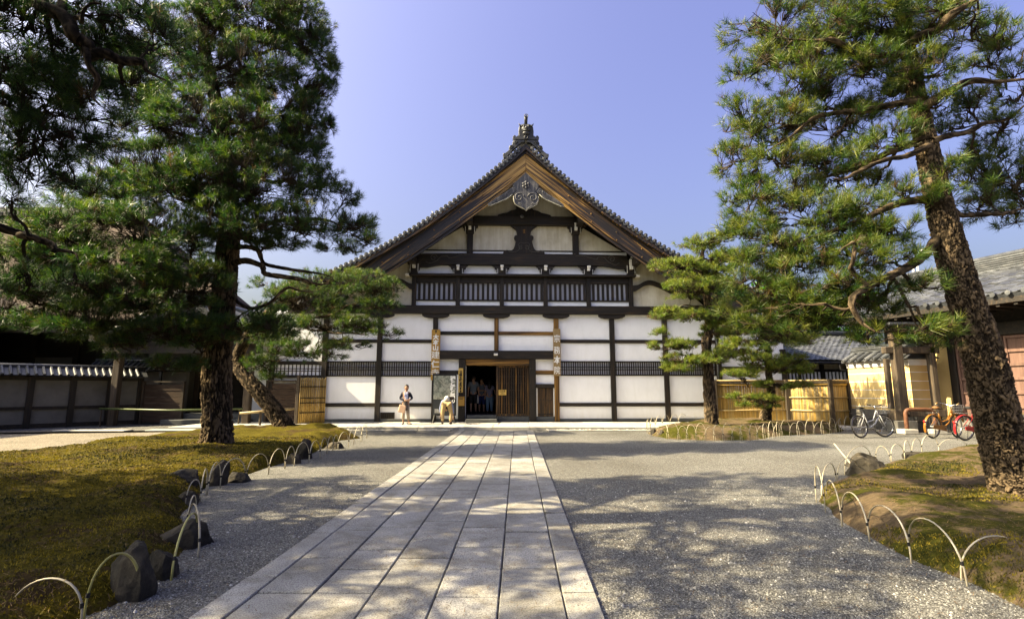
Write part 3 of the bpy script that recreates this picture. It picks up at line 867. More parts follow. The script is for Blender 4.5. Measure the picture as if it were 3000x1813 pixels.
# ------------------------------------------------------------------ bent bamboo hoops
def hoop(a, b_, h, label, group, mat='hoop', r=0.0095, lean=0.0, seed=0):
    a, b_ = Vector(a), Vector(b_)
    rr = random.Random(seed)
    base = (a + b_) / 2
    o = thing('bamboo_hoop', label, 'hoop', base, 0, group)
    n = 17
    side = Vector((-(b_ - a).y, (b_ - a).x, 0))
    side = side.normalized() if side.length > 0 else Vector((0, 1, 0))
    sk = rr.uniform(-0.06, 0.06)
    pts = []
    for i in range(n):
        t = i / (n - 1)
        s = math.sin(PI * t)
        k = (1 - math.cos(PI * t)) / 2
        k = k * 0.8 + t * 0.2
        p = a.lerp(b_, k) + side * (lean * s) + (b_ - a) * (sk * s)
        p.z = a.z * (1 - k) + b_.z * k + h * s ** 0.72 - (0.05 if i in (0, n - 1) else 0)
        pts.append(p)
    MB().tube(pts, r, 6, flatten=0.6).build('stem', mat, o, smooth=True, world=True)
    nd = MB()
    for q in range(2 + seed % 2, n - 2, 4):
        d = (pts[q + 1] - pts[q]).normalized()
        nd.tube([pts[q] - d * 0.003, pts[q] + d * 0.003], r * 1.14, 6, flatten=0.7)
    nd.build('node', 'cane_pale', o, world=True)
    for q in (1, n - 2):
        c = pts[q] * 0.5 + pts[q + (1 if q == 1 else -1)] * 0.5
        d = (pts[q + 1] - pts[q]).normalized()
        MB().tube([c - d * 0.015, c + d * 0.015], r * 1.35, 6).build('tie', 'cord', o, world=True)
    return o
HL = [((20, 1010), (392, 1010), 830), ((402, 988), (672, 892), 668), ((822, 802), (945, 625), 492), ((955, 690), (900, 548), 436), ((898, 548), (942, 500), 390), ((890, 445), (965, 422), 315),
      ((962, 422), (992, 390), 262), ((998, 388), (1060, 352), 230), ((1058, 352), (1182, 322), 212), ((1182, 322), (1292, 290), 190), ((1292, 290), (1370, 262), 166), ((1372, 263), (1418, 248), 154),
      ((1415, 250), (1487, 232), 135), ((1487, 233), (1540, 213), 126), ((1540, 212), (1575, 192), 113), ((1572, 190), (1602, 178), 103), ((1600, 178), (1628, 168), 100), ((1625, 168), (1677, 158), 85),
      ((1677, 160), (1702, 147), 78), ((1702, 147), (1742, 132), 58), ((1735, 133), (1765, 118), 52)]
def hoop_from(a, b_, top, fn, i, label, group, mat='hoop', r=0.0082):
    A, B_ = ground(*fn(*a)), ground(*fn(*b_))
    mid = (A + B_) / 2
    px, py = fn((a[0] + b_[0]) / 2, top)
    h = atY(px, py, mid.y).z
    hoop(A, B_, max(0.28, min(0.62, h)), label, group, mat, r, seed=i)
for i, (a, b_, top) in enumerate(HL):
    hoop_from(a, b_, top, c7, i, 'bent bamboo hoop, %s along the mossy bank counted from the camera end' % ORD[i], 'bamboo hoops edging the mossy bank', 'hoop_green' if i in (1, 2) else 'hoop', 0.0095 if i < 4 else 0.0085)
HR = [((2160, 800), (2500, 760), 585), ((1912, 660), (2195, 828), 512), ((1712, 575), (1924, 718), 440), ((1588, 520), (1722, 614), 377), ((1515, 412), (1590, 540), 322), ((1465, 425), (1510, 475), 252),
      ((1490, 392), (1562, 332), 240), ((1568, 332), (1676, 300), 210), ((1600, 292), (1730, 225), 155), ((1752, 222), (1822, 228), 153), ((1825, 227), (1892, 216), 143), ((1890, 217), (1926, 216), 126),
      ((1925, 214), (1975, 185), 117), ((1972, 184), (2056, 176), 100), ((2052, 178), (2195, 168), 120)]
for i, (a, b_, top) in enumerate(HR):
    hoop_from(a, b_, top, c8, i + 50, 'bent bamboo hoop, %s round the dry mound under the big pine' % ORD[i], 'bamboo hoops round the dry pine mound')
A, B_ = ground(*c8(1560, 245)), ground(*c8(1678, 300))
MB().tube([A + Vector((0, 0, 0.42)), B_ + Vector((0, 0, 0.02))], 0.013, 6, flatten=0.5).build('bamboo_strip', 'hoop')
tag(bpy.data.objects['bamboo_strip'], 'straight flat strip of split bamboo propped across the hoops by the boulder', 'bamboo strip')
fb = [(100, 785), (180, 800), (290, 822), (418, 830), (520, 836), (625, 838), (735, 842), (840, 845), (945, 843), (1045, 842), (1150, 841), (1255, 840), (1335, 832), (1420, 826), (1475, 815), (1525, 805), (1580, 795), (1625, 788), (1720, 782), (1815, 778), (1905, 774), (1995, 770), (2095, 765), (2190, 757), (2250, 748), (2305, 738), (2360, 728), (2430, 715)]
for i in range(len(fb) - 1):
    p, q = fb[i], fb[min(i + 1, len(fb) - 1)]
    A, B_ = ground(*c7b(*p)), ground(*c7b(q[0] + 22, q[1]))
    hoop(A, B_, 0.42 + 0.05 * ((i * 7) % 3), 'bent bamboo hoop, %s along the front of the island of small pines' % ORD[i], 'bamboo hoops along the pine island', r=0.0075, seed=i + 90, lean=0.06 * ((i * 5) % 3 - 1))
fb2 = [(75, 765), (60, 745), (100, 715), (160, 690), (240, 672), (330, 662), (430, 648), (540, 638)]
for i in range(len(fb2) - 1):
    A, B_ = ground(*c7b(*fb2[i])), ground(*c7b(*fb2[i + 1]))
    hoop(A, B_, 0.44, 'bent bamboo hoop, %s round the back tip of the pine island' % ORD[i], 'bamboo hoops round the tip of the pine island', r=0.0095, seed=i + 140)
# ------------------------------------------------------------------ the great gabled hall
TA = math.radians(2)
T = thing('temple_hall', 'big gabled hall with white plaster, dark timbers and a steep tiled roof', 'temple hall', (0, 23.3, 0), TA, local=True)
U0 = 0.57                                        # the gable's middle
PU = [-8.22, -5.85, -3.41, -0.70, 1.98, 4.50, 6.90, 9.30]
PW = 0.11
def tbox(name, mat, u0, u1, w0, w1, y0, y1, bevel=0.0, parent=None, label=None):
    return bx(name, mat, parent or T, u0, u1, y0, y1, w0, w1, bevel, label)

# core of the walls behind the plaster (with the doorway left open)
core = MB()
core.box(-10.6, -2.04, 0.11, 0.3, 0.1, 4.9).box(-2.04, 0.78, 0.11, 0.3, 2.56, 4.9).box(0.78, 12.4, 0.11, 0.3, 0.1, 4.9).box(-0.66, 0.78, 0.11, 0.3, 0.1, 0.4)
core.box(-10.6, -10.4, 0.301, 15, 0.1, 4.9).box(12.2, 12.4, 0.301, 15, 0.1, 3.2).box(9.5, 9.7, 0.301, 15, 0.1, 4.9).box(-10.6, 12.4, 15, 15.2, 0.1, 4.9)
core.box(-10.6, 12.4, 0.301, 15, 4.9, 5.0)
core.build('wall_core', 'plaster', T)
# the dim entrance behind the doorway
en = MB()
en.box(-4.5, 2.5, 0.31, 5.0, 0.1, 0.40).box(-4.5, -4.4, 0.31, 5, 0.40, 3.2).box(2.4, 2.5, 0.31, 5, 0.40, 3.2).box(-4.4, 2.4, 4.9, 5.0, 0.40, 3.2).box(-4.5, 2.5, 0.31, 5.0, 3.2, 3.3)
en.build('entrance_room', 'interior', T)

def panel(u0, u1, w0, w1, mat='plaster', y=0.0):
    tbox('plaster_panel', mat, u0, u1, w0, w1, y, 0.108)
pl, pr = PW - 0.012, PW - 0.012
bays = [(PU[i] + pl, PU[i + 1] - pr) for i in range(7)]
for i in (0, 1):                                 # two bays of the one side
    a, b_ = bays[i]
    panel(a, b_, 3.68, 4.84); panel(a, b_, 2.72, 3.55); panel(a, b_, 0.91, 2.08); panel(a, b_, 0.24, 0.77)
for i in (4, 5, 6):
    a, b_ = bays[i]
    panel(a, b_, 3.70, 4.84); panel(a, b_, 2.74, 3.56); panel(a, b_, 0.91, 2.12); panel(a, b_, 0.24, 0.77)
for i in (2, 3):
    a, b_ = bays[i]
    panel(a, b_, 4.05, 4.84); panel(a, b_, 3.18, 3.91)
panel(-3.31, -2.33, 2.32, 2.84); panel(-3.31, -2.33, 0.24, 2.16)
panel(1.06, 1.88, 2.32, 2.84); panel(1.06, 1.88, 1.74, 2.16)
panel(-10.4, -8.32, 2.72, 4.84, y=0.05); panel(9.41, 12.2, 0.9, 2.35, y=0.04); panel(9.41, 12.2, 0.24, 0.8, y=0.04); panel(9.41, 12.2, 2.5, 3.2, y=0.04)
panel(-10.4, -8.32, 0.24, 2.05, y=0.05)
# posts
for i, u in enumerate(PU):
    mat = 'gold_up' if i in (3,) else 'wood_up'
    if i == 3:
        tbox('post', mat, u - 0.09, u + 0.10, 3.2, 4.83, -0.10, 0.1, 0.008)
    elif i == 4:
        tbox('post', 'gold_up', u - PW, u + PW, 0.12, 4.83, -0.11, 0.1, 0.008)
    else:
        tbox('post', mat, u - PW, u + PW, 0.12, 4.83, -0.11, 0.1, 0.008)
    if i in (1, 2, 3, 4, 5, 6):                  # boat-shaped bracket on the post
        MB().prism([(u - 0.6, 4.828), (u - 0.6, 4.75), (u - 0.5, 4.69), (u - 0.3, 4.645), (u + 0.3, 4.645), (u + 0.5, 4.69), (u + 0.6, 4.75), (u + 0.6, 4.828)], -0.16, 0.09).build('bracket', 'wood_flat', T, bevel=0.006)
for u, w in ((-10.5, 0.1), (12.3, 0.11)):
    tbox('post', 'wood_up', u - w, u + w, 0.12, 3.3, -0.06, 0.1, 0.008)
# rails
def rail(u0, u1, w0, w1, mat='wood_flat', y=-0.05):
    tbox('rail', mat, u0, u1, w0, w1, y, 0.1, 0.006)
for i in (0, 1):
    a, b_ = PU[i] + PW, PU[i + 1] - PW
    rail(a, b_, 3.54, 3.69); rail(a, b_, 0.76, 0.92)
for i in (4, 5, 6):
    a, b_ = PU[i] + PW, PU[i + 1] - PW
    rail(a, b_, 3.55, 3.71); rail(a, b_, 0.76, 0.92)
rail(-3.30, -0.79, 3.90, 4.06); rail(-0.60, 1.87, 3.90, 4.06, 'gold_flat')
rail(-3.30, -2.36, 2.15, 2.33); rail(1.05, 1.87, 2.15, 2.33, 'gold_flat')
rail(9.41, 12.2, 2.34, 2.52); rail(9.41, 12.2, 0.79, 0.91)
rail(-10.4, -8.33, 2.60, 2.73); rail(-10.4, -8.33, 2.0, 2.06)
tbox('lintel', 'wood_flat', -3.29, 1.86, 2.82, 3.20, -0.19, 0.1, 0.012)
tbox('door_head', 'gold_flat', -2.04, 0.76, 2.55, 2.815, -0.12, 0.28, 0.01)
tbox('door_head', 'wood_flat', 1.06, 1.86, 1.57, 1.74, -0.09, 0.1, 0.008)
tbox('door_post', 'wood_up', -2.35, -2.05, 0.12, 2.815, -0.16, 0.28, 0.012)
tbox('door_post', 'wood_up', 0.765, 1.05, 0.12, 2.815, -0.16, 0.28, 0.012)
for w in (0.72, 2.42):
    for u in (-2.12, 0.83):
        MB().ball((u, -0.17, w), 0.045, 10, 6, (1, 0.5, 1)).build('nail_cover', 'iron', T, smooth=True)
for a, b_ in ((-8.11, -5.96), (-5.74, -3.52), (-3.30, -2.36), (2.09, 4.39), (4.61, 6.79), (7.01, 9.19), (9.41, 12.2), (-0.64, 0.76), (1.06, 1.86)):
    tbox('sill', 'grey_wood', a, b_, 0.11, 0.24 if a not in (-0.64, 1.06) else 0.33, -0.07, 0.1, 0.01)
# main beam and white security lamp on the lintel
tbox('beam', 'wood_flat', -9.9, 10.6, 4.832, 5.21, -0.20, 0.1, 0.015)
# latticed windows low on the wall
bar_me = MB().box(-0.0175, 0.0175, -0.02, 0.02, -0.315, 0.315).mesh('bar', 'wood_up')
def lattice_window(u0, u1, w0, w1, pitch=0.098, y=-0.01, cross=(0.40, 0.60)):
    f = MB().box(u0, u1, y - 0.03, 0.09, w0 - 0.03, w0 + 0.03).box(u0, u1, y - 0.03, 0.09, w1 - 0.03, w1 + 0.03).build('lattice_window', 'wood_flat', T)
    MB().box(u0, u1, 0.055, 0.10, w0 + 0.03, w1 - 0.03).build('paper', 'paper', f)
    n = int((u1 - u0) / pitch)
    for k in range(n):
        place(bar_me, 'bar', f, (u0 + (k + 0.5) * (u1 - u0) / n, y + 0.01, (w0 + w1) / 2), scale=(1, 1, (w1 - w0 - 0.06) / 0.63))
    for c in cross:
        wz = w0 + (w1 - w0) * c
        MB().box(u0, u1, y - 0.012, y + 0.028, wz - 0.014, wz + 0.014).build('cross_bar', 'wood_flat', f)
for i in (0, 1):
    lattice_window(PU[i] + PW, PU[i + 1] - PW, 2.09, 2.70)
for i in (4, 5, 6):
    lattice_window(PU[i] + PW, PU[i + 1] - PW, 2.13, 2.72)
lattice_window(-10.38, -8.36, 2.09, 2.60, 0.16, 0.04)
# small barred vent by the ground
v = tbox('floor_vent', 'wood_flat', -5.72, -5.1, 0.24, 0.52, -0.03, 0.09)
for k in range(6):
    MB().box(-5.66 + k * 0.098, -5.63 + k * 0.098, -0.05, -0.03, 0.29, 0.48).build('bar', 'wood_up', v)
MB().box(-5.68, -5.14, -0.034, -0.03, 0.285, 0.485).build('opening', 'interior', v)
# sliding lattice door
d = MB().box(-0.70, -0.60, 0.04, 0.11, 0.34, 2.54).box(0.66, 0.755, 0.04, 0.11, 0.34, 2.54).box(-0.60, 0.66, 0.04, 0.11, 0.34, 0.44).box(-0.60, 0.66, 0.04, 0.11, 2.46, 2.54).build('lattice_door', 'door_up', T)
dbar = MB().box(-0.020, 0.020, -0.02, 0.02, -1.01, 1.01).mesh('bar', 'gold_up')
dbar2 = MB().box(-0.020, 0.020, -0.02, 0.02, -1.01, 1.01).mesh('bar', 'door_up')
for k in range(12):
    place(dbar if k % 3 == 1 else dbar2, 'bar', d, (-0.60 + (k + 0.5) * 1.26 / 12, 0.065, 1.45))
for k in range(7):
    MB().box(-0.60, 0.66, 0.07, 0.10, 0.56 + k * 0.30, 0.585 + k * 0.30).build('cross_bar', 'wood_flat', d)
MB().box(-0.60, 0.66, 0.102, 0.108, 0.44, 2.46).build('backing', 'interior', d)
# little side door of two leaves
for u0, u1 in ((1.14, 1.485), (1.495, 1.84)):
    dd = tbox('side_door', 'door_up', u0, u1, 0.335, 1.565, -0.02, 0.06, 0.006)
    for k in range(2):
        MB().ball((u0 + 0.10 + 0.14 * k, -0.022, 1.05), 0.032, 8, 5, (1, 0.4, 1)).build('stud', 'iron', dd, smooth=True)
    MB().box(u0 + 0.02, u1 - 0.02, -0.03, -0.02, 0.40, 0.46).build('batten', 'wood_flat', dd)
for u in (1.10, 1.85):
    tbox('door_jamb', 'white', u - 0.025, u + 0.02, 0.335, 1.565, -0.05, 0.06)
# steps up to the door
tbox('step', 'grey_wood', -1.98, -0.66, 0.11, 0.26, -0.85, -0.45, 0.015)
tbox('step', 'grey_wood', -1.95, -0.68, 0.11, 0.40, -0.45, -0.005, 0.015)

# ---- upper storey
UP = [-4.41, -2.44, -0.46, 1.52, 3.48, 5.42]
core2 = MB().prism([(-8.0, 5.0), (9.1, 5.0), (8.2, 6.2), (0.57, 11.8), (-7.1, 6.2)], 0.12, 0.3)
core2.build('gable_core', 'interior', T)
for i, u in enumerate(UP):
    tbox('post', 'wood_up', u - 0.095, u + 0.095, 5.21, 6.54, -0.12, 0.1, 0.008)
ubar = MB().box(-0.055, 0.055, -0.03, 0.03, -0.385, 0.385).mesh('bar', 'wood_up')
for i in range(5):
    a, b_ = UP[i] + 0.095, UP[i + 1] - 0.095
    panel(a, b_, 5.2, 5.44)
    rail(a, b_, 5.43, 5.50); rail(a, b_, 6.26, 6.53, y=-0.07)
    w = MB().box(a, b_, 0.075, 0.1, 5.49, 6.27).build('barred_window', 'paper', T)
    n = 8
    for k in range(n):
        place(ubar, 'bar', w, (a + (k + 0.62) * (b_ - a) / n, -0.02, 5.88))
    if i == 0:
        panel(a, b_, 6.65, 7.06)
    else:
        panel(a, b_, 6.65, 7.06)
cap = tbox('rail', 'wood_flat', -4.62, 5.63, 6.545, 6.64, -0.30, 0.1, 0.01)
for u0, u1 in ((-4.80, -4.62), (5.63, 5.81)):
    MB().box(u0, u1, -0.29, 0.05, 6.55, 6.635).build('end_cap', 'white', cap)
def stepped_bracket(u, w0, w1, half, y0, white=(0.055, 0.20)):
    h = w1 - w0
    P = []
    for sx in (1, -1):
        q = [(0.36, 0), (0.36, 0.22), (0.55, 0.30), (0.55, 0.55), (0.72, 0.62), (0.72, 0.80), (1.0, 1.0)]
        pts = [(u + sx * half * a, w0 + h * b_) for a, b_ in q]
        P += pts if sx == 1 else pts[::-1]
    br = MB().prism(P, y0, 0.095).build('bracket', 'wood_flat', T, bevel=0.005)
    MB().box(u - white[0], u + white[0], y0 - 0.14, y0 + 0.01, w1 - 0.04 - white[1], w1 - 0.04).box(u - white[0] - 0.015, u + white[0] + 0.015, y0 - 0.19, y0 - 0.1, w1 - 0.10, w1 - 0.02).build('nose', 'white', br)
    for s in (-1, 1):
        MB().box(u + s * half * 0.42 - 0.012, u + s * half * 0.42 + 0.012, y0 - 0.012, y0, w0 + h * 0.1, w0 + h * 0.62).build('pale_edge', 'white', br)
for u in UP[1:5]:
    stepped_bracket(u, 6.645, 7.055, 0.46, -0.16)
for u in (UP[0], UP[5]):
    stepped_bracket(u, 6.645, 7.35, 0.42, -0.24, (0.07, 0.42))
# rainbow beam with carved scrolls
n = 25
top = [(-4.27 + 9.54 * i / (n - 1), 7.60 - 0.05 * (2 * i / (n - 1) - 1) ** 4) for i in range(n)]
bot = [(-4.27 + 9.54 * i / (n - 1), 7.075 - (0.13 if i in (0, 1, n - 2, n - 1) else 0.05 if i in (2, n - 3) else 0)) for i in range(n)]
rb = MB().strip(top, bot, -0.22, 0.09).build('rainbow_beam', 'wood_flat', T)
carve = flat('carved_line', (0.10, 0.095, 0.085), 0.7)
for s in (-1, 1):
    mb = MB()
    X = lambda x: U0 - 0.07 + s * x
    mb.tube([(X(p[0]), -0.225, p[1]) for p in spiral((4.05, 7.38), 0.02, 0.17, 0.4, 1.4, 20)], 0.013, 5)
    mb.tube([(X(p[0]), -0.225, p[1]) for p in smooth_path([(4.4, 7.2), (4.2, 7.12), (3.9, 7.24), (3.7, 7.44), (3.45, 7.46), (3.35, 7.36), (3.1, 7.42), (2.8, 7.52), (2.4, 7.53)], 30)], 0.013, 5)
    mb.build('carved_scroll', carve, rb, smooth=True)
# white strip, thin line, and the gable plaster
panel(-4.2, 5.3, 7.59, 7.75)
rail(-4.0, 5.1, 7.755, 7.80)
for a, b_, mat in ((-4.0, -2.05, 'cream'), (-1.8, 0.53, 'cream'), (0.53, 2.80, 'cream'), (3.05, 5.1, 'cream')):
    if abs(a) > 3.9 or b_ > 5:
        s = -1 if a < 0 else 1
        MB().prism([(a, 7.79), (b_, 7.79), (b_, 9.05)] if s < 0 else [(a, 7.79), (b_, 7.79), (a, 9.05)], 0.0, 0.115).build('plaster_panel', mat, T)
    else:
        panel(a, b_, 7.79, 9.0, mat)
# upper gable plaster under the peak
for s in (-1, 1):
    MB().prism([(U0, 9.3), (U0 + s * 2.5, 9.3), (U0 + s * 1.2, 10.6), (U0, 11.4)], 0.02, 0.11).build('plaster_panel', 'cream', T)
    MB().prism([(U0 + s * 4.95, 5.2), (U0 + s * 8.3, 5.2), (U0 + s * 6.9, 6.45), (U0 + s * 4.95, 7.75)], 0.0, 0.11).build('plaster_panel', 'cream', T)
    # curved tie beam outside the end posts
    tpp = smooth_path([(4.95, 6.18), (5.2, 6.22), (5.5, 6.38), (5.8, 6.42), (6.2, 6.28), (6.7, 6.02), (7.0, 5.9)], 22)
    MB().strip([(U0 + s * p[0], p[1]) for p in tpp], [(U0 + s * p[0], p[1] - 0.20 - 0.08 * math.exp(-((p[0] - 5.0) / 0.2) ** 2)) for p in tpp], -0.14, 0.09).build('tie_beam', 'wood_flat', T)
# struts, frog-leg struts, top beam
for u in (-1.93, 2.93):
    tbox('strut', 'wood_up', u - 0.14, u + 0.14, 7.58, 8.62, -0.14, 0.1, 0.01)
    stepped_bracket(u, 8.55, 9.05, 0.5, -0.20, (0.06, 0.30))
    MB().ball((u, -0.16, 7.60), 0.10, 10, 6, (1, 0.6, 0.7)).build('strut_foot', 'wood_up', T, smooth=True)
prof = [(0.95, 7.61), (0.94, 7.68), (0.88, 7.74), (0.78, 7.78), (0.66, 7.75), (0.56, 7.76), (0.47, 7.84), (0.42, 7.98), (0.39, 8.12), (0.37, 8.22), (0.42, 8.29), (0.45, 8.36), (0.43, 8.44), (0.36, 8.48), (0.31, 8.47), (0.32, 8.62), (0.36, 8.72), (0.46, 8.82), (0.62, 8.94)]
fl = MB().prism([(U0 - 0.03 + a, b_) for a, b_ in prof] + [(U0 - 0.03 - a, b_) for a, b_ in prof[::-1]], -0.18, 0.1).build('frog_leg_strut', 'wood_up', T, bevel=0.008)
mb = MB()
for s in (-1, 1):
    mb.tube([(U0 - 0.03 + s * p[0], -0.19, p[1]) for p in spiral((0.14, 7.88), 0.02, 0.12, 0.3, 1.3, 18)], 0.014, 5)
    mb.tube([(U0 - 0.03 + s * p[0], -0.19, p[1]) for p in smooth_path([(0.0, 8.1), (0.16, 8.12), (0.26, 8.02), (0.2, 7.86), (0.3, 7.72), (0.5, 7.68), (0.7, 7.70)], 20)], 0.014, 5)
mb.build('carved_scroll', carve, fl, smooth=True)
MB().box(U0 - 0.09, U0 + 0.03, -0.21, -0.18, 8.57, 8.75).build('gilt_nose', 'gold_up', fl)
tbox('beam', 'wood_flat', -2.35, 3.45, 8.95, 9.36, -0.26, 0.1, 0.015)
frog = [(1.26, 9.36), (1.2, 9.46), (1.0, 9.52), (0.8, 9.56), (0.62, 9.66), (0.42, 9.70), (0.36, 9.78), (0.4, 9.95), (0.3, 10.2)]
MB().prism([(U0 + a, b_) for a, b_ in frog] + [(U0 - a, b_) for a, b_ in frog[::-1]], -0.16, 0.02).build('frog_leg_strut', 'wood_up', T, bevel=0.008)
MB().ball((U0 - 0.12, -0.28, 9.34), 0.09, 10, 6, (1, 0.5, 0.9)).build('boss', 'carved', T, smooth=True)

# ---- roof
YF = -1.45
def hv(x):
    return 12.43 - (0.975 * x - 0.031 * x * x) if x < 9 else 12.43 - (0.975 * 9 - 0.031 * 81) - (x - 9) * 0.36
def hup(x):
    return min(11.96 - (0.885 * x - 0.0205 * x * x), hv(x) - 0.28)
def hlo(x):
    return 11.03 - (0.93 * x - 0.0265 * x * x)
XE = 10.6
xs = [i * XE / 40 for i in range(41)]
full = [(-x, hv(x)) for x in xs[::-1]] + [(x, hv(x)) for x in xs[1:]]
roof = MB().strip([(U0 + x, z - 0.06) for x, z in full], [(U0 + x, z - 0.28) for x, z in full], YF + 0.12, 16.0).build('roof', 'tile_dark', T)
MB().strip([(U0 + x, z - 0.285) for x, z in full], [(U0 + x, z - 0.36) for x, z in full], YF + 0.05, 15.9).build('roof_boarding', 'verge_l', roof)
# rolls of round tiles running down the slope behind the verge
for s in (-1, 1):
    for k, (y, r) in enumerate(((YF + 0.30, 0.085), (YF + 0.62, 0.085), (YF + 0.94, 0.085), (YF + 1.5, 0.16))):
        pts = [(U0 + s * x, y, hv(x) + 0.0 + (0.10 if k == 3 else 0)) for x in xs[1:]]
        MB().tube(pts, r, 8).build('tile_roll', 'tile', roof, smooth=True)
    for y in [YF + 2.0 + 0.3 * i for i in range(20)]:
        MB().tube([(U0 + s * x, y, hv(x)) for x in xs[1::3]], 0.075, 5).build('tile_roll', 'tile', roof, smooth=True)
# verge tiles: a round end plate and a curved hanging plate each
vt = MB()
vt.ring((0, 0, 0), 0.075, 0.016, 'y', 14, 5)
vt.tube([(0, -0.015, 0), (0, 0.30, 0)], 0.078, 12)
vt.ball((0, -0.015, 0), 0.035, 8, 5, (1, 0.4, 1))
crescent = [(0.04 + 0.20 * i / 8, -0.03 - 0.10 * math.sin(PI * i / 8)) for i in range(9)]
vt.strip([(x, z + 0.07) for x, z in crescent], [(x, z - 0.035) for x, z in crescent], 0.0, 0.10)
vt_me = vt.mesh('verge_tile', 'tile', smooth=False)
for s in (-1, 1):
    x, k = 0.30, 0
    while x < XE:
        sl_ = math.atan2(hv(x + 0.05) - hv(x), 0.05)
        o = place(vt_me, 'verge_tile', roof, (U0 + s * x, YF + 0.02, hv(x) - 0.02), (0, -sl_ if s > 0 else PI + sl_ if False else sl_, 0), (s, 1, 1))
        x += 0.235 * math.cos(sl_)
# layered boards below the tiles, barge boards
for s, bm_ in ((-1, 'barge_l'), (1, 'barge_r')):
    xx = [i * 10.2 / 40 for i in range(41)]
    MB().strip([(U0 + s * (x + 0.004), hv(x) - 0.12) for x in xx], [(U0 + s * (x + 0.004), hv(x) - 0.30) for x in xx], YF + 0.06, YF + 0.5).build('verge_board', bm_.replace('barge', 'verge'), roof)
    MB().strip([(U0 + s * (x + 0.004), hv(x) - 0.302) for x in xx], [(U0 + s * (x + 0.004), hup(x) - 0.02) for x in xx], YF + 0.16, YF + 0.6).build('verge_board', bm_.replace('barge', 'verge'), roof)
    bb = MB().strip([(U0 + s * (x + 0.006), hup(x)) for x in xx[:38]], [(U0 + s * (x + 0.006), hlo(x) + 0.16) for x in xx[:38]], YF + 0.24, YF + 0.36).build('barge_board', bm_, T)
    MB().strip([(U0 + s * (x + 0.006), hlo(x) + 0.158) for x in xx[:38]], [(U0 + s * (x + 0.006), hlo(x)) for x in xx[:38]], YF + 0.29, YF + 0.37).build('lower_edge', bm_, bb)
    for x in (1.9, 2.9, 4.0, 5.1, 6.2):
        for dz in (0.25, 0.62):
            MB().ball((U0 + s * x, YF + 0.235, hlo(x) + dz), 0.035, 8, 5, (1, 0.5, 1)).build('nail_cover', 'gold_flat', bb, smooth=True)
    # purlin ends under the barge boards and rafters of the soffit
    for x, wz in ((5.0, 0.0), (2.5, 0.0)):
        MB().box(U0 + s * x - 0.14, U0 + s * x + 0.14, YF + 0.37, 0.05, hlo(x) - 0.02, hlo(x) + 0.3).build('purlin', 'wood_up', T)
    for k in range(5):
        MB().strip([(U0 + s * x, hv(x) - 0.365) for x in xx[:36]], [(U0 + s * x, hv(x) - 0.47) for x in xx[:36]], YF + 0.62 + k * 0.22, YF + 0.70 + k * 0.22).build('rafter', 'wood_flat', roof)
# ridge
rd = MB().box(U0 - 0.28, U0 + 0.28, YF + 0.35, 16.1, hv(0) - 0.10, hv(0) + 0.55).build('ridge', 'tile_dark', roof)
MB().tube([(U0, YF + 0.30, hv(0) + 0.60), (U0, 16.1, hv(0) + 0.60)], 0.14, 10).build('ridge_cap', 'tile', rd, smooth=True)
for k in range(4):
    MB().box(U0 - 0.33, U0 + 0.33, YF + 0.36, 16.1, hv(0) + 0.02 + k * 0.13, hv(0) + 0.05 + k * 0.13).build('ridge_course', 'tile', rd)

# ---- ridge-end ornament with a demon face
ow = lambda x, y: (U0 + (x - 677) * 0.00314, 12.36 - (y - 423) * 0.0035)
OY = YF - 0.02
orn = MB().prism([ow(*p) for p in ((580, 350), (572, 270), (580, 215), (600, 185), (640, 172), (720, 172), (760, 185), (780, 215), (788, 270), (785, 350))], OY, OY + 0.30).build('ridge_ornament', 'tile_dark', T, bevel=0.015)
MB().tube([(U0, OY + 0.12, ow(677, 172)[1] - 0.02), (U0 + 0.0, OY - 0.02, ow(677, 130)[1]), (U0, OY - 0.16, ow(677, 95)[1])], [0.075, 0.075, 0.082], 12).build('horn_tile', 'tile_dark', orn, smooth=True)
MB().ring((U0, OY - 0.19, ow(677, 92)[1]), 0.075, 0.02, 'y', 14, 5).ball((U0, OY - 0.17, ow(677, 92)[1]), 0.035).build('horn_tile_end', 'tile_dark', orn, smooth=True)
face = MB()
fc = ow(680, 240)
face.ball((fc[0], OY - 0.02, fc[1]), 0.21, 14, 10, (1.0, 0.55, 0.8))
face.ball((fc[0], OY - 0.15, fc[1] - 0.02), 0.065, 8, 6)
for s in (-1, 1):
    face.ball((fc[0] + s * 0.10, OY - 0.12, fc[1] + 0.07), 0.045, 8, 6)
    face.tube([(fc[0] + s * 0.06, OY - 0.12, fc[1] + 0.12), (fc[0] + s * 0.16, OY - 0.1, fc[1] + 0.13), (fc[0] + s * 0.22, OY - 0.06, fc[1] + 0.08)], 0.025, 6)
    face.tube([(fc[0] + s * 0.20, OY - 0.02, fc[1] + 0.10), (fc[0] + s * 0.30, OY - 0.05, fc[1] + 0.16), (fc[0] + s * 0.33, OY - 0.05, fc[1] + 0.24)], [0.05, 0.03, 0.006], 7)
face.tube([(fc[0] - 0.13, OY - 0.10, fc[1] - 0.10), (fc[0], OY - 0.16, fc[1] - 0.13), (fc[0] + 0.13, OY - 0.10, fc[1] - 0.10)], 0.028, 6)
face.ball((fc[0], OY - 0.04, fc[1] - 0.22), 0.15, 12, 8, (1.05, 0.6, 0.55))
face.build('demon_face', 'tile_dark', orn, smooth=True)
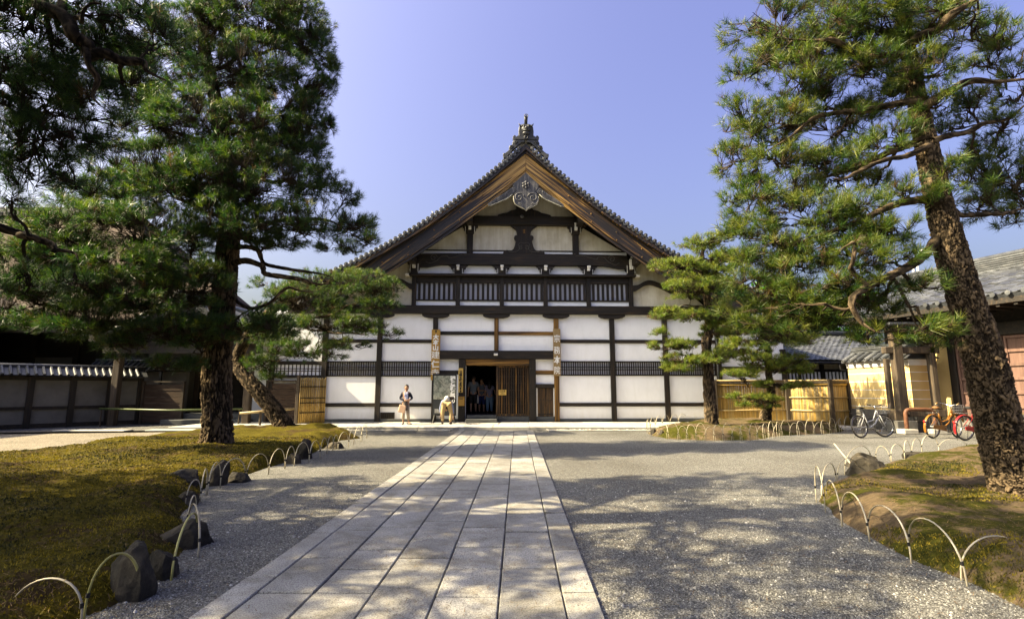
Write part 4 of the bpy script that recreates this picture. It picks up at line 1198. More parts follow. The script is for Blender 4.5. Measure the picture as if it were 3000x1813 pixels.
for s in (-1, 1):
    X = lambda x: 677 + s * (x - 677)
    wing = [ow(X(a), b_) for a, b_ in ((690, 380), (690, 345), (790, 330), (815, 345), (822, 352), (822, 330), (845, 328), (865, 350), (862, 372), (845, 392), (800, 385))]
    MB().prism(wing, OY + 0.0, OY + 0.22).build('fin', 'tile_dark', orn, bevel=0.01)
    leg = [ow(X(a), b_) for a, b_ in ((700, 385), (770, 388), (850, 395), (872, 430), (868, 455), (905, 465), (918, 495), (912, 520), (940, 545), (975, 570), (995, 568), (1003, 590), (990, 630), (960, 625), (930, 600), (890, 555), (850, 510), (800, 470), (740, 420), (690, 415))]
    lg = MB().prism(leg, OY + 0.02, OY + 0.24).build('fin', 'tile_dark', orn, bevel=0.01)
    for (cx, cy, r) in ((825, 425, 0.085), (885, 490, 0.085)):
        c = ow(X(cx), cy)
        MB().tube([(p[0], OY, p[1]) for p in spiral(c, 0.015, r, 0 if s > 0 else PI, 1.5 * s, 22)], 0.02, 6).build('scroll', 'tile_dark', lg, smooth=True)
MB().ring((U0, OY - 0.05, ow(680, 360)[1]), 0.075, 0.022, 'y', 16, 6).ball((U0, OY - 0.02, ow(680, 360)[1]), 0.06, 10, 6, (1, 0.4, 1)).build('crest_disc', 'tile_dark', orn, smooth=True)
# small ornament at the foot of the sloping ridge
c = (U0 - 4.15, 0.2, hv(4.15) + 0.25)
sm = MB().prism([(c[0] - 0.22, c[2] - 0.2), (c[0] + 0.2, c[2] - 0.15), (c[0] + 0.18, c[2] + 0.2), (c[0] + 0.05, c[2] + 0.3), (c[0] - 0.12, c[2] + 0.25), (c[0] - 0.26, c[2] + 0.05)], -0.1, 0.25).build('slope_ornament', 'tile', roof, bevel=0.01)
MB().tube([(c[0] - 0.1, 0.1, c[2] + 0.2), (c[0] - 0.05, 0.1, c[2] + 0.4), (c[0] - 0.15, 0.1, c[2] + 0.5)], [0.05, 0.04, 0.02], 6).tube([(c[0] + 0.15, 0.1, c[2] + 0.1), (c[0] + 0.5, 0.1, c[2] + 0.38), (c[0] + 0.9, 0.1, c[2] + 0.62)], 0.07, 6).build('scroll', 'tile', sm, smooth=True)

# ---- hanging gable pendant
GY = YF + 0.14
gw = lambda x, y: (U0 + (x - 679) * 0.00312, 11.02 - (y - 830) * 0.00318)
half = [(679, 830), (865, 1010), (845, 1065), (808, 1108), (830, 1125), (855, 1180), (855, 1240), (835, 1290), (795, 1320), (745, 1345), (705, 1362), (682, 1388)]
P = [gw(*p) for p in half] + [gw(2 * 679 - x, y) for x, y in half[-2:0:-1]]
ped = MB().prism(P, GY, GY + 0.12).build('gable_pendant', 'carved', T, bevel=0.012)
for s in (-1, 1):
    X = lambda x: 679 + s * (x - 679)
    c = gw(X(775), 1195)
    mb = MB().tube([(p[0], GY - 0.005, p[1]) for p in spiral(c, 0.03, 0.23, 0.2 if s > 0 else PI - 0.2, 1.45 * s, 30)], 0.022, 6)
    mb.tube([(p[0], GY - 0.005, p[1]) for p in [gw(X(a), b_) for a, b_ in ((855, 1200), (840, 1270), (790, 1305), (740, 1330), (690, 1365))]], 0.018, 6)
    mb.tube([(p[0], GY - 0.005, p[1]) for p in spiral(gw(X(765), 1290), 0.01, 0.07, 0, 1.2 * s, 14)], 0.014, 5)
    mb.build('scroll', 'carved', ped, smooth=True)
    wing = [(790, 1085), (860, 1035), (925, 1085), (1000, 1140), (1100, 1205), (1215, 1290), (1212, 1315), (1170, 1315), (1110, 1285), (1055, 1262), (1015, 1245), (965, 1225), (915, 1190), (850, 1135)]
    wg = MB().prism([gw(X(a), b_) for a, b_ in wing], GY + 0.02, GY + 0.11).build('pendant_wing', 'carved', T, bevel=0.008)
    mb = MB()
    for off in (0, 22, 44):
        mb.tube([(p[0], GY + 0.015, p[1]) for p in smooth_path([gw(X(a), b_) for a, b_ in ((905, 1095 + off), (960, 1150 + off * 0.8), (1040, 1190 + off * 0.8), (1100, 1240 + off * 0.6), (1190, 1298 + off * 0.2))], 16)], 0.010, 5)
    mb.tube([(p[0], GY + 0.015, p[1]) for p in spiral(gw(X(890), 1105), 0.01, 0.13, 0, 1.6 * s, 22)], 0.014, 5)
    mb.build('carved_line', 'carved', wg, smooth=True)
    MB().tube([(p[0], GY + 0.015, p[1]) for p in [gw(X(a), b_) for a, b_ in ((1212, 1318), (1170, 1318), (1110, 1288), (1055, 1265), (1015, 1248), (965, 1228), (915, 1193), (868, 1150))]], 0.02, 6).build('pale_rim', 'carved_edge', wg, smooth=True)
MB().tube([(p[0], GY, p[1]) for p in P[5:-4]], 0.016, 6).build('pale_rim', 'carved_edge', ped, smooth=True)
fl = MB().ball((U0, GY - 0.03, gw(0, 1015)[1]), 0.06, 10, 6)
for k in range(6):
    a = k * PI / 3 + PI / 6
    fl.ball((U0 + 0.125 * math.cos(a), GY - 0.015, gw(0, 1015)[1] + 0.125 * math.sin(a)), 0.062, 8, 6, (1, 0.5, 1))
fl.build('flower_boss', 'carved', ped, smooth=True)
# downpipe at the corner post
MB().tube([(9.18, -0.2, 0.15), (9.18, -0.2, 4.6)], 0.035, 8).build('downpipe', 'grey_wood', T, smooth=True)

# ------------------------------------------------------------------ things fixed to or standing at the front
def tw(u, y, w=0.0):
    """hall measure -> world"""
    return Vector((u * math.cos(TA) - y * math.sin(TA), 23.3 + u * math.sin(TA) + y * math.cos(TA), w))
lamp = thing('security_lamp', 'small white box lamp fixed on the lintel over the door', 'lamp', tw(-0.72, -0.25, 3.02), TA, local=True)
bx('housing', 'white', lamp, -0.09, 0.09, -0.09, 0.06, -0.05, 0.05, 0.012)
bx('bracket', 'iron', lamp, -0.03, 0.03, -0.02, 0.06, -0.07, -0.05)
s1 = thing('sign_board', 'tall golden wooden board with white characters beside the poster', 'sign', tw(-3.37, -0.15, 3.0), TA, 'name boards on the posts', local=True)
bx('board', 'sign_gold', s1, -0.185, 0.185, -0.06, 0.035, -1.10, 1.12, 0.008)
MB().box(-0.03, 0.03, -0.066, -0.06, 0.98, 1.09).build('hanger', 'iron', s1)
for ch, z, sz_ in (('大', 0.78, 0.24), ('本', 0.55, 0.24), ('山', 0.31, 0.25), ('建', 0.0, 0.35), ('仁', -0.40, 0.34), ('寺', -0.79, 0.36)):
    put_glyph(ch, sz_, 0.0, -0.066, z, 'letter_white', s1, 1.1, 1.0, 0.003 if ch in '建寺' else 0.010)
s2 = thing('sign_board', 'tall pale wooden board with four white characters near the side door', 'sign', tw(1.99, -0.15, 3.12), TA, 'name boards on the posts', local=True)
bx('board', 'sign_pale', s2, -0.16, 0.16, -0.06, 0.035, -1.03, 1.05, 0.008)
for ch, z in (('宗', 0.62), ('務', 0.10), ('本', -0.33), ('院', -0.78)):
    put_glyph(ch, 0.31, 0.0, -0.066, z, 'letter_white', s2, 0.95, 1.15, 0.003 if ch in '務院宗' else 0.010)
s3 = thing('name_plate', 'narrow yellow board with black brushed characters on the door post', 'sign', tw(-2.25, -0.17, 1.9), TA, local=True)
bx('board', 'plate_yellow', s3, -0.10, 0.10, -0.03, 0.0, -0.53, 0.52, 0.005)
for ch, z, q in (('社', 0.36, 0.14), ('峰', 0.23, 0.14), ('主', 0.10, 0.14), ('顕', -0.03, 0.14), ('本', -0.15, 0.14), ('所', -0.25, 0.12), ('事', -0.35, 0.08), ('務', -0.42, 0.08), ('局', -0.485, 0.08)):
    put_glyph(ch, q, 0, -0.034, z, 'letter_black', s3, 1, 1, 0.004, 0.003)
mbx = thing('letter_box', 'orange wooden box mounted low on the door post', 'letter box', tw(-2.21, -0.17, 1.0), TA, local=True)
bx('case', 'sign_gold', mbx, -0.14, 0.14, -0.14, 0.0, -0.20, 0.19, 0.01)
bx('slot', 'iron', mbx, -0.07, 0.07, -0.145, -0.139, 0.09, 0.115)
bx('lid', 'gold_flat', mbx, -0.15, 0.15, -0.16, 0.0, 0.193, 0.215, 0.004)
nt_ = thing('notice_board', 'small yellow notice hung on the lattice door', 'notice', tw(-0.42, 0.03, 1.37), TA, local=True)
bx('board', 'plate_yellow', nt_, -0.17, 0.17, -0.03, 0.0, -0.115, 0.115, 0.004)
for i, ch in enumerate('拝観時間'):
    put_glyph(ch, 0.06, -0.10 + 0.065 * i, -0.033, 0.068, 'letter_black', nt_, 1, 1, 0.002, 0.002)
for z, w in ((0.01, 0.12), (-0.035, 0.06), (-0.08, 0.09)):
    MB().box(-w, w, -0.033, -0.030, z - 0.007, z + 0.007).build('print_line', 'letter_black', nt_)

# poster on a black stand
pm, nt, b, out = new_mat('poster_landscape')
v = coords(nt)
base = ramp(nt, noise(nt, v, 2.2, 4, 0.6), [(0.3, (0.20, 0.24, 0.20)), (0.7, (0.36, 0.35, 0.28))])
ink = ramp(nt, noise(nt, coords(nt, (1, 1, 1), (0, 0.7, 0)), 5, 6, 0.75, 1.2), [(0.42, (0.10, 0.14, 0.12)), (0.56, (1, 1, 1))])
nt.links.new(mixc(nt, 0.75, base, ink, 'MULTIPLY'), b.inputs['Base Color'])
b.inputs['Roughness'].default_value = 0.6
po = thing('poster_stand', 'black framed exhibition poster on a stand with ink landscape and white characters', 'poster', tw(-2.90, -0.72, 0.11), TA, local=True)
bx('panel', 'iron', po, -0.51, 0.51, -0.02, 0.02, 0.30, 2.06, 0.004)
bx('picture', pm, po, -0.46, 0.47, -0.026, -0.021, 0.98, 1.97)
bx('lower_sheet', flat('dark_print', (0.03, 0.036, 0.042), 0.6), po, -0.46, 0.47, -0.026, -0.021, 0.34, 0.96)
for s in (-0.40, 0.40):
    MB().tube([(s, -0.02, 0.32), (s * 1.15, -0.12, 0.0)], 0.022, 6).tube([(s, 0.02, 0.5), (s * 1.15, 0.36, 0.0)], 0.022, 6).build('leg', 'iron', po)
    bx('foot', 'iron', po, s * 1.15 - 0.06, s * 1.15 + 0.06, -0.19, -0.02, 0.0, 0.03)
for i, ch in enumerate('禅と武と画の'):
    put_glyph(ch, 0.235, 0.35, -0.03, 1.86 - 0.19 * i, 'letter_white', po, 1.0, 0.95, 0.009, 0.003)
for i in range(5):
    bx('print_line', 'letter_white', po, -0.40, -0.40 + 0.24 - 0.02 * i, -0.029, -0.026, 0.42 + 0.035 * i, 0.43 + 0.035 * i)
# ------------------------------------------------------------------ tiled roofs made of single tiles
def pantile():
    nx = 8
    mb = MB()
    top, bot = [], []
    for i in range(nx + 1):
        x = i / nx
        z = 0.10 * math.sin(2 * PI * (x * 0.95 + 0.02)) * (0.6 if x > 0.5 else 1.0)
        top.append((x * 1.06 - 0.03, z))
    v, f = [], []
    for (y, dz) in ((0.0, 0.0), (1.12, -0.10)):
        v += [(x, y, z + dz + 0.13) for x, z in top]
    v += [(x, 0.0, z + 0.03) for x, z in top]
    n = nx + 1
    for i in range(nx):
        f.append((i, i + 1, n + i + 1, n + i))
        f.append((2 * n + i, 2 * n + i + 1, i + 1, i))
    f += [(0, n, 2 * n), (n - 1, 3 * n - 1, 2 * n - 1)]
    return mb.add(v, f).mesh('roof_tile', 'tile', smooth=False, fix=False)
PANTILE = pantile()
def tile_field(parent, E0, E1, R0, R1, nc, nr, name='roof_tile', seed=1, limit=300, thick=0.14):
    """E0-E1 eave, R0-R1 ridge (world); one object per tile up to limit"""
    r = random.Random(seed)
    o_ = org(parent)
    E0, E1, R0, R1 = [Vector(p) for p in (E0, E1, R0, R1)]
    P = lambda a, b_: (E0.lerp(E1, a)).lerp(R0.lerp(R1, a), b_)
    nrm = (E1 - E0).cross(R0 - E0).normalized()
    if nrm.z < 0:
        nrm = -nrm
    flip = ((E1 - E0).cross(R0 - E0)).z < 0
    k = 0
    for j in range(nr):
        for i in range(nc):
            p = P(i / nc, j / nr)
            ex = (P((i + 1) / nc, j / nr) - p)
            ey = (P(i / nc, (j + 1) / nr) - p)
            if flip:
                p = p + ex; ex = -ex
            s = ex.length * 0.55
            q = p + nrm * (0.02 + r.uniform(-0.006, 0.006)) - o_
            m = Matrix.Identity(4)
            ez = nrm + (ex.normalized() * r.uniform(-0.03, 0.03)) + (ey.normalized() * r.uniform(-0.03, 0.03))
            for c, vec in enumerate((ex, ey, ez * s, q)):
                m[0][c], m[1][c], m[2][c] = vec
            o = bpy.data.objects.new(name, PANTILE)
            link(o, parent)
            o.matrix_local = m
            k += 1
    MB().hexa([E0 - nrm * thick, E1 - nrm * thick, R1 - nrm * thick, R0 - nrm * thick, E0, E1, R1, R0]).build('roof_bed', 'tile_dark', parent, world=True)
def eave_discs(parent, E0, E1, n, r=0.085, drop=0.05, mat='tile', roll=0.0, up=None):
    E0, E1 = Vector(E0), Vector(E1)
    d = (E1 - E0).normalized()
    out = Vector((d.y, -d.x, 0))
    if up is not None and out.dot(up) > 0:
        out = -out
    for i in range(n):
        p = E0.lerp(E1, (i + 0.5) / n) - Vector((0, 0, drop))
        mb = MB().tube([p + out * 0.05, p - out * 0.06], r, 12)
        mb.tube([p + out * 0.055, p + out * 0.05], r * 0.65, 10)
        if roll:
            q = up * roll
            mb.tube([p, p + q], r, 8)
        mb.build('eave_disc', mat, parent, world=True)

# ------------------------------------------------------------------ bamboo fence
FA, FB, FC_, FD = Vector((8.75, 22.85, 0)), Vector((11.9, 23.0, 0)), Vector((13.15, 21.9, 0)), Vector((14.2, 22.35, 0))
fence = thing('bamboo_fence', 'yellow bamboo fence with dark coping behind the island of small pines', 'fence', FA)
cane_me = MB().tube([(0, 0, 0), (0, 0, 0.55), (0, 0, 0.56), (0, 0, 0.575), (0, 0, 1.1), (0, 0, 1.75)], [0.0215, 0.0205, 0.023, 0.0205, 0.0205, 0.019], 7).mesh('cane', 'cane', smooth=True)
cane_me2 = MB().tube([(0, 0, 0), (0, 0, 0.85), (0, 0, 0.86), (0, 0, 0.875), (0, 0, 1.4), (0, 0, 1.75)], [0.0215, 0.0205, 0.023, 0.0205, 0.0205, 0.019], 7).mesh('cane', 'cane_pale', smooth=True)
rs = random.Random(3)
for a, b_, pale in ((FA, FB, 0.1), (FB, FC_, 0.75), (FC_, FD, 0.1)):  # angled run mostly paler canes: its stronger sunlight put into the colour
    L = (b_ - a).length
    n = int(L / 0.043)
    dr = (b_ - a).normalized(); nm = Vector((dr.y, -dr.x, 0))
    for i in range(n):
        p = a.lerp(b_, (i + 0.5) / n) - FA
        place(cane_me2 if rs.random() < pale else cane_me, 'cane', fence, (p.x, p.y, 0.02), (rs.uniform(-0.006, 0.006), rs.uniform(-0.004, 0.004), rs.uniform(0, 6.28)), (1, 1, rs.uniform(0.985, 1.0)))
    for z, r in ((0.62, 0.032), (1.17, 0.030), (1.70, 0.040)):
        q = nm * 0.05
        MB().tube([a + q + Vector((0, 0, z + rs.uniform(-0.02, 0.02))), a.lerp(b_, 0.5) + q + Vector((0, 0, z)), b_ + q + Vector((0, 0, z + rs.uniform(-0.02, 0.02)))], r, 8).build('cross_pole', 'cane_pale' if z < 1.6 else 'cane', fence, smooth=True, world=True)
    MB().wall(a + Vector((-0.05, 0, 0)), b_ + Vector((0.05, 0, 0)), 1.76, 1.84, 0.26).build('coping', 'post_old', fence, world=True)
    MB().tube([a + Vector((0, -0.04, 1.875)), b_ + Vector((0, -0.04, 1.875))], 0.035, 8).build('coping_pole', 'cane_pale', fence, smooth=True, world=True)
for p in (FA, FB, FC_, FD):
    q = p + Vector((0, -0.09, 0))
    MB().box(q.x - 0.07, q.x + 0.07, q.y - 0.07, q.y + 0.07, 0, 1.92).build('post', 'post_old', fence, bevel=0.01, world=True)

# ------------------------------------------------------------------ low tiled outbuilding behind the fence
OB = Vector((14, 25, 0))
ob = thing('outbuilding', 'low plastered outbuilding with a grey tiled roof behind the bamboo fence', 'outbuilding', OB)
MB().box(11.5, 16.0, 25.0, 28.0, 0, 2.9).build('wall', 'cream', ob, world=True)
MB().box(12.0, 15.9, 24.93, 24.99, 1.75, 2.38).build('window_backing', 'iron', ob, world=True)
for i in range(22):
    x = 12.1 + i * 0.172
    MB().box(x, x + 0.075, 24.88, 24.93, 1.82, 2.32).build('bar', 'paper', ob, world=True)
for x in (12.0, 13.6, 14.7, 15.9):
    MB().box(x - 0.08, x + 0.08, 24.85, 24.99, 0, 2.85).build('post', 'wood_up', ob, bevel=0.01, world=True)
for z in (1.72, 2.36):
    MB().box(11.6, 15.95, 24.87, 24.985, z, z + 0.09).build('rail', 'wood_flat', ob, world=True)
tile_field(ob, (11.2, 24.4, 2.86), (16.0, 24.3, 2.84), (13.9, 28.4, 4.45), (19.3, 28.3, 4.3), 19, 15, seed=4)
MB().tube([(11.2, 24.3, 2.72), (16.0, 24.2, 2.70)], 0.06, 8).tube([(15.1, 24.22, 2.66), (15.15, 24.22, 2.4), (15.9, 24.0, 2.25)], 0.04, 8).build('gutter_pipe', 'iron', ob, smooth=True, world=True)
MB().tube([(13.9, 28.4, 4.62), (19.3, 28.3, 4.45)], 0.14, 8).build('ridge', 'tile_dark', ob, smooth=True, world=True)
MB().hexa([(16.0, 24.25, 2.74), (16.25, 24.2, 2.74), (19.6, 28.3, 4.2), (19.3, 28.3, 4.2), (16.0, 24.25, 2.96), (16.25, 24.2, 2.96), (19.6, 28.3, 4.42), (19.3, 28.3, 4.42)]).build('verge', 'tile', ob, world=True)

# ------------------------------------------------------------------ ochre wall with white lines
WL, WC, WE = Vector((14.2, 22.2, 0)), Vector((14.6, 19.3, 0)), Vector((15.35, 19.42, 0))
ow_ = thing('ochre_wall', 'ochre garden wall with five white lines, stone footing and tile coping', 'wall', WC)
def side(a, b_, off):
    d = (b_ - a).normalized()
    return Vector((d.y, -d.x, 0)) * off
TH = 0.36
inn = Vector((TH, 0.05, 0))
# body as a solid block seen on two faces
B0, B1, B2, B3 = WL, WC, WE, Vector((15.1, 22.3, 0))
MB().hexa([(p.x, p.y, 0.72) for p in (B0, B1, B2, B3)] + [(p.x, p.y, 2.38) for p in (B0, B1, B2, B3)]).build('body', 'ochre', ow_, world=True)
MB().hexa([(p.x, p.y, 2.38) for p in (B0 + Vector((-0.04, 0, 0)), B1 + Vector((-0.04, -0.04, 0)), B2 + Vector((0.02, -0.04, 0)), B3)] + [(p.x, p.y, 2.60) for p in (B0 + Vector((-0.1, 0, 0)), B1 + Vector((-0.1, -0.1, 0)), B2 + Vector((0.02, -0.1, 0)), B3)]).build('cornice', 'white', ow_, world=True)
for i in range(5):
    z = 0.82 + i * 0.325
    d1 = side(B0, B1, -0.004); d2 = side(B1, B2, 0.004)
    MB().hexa([(B0.x - 0.006, B0.y, z), (B1.x - 0.006, B1.y - 0.006, z), (B1.x + 0.02, B1.y, z), (B0.x + 0.02, B0.y, z), (B0.x - 0.006, B0.y, z + 0.022), (B1.x - 0.006, B1.y - 0.006, z + 0.022), (B1.x + 0.02, B1.y, z + 0.022), (B0.x + 0.02, B0.y, z + 0.022)]).build('white_line', 'letter_white', ow_, world=True)
    MB().hexa([(B1.x - 0.0055, B1.y - 0.0065, z + 0.0005), (B2.x, B2.y - 0.0065, z + 0.0005), (B2.x, B2.y + 0.02, z + 0.0005), (B1.x + 0.01, B1.y + 0.02, z + 0.0005), (B1.x - 0.0055, B1.y - 0.0065, z + 0.0215), (B2.x, B2.y - 0.0065, z + 0.0215), (B2.x, B2.y + 0.02, z + 0.0215), (B1.x + 0.01, B1.y + 0.02, z + 0.0215)]).build('white_line', 'letter_white', ow_, world=True)
rs = random.Random(8)
for (a, b_, n) in ((B0, B1, 4), (B1, B2, 1)):
    for row in range(2):
        for i in range(n):
            p, q = a.lerp(b_, i / n), a.lerp(b_, (i + 1) / n)
            z0, z1 = (0.0, 0.32) if row == 0 else (0.33, 0.715)
            dd = (b_ - a).normalized() * 0.008
            m = Vector((-(b_ - a).y, (b_ - a).x, 0)).normalized() * 0.14
            if m.dot(Vector((1, 0.5, 0))) < 0:
                m = -m
            o2 = -m * 0.45 + -m * rs.uniform(0, 0.15)
            MB().hexa([(v.x, v.y, z0) for v in (p + dd + o2, q - dd + o2, q - dd + m, p + dd + m)] + [(v.x, v.y, z1) for v in (p + dd + o2, q - dd + o2, q - dd + m, p + dd + m)]).build('footing_stone', 'stone', ow_, bevel=0.02, world=True)
tile_bed = MB().hexa([(14.0, 22.3, 2.62), (14.36, 19.05, 2.62), (15.6, 19.1, 2.62), (15.2, 22.4, 2.62), (14.55, 22.3, 3.0), (14.9, 19.2, 3.0), (15.1, 19.2, 3.0), (14.7, 22.4, 3.0)]).build('coping', 'tile_dark', ow_, world=True)
n = 8
for i in range(n):
    p = Vector((13.98, 22.3, 2.66)).lerp(Vector((14.34, 19.1, 2.66)), (i + 0.5) / n)
    MB().tube([p + Vector((-0.05, -0.005, -0.01)), p + Vector((0.62, 0.08, 0.38))], 0.085, 10).ring((p.x - 0.06, p.y, p.z - 0.01), 0.06, 0.018, 'x', 12, 5).build('coping_tile', 'tile', ow_, smooth=False, world=True)
for k in range(4):
    MB().hexa([(14.42 + 0.03 * k, 22.3, 3.0 + 0.07 * k), (14.80 + 0.03 * k, 19.1, 3.0 + 0.07 * k), (15.2 - 0.03 * k, 19.15, 3.0 + 0.07 * k), (14.85 - 0.03 * k, 22.35, 3.0 + 0.07 * k), (14.42 + 0.03 * k, 22.3, 3.045 + 0.07 * k), (14.80 + 0.03 * k, 19.1, 3.045 + 0.07 * k), (15.2 - 0.03 * k, 19.15, 3.045 + 0.07 * k), (14.85 - 0.03 * k, 22.35, 3.045 + 0.07 * k)]).build('ridge_course', 'tile', ow_, world=True)

# ------------------------------------------------------------------ side hall with red-brown doors
HD = Vector((0.26, -0.966, 0)).normalized()         # along its front, towards the camera
HN = Vector((-HD.y, HD.x, 0)) * -1                    # outward, to the path
if HN.x > 0:
    HN = -HN
W0 = Vector((16.0, 19.6, 0))
sh = thing('side_hall', 'side hall with red-brown panelled doors and a long grey tiled roof', 'hall', W0)
hp = lambda t, out=0.0, z=0.0: W0 + HD * t + HN * out + Vector((0, 0, z))
def slab(name, mat, t0, t1, o0, o1, z0, z1, bevel=0.0, label=None):
    c = [hp(t0, o0), hp(t1, o0), hp(t1, o1), hp(t0, o1)]
    return MB().hexa([(p.x, p.y, z0) for p in c] + [(p.x, p.y, z1) for p in c]).build(name, mat, sh, bevel=bevel, label=label, world=True)
slab('wall', 'wood_flat', -2.2, 12, -5.5, -0.15, 0.0, 4.3)
slab('plinth', 'stone', -0.2, 12, -0.1, 0.5, 0.0, 0.42)
slab('lintel', 'wood_flat', -0.3, 12, -0.14, 0.12, 3.3, 3.75, 0.02)
slab('side_wall', 'ochre', -0.15, 0.35, -0.145, 0.03, 0.42, 3.3)
slab('post', 'wood_up', -0.45, -0.15, -0.14, 0.16, 0.0, 4.2, 0.02)
slab('post', 'wood_up', 0.35, 0.6, -0.14, 0.10, 0.42, 3.3, 0.02)
def door(t0, t1):
    dr = slab('door', 'door_red', t0, t1, -0.13, -0.02, 0.42, 3.29)
    nc, nrw = 2, 6
    w = (t1 - t0) / nc
    for i in range(nc + 1):
        slab('stile', 'door_red', t0 + i * w - 0.07 + (0.07 if i == 0 else 0), t0 + i * w + 0.07 - (0.07 if i == nc else 0), -0.019, 0.05, 0.42, 3.29, 0.006).parent = dr
    for j in range(nrw + 1):
        z = 0.42 + j * 2.77 / nrw
        for i in range(nc):
            slab('door_rail', 'door_red', t0 + i * w + 0.071, t0 + (i + 1) * w - 0.071, -0.019, 0.035, z, z + 0.10, 0.006).parent = dr
for t0 in (0.62, 2.15, 5.6, 7.1):
    door(t0, t0 + 1.5)
for t0 in (3.7,):
    pd = slab('plank_door', 'door_red', t0, t0 + 1.85, -0.13, -0.02, 0.42, 3.29)
    for k in range(5):
        slab('plank', 'door_red', t0 + 0.02 + k * 0.365, t0 + 0.375 + k * 0.365, -0.019, 0.02, 0.44, 3.27, 0.01).parent = pd
slab('window', 'iron', 8.65, 11.5, -0.13, -0.05, 1.4, 3.2)
# mossy gutter kerb with little round tile ends before the doors
slab('gutter_wall', 'stone', 2.5, 12, 1.0, 1.35, 0.0, 0.62)
slab('mossy_top', 'moss_dry', 2.5, 12, 0.97, 1.38, 0.74, 0.80)
for k in range(16):
    p = hp(2.6 + k * 0.2, 1.32, 0.68)
    MB().tube([p + HN * 0.07, p - HN * 0.3], 0.062, 10).build('round_tile_end', 'tile_dark', sh, world=True)
# roof
e0, e1 = hp(-1.2, 1.6, 4.43), hp(9.5, 1.6, 4.43)
r0, r1 = hp(-4.15, -2.5, 6.0), hp(9.5, -2.5, 6.0)
r0 = hp(-3.0, -2.5, 6.0)
e0 = hp(-2.6, 1.6, 4.43)
tile_field(sh, e0, e1, r0, r1, 29, 10, seed=6)
eave_discs(sh, e0 + HN * 0.04, e1 + HN * 0.04, 29, 0.075, -0.02, up=-HN)
for k in range(6):
    z = 6.02 + 0.085 * k
    c = [hp(-3.2, -2.42 - 0.0, z), hp(9.5, -2.42, z), hp(9.5, -2.9, z), hp(-3.2, -2.9, z)]
    c = [p + HN * (-0.02 * k) for p in c[:2]] + c[2:]
    MB().hexa([(p.x, p.y, z) for p in c] + [(p.x, p.y, z + 0.05) for p in c]).build('ridge_course', 'tile', sh, world=True)
MB().tube([hp(-3.2, -2.66, 6.56), hp(9.5, -2.66, 6.56)], 0.11, 10).build('ridge_cap', 'tile', sh, smooth=True, world=True)
MB().tube([hp(-2.8, 1.55, 4.5), hp(-3.2, -2.4, 6.1)], 0.10, 8).build('verge_roll', 'tile', sh, smooth=True, world=True)
MB().ball(hp(-3.25, -2.6, 6.35), 0.32, 10, 8, (1, 0.5, 1)).build('ridge_end', 'tile', sh, smooth=True, world=True)
b0 = [hp(-3.0, -5.5), hp(9.5, -5.5)]
MB().add([(r0.x, r0.y, r0.z - 0.05), (r1.x, r1.y, r1.z - 0.05), (b0[1].x, b0[1].y, 4.4), (b0[0].x, b0[0].y, 4.4)], [(0, 1, 2, 3)]).build('back_slope', 'tile_dark', sh, world=True)
slab('eave_board', 'wood_flat', -2.4, 9.5, -0.1, 1.5, 4.18, 4.24)
slab('eave_fascia', 'wood_flat', -2.6, 9.5, 1.42, 1.56, 4.16, 4.47)
for k in range(24):
    slab('rafter', 'wood_flat', -2.3 + k * 0.48, -2.2 + k * 0.48, 0.13, 1.5, 4.08, 4.175)
MB().tube([hp(-0.62, 0.25, 0.3), hp(-0.62, 0.25, 4.1)], 0.05, 10).build('downpipe', 'chrome', sh, smooth=True, world=True)

# timber gate post with bracket before the ochre wall
gpz = Vector((13.85, 18.85, 0))
gpo = thing('gate_post', 'stout old timber post with crossbeam on a dark block before the ochre wall', 'post', gpz)
bx('shaft', 'post_old', gpo, -0.16, 0.16, -0.14, 0.14, 0.62, 3.75, 0.02)
bx('side_post', 'post_old', gpo, -0.34, -0.18, 0.1, 0.26, 0.8, 2.6, 0.015)
bx('base_block', 'post_old', gpo, -0.36, 0.1, -0.12, 0.3, 0.42, 0.78, 0.02)
bx('footing', 'stone', gpo, -0.38, 0.35, -0.2, 0.35, 0.0, 0.42, 0.02)
bx('crossbeam', 'post_old', gpo, -0.45, 1.5, -0.10, 0.12, 2.78, 3.02, 0.02)
bx('low_beam', 'post_old', gpo, 0.17, 1.5, -0.10, 0.12, 0.55, 0.80, 0.02)
bx('side_shaft', 'post_old', gpo, 1.15, 1.35, -0.1, 0.14, 0.8, 3.4, 0.02)
gp_roof = bx('roof', 'tile_dark', gpo, -0.5, 1.6, -0.5, 0.6, 3.75, 3.85, 0.02)

# rusty pipe rail on stone blocks
pr_ = Vector((13.9, 18.2, 0))
rk = thing('pipe_barrier', 'rusty bent pipe barrier standing in two pale stone blocks', 'barrier', pr_)
pts = smooth_path([(-0.44, 0, 0.1), (-0.44, 0, 0.55), (-0.42, 0, 0.74), (-0.27, 0, 0.82), (0.3, 0, 0.82), (0.45, 0, 0.78), (0.52, 0, 0.62), (0.54, 0, 0.1)], 36)
MB().tube([tuple(p) for p in pts], 0.065, 12).build('pipe', 'rust', rk, smooth=True)
for x in (-0.44, 0.54):
    bx('footing', 'kerb', rk, x - 0.24, x + 0.24, -0.2, 0.2, 0.0, 0.17, 0.02)

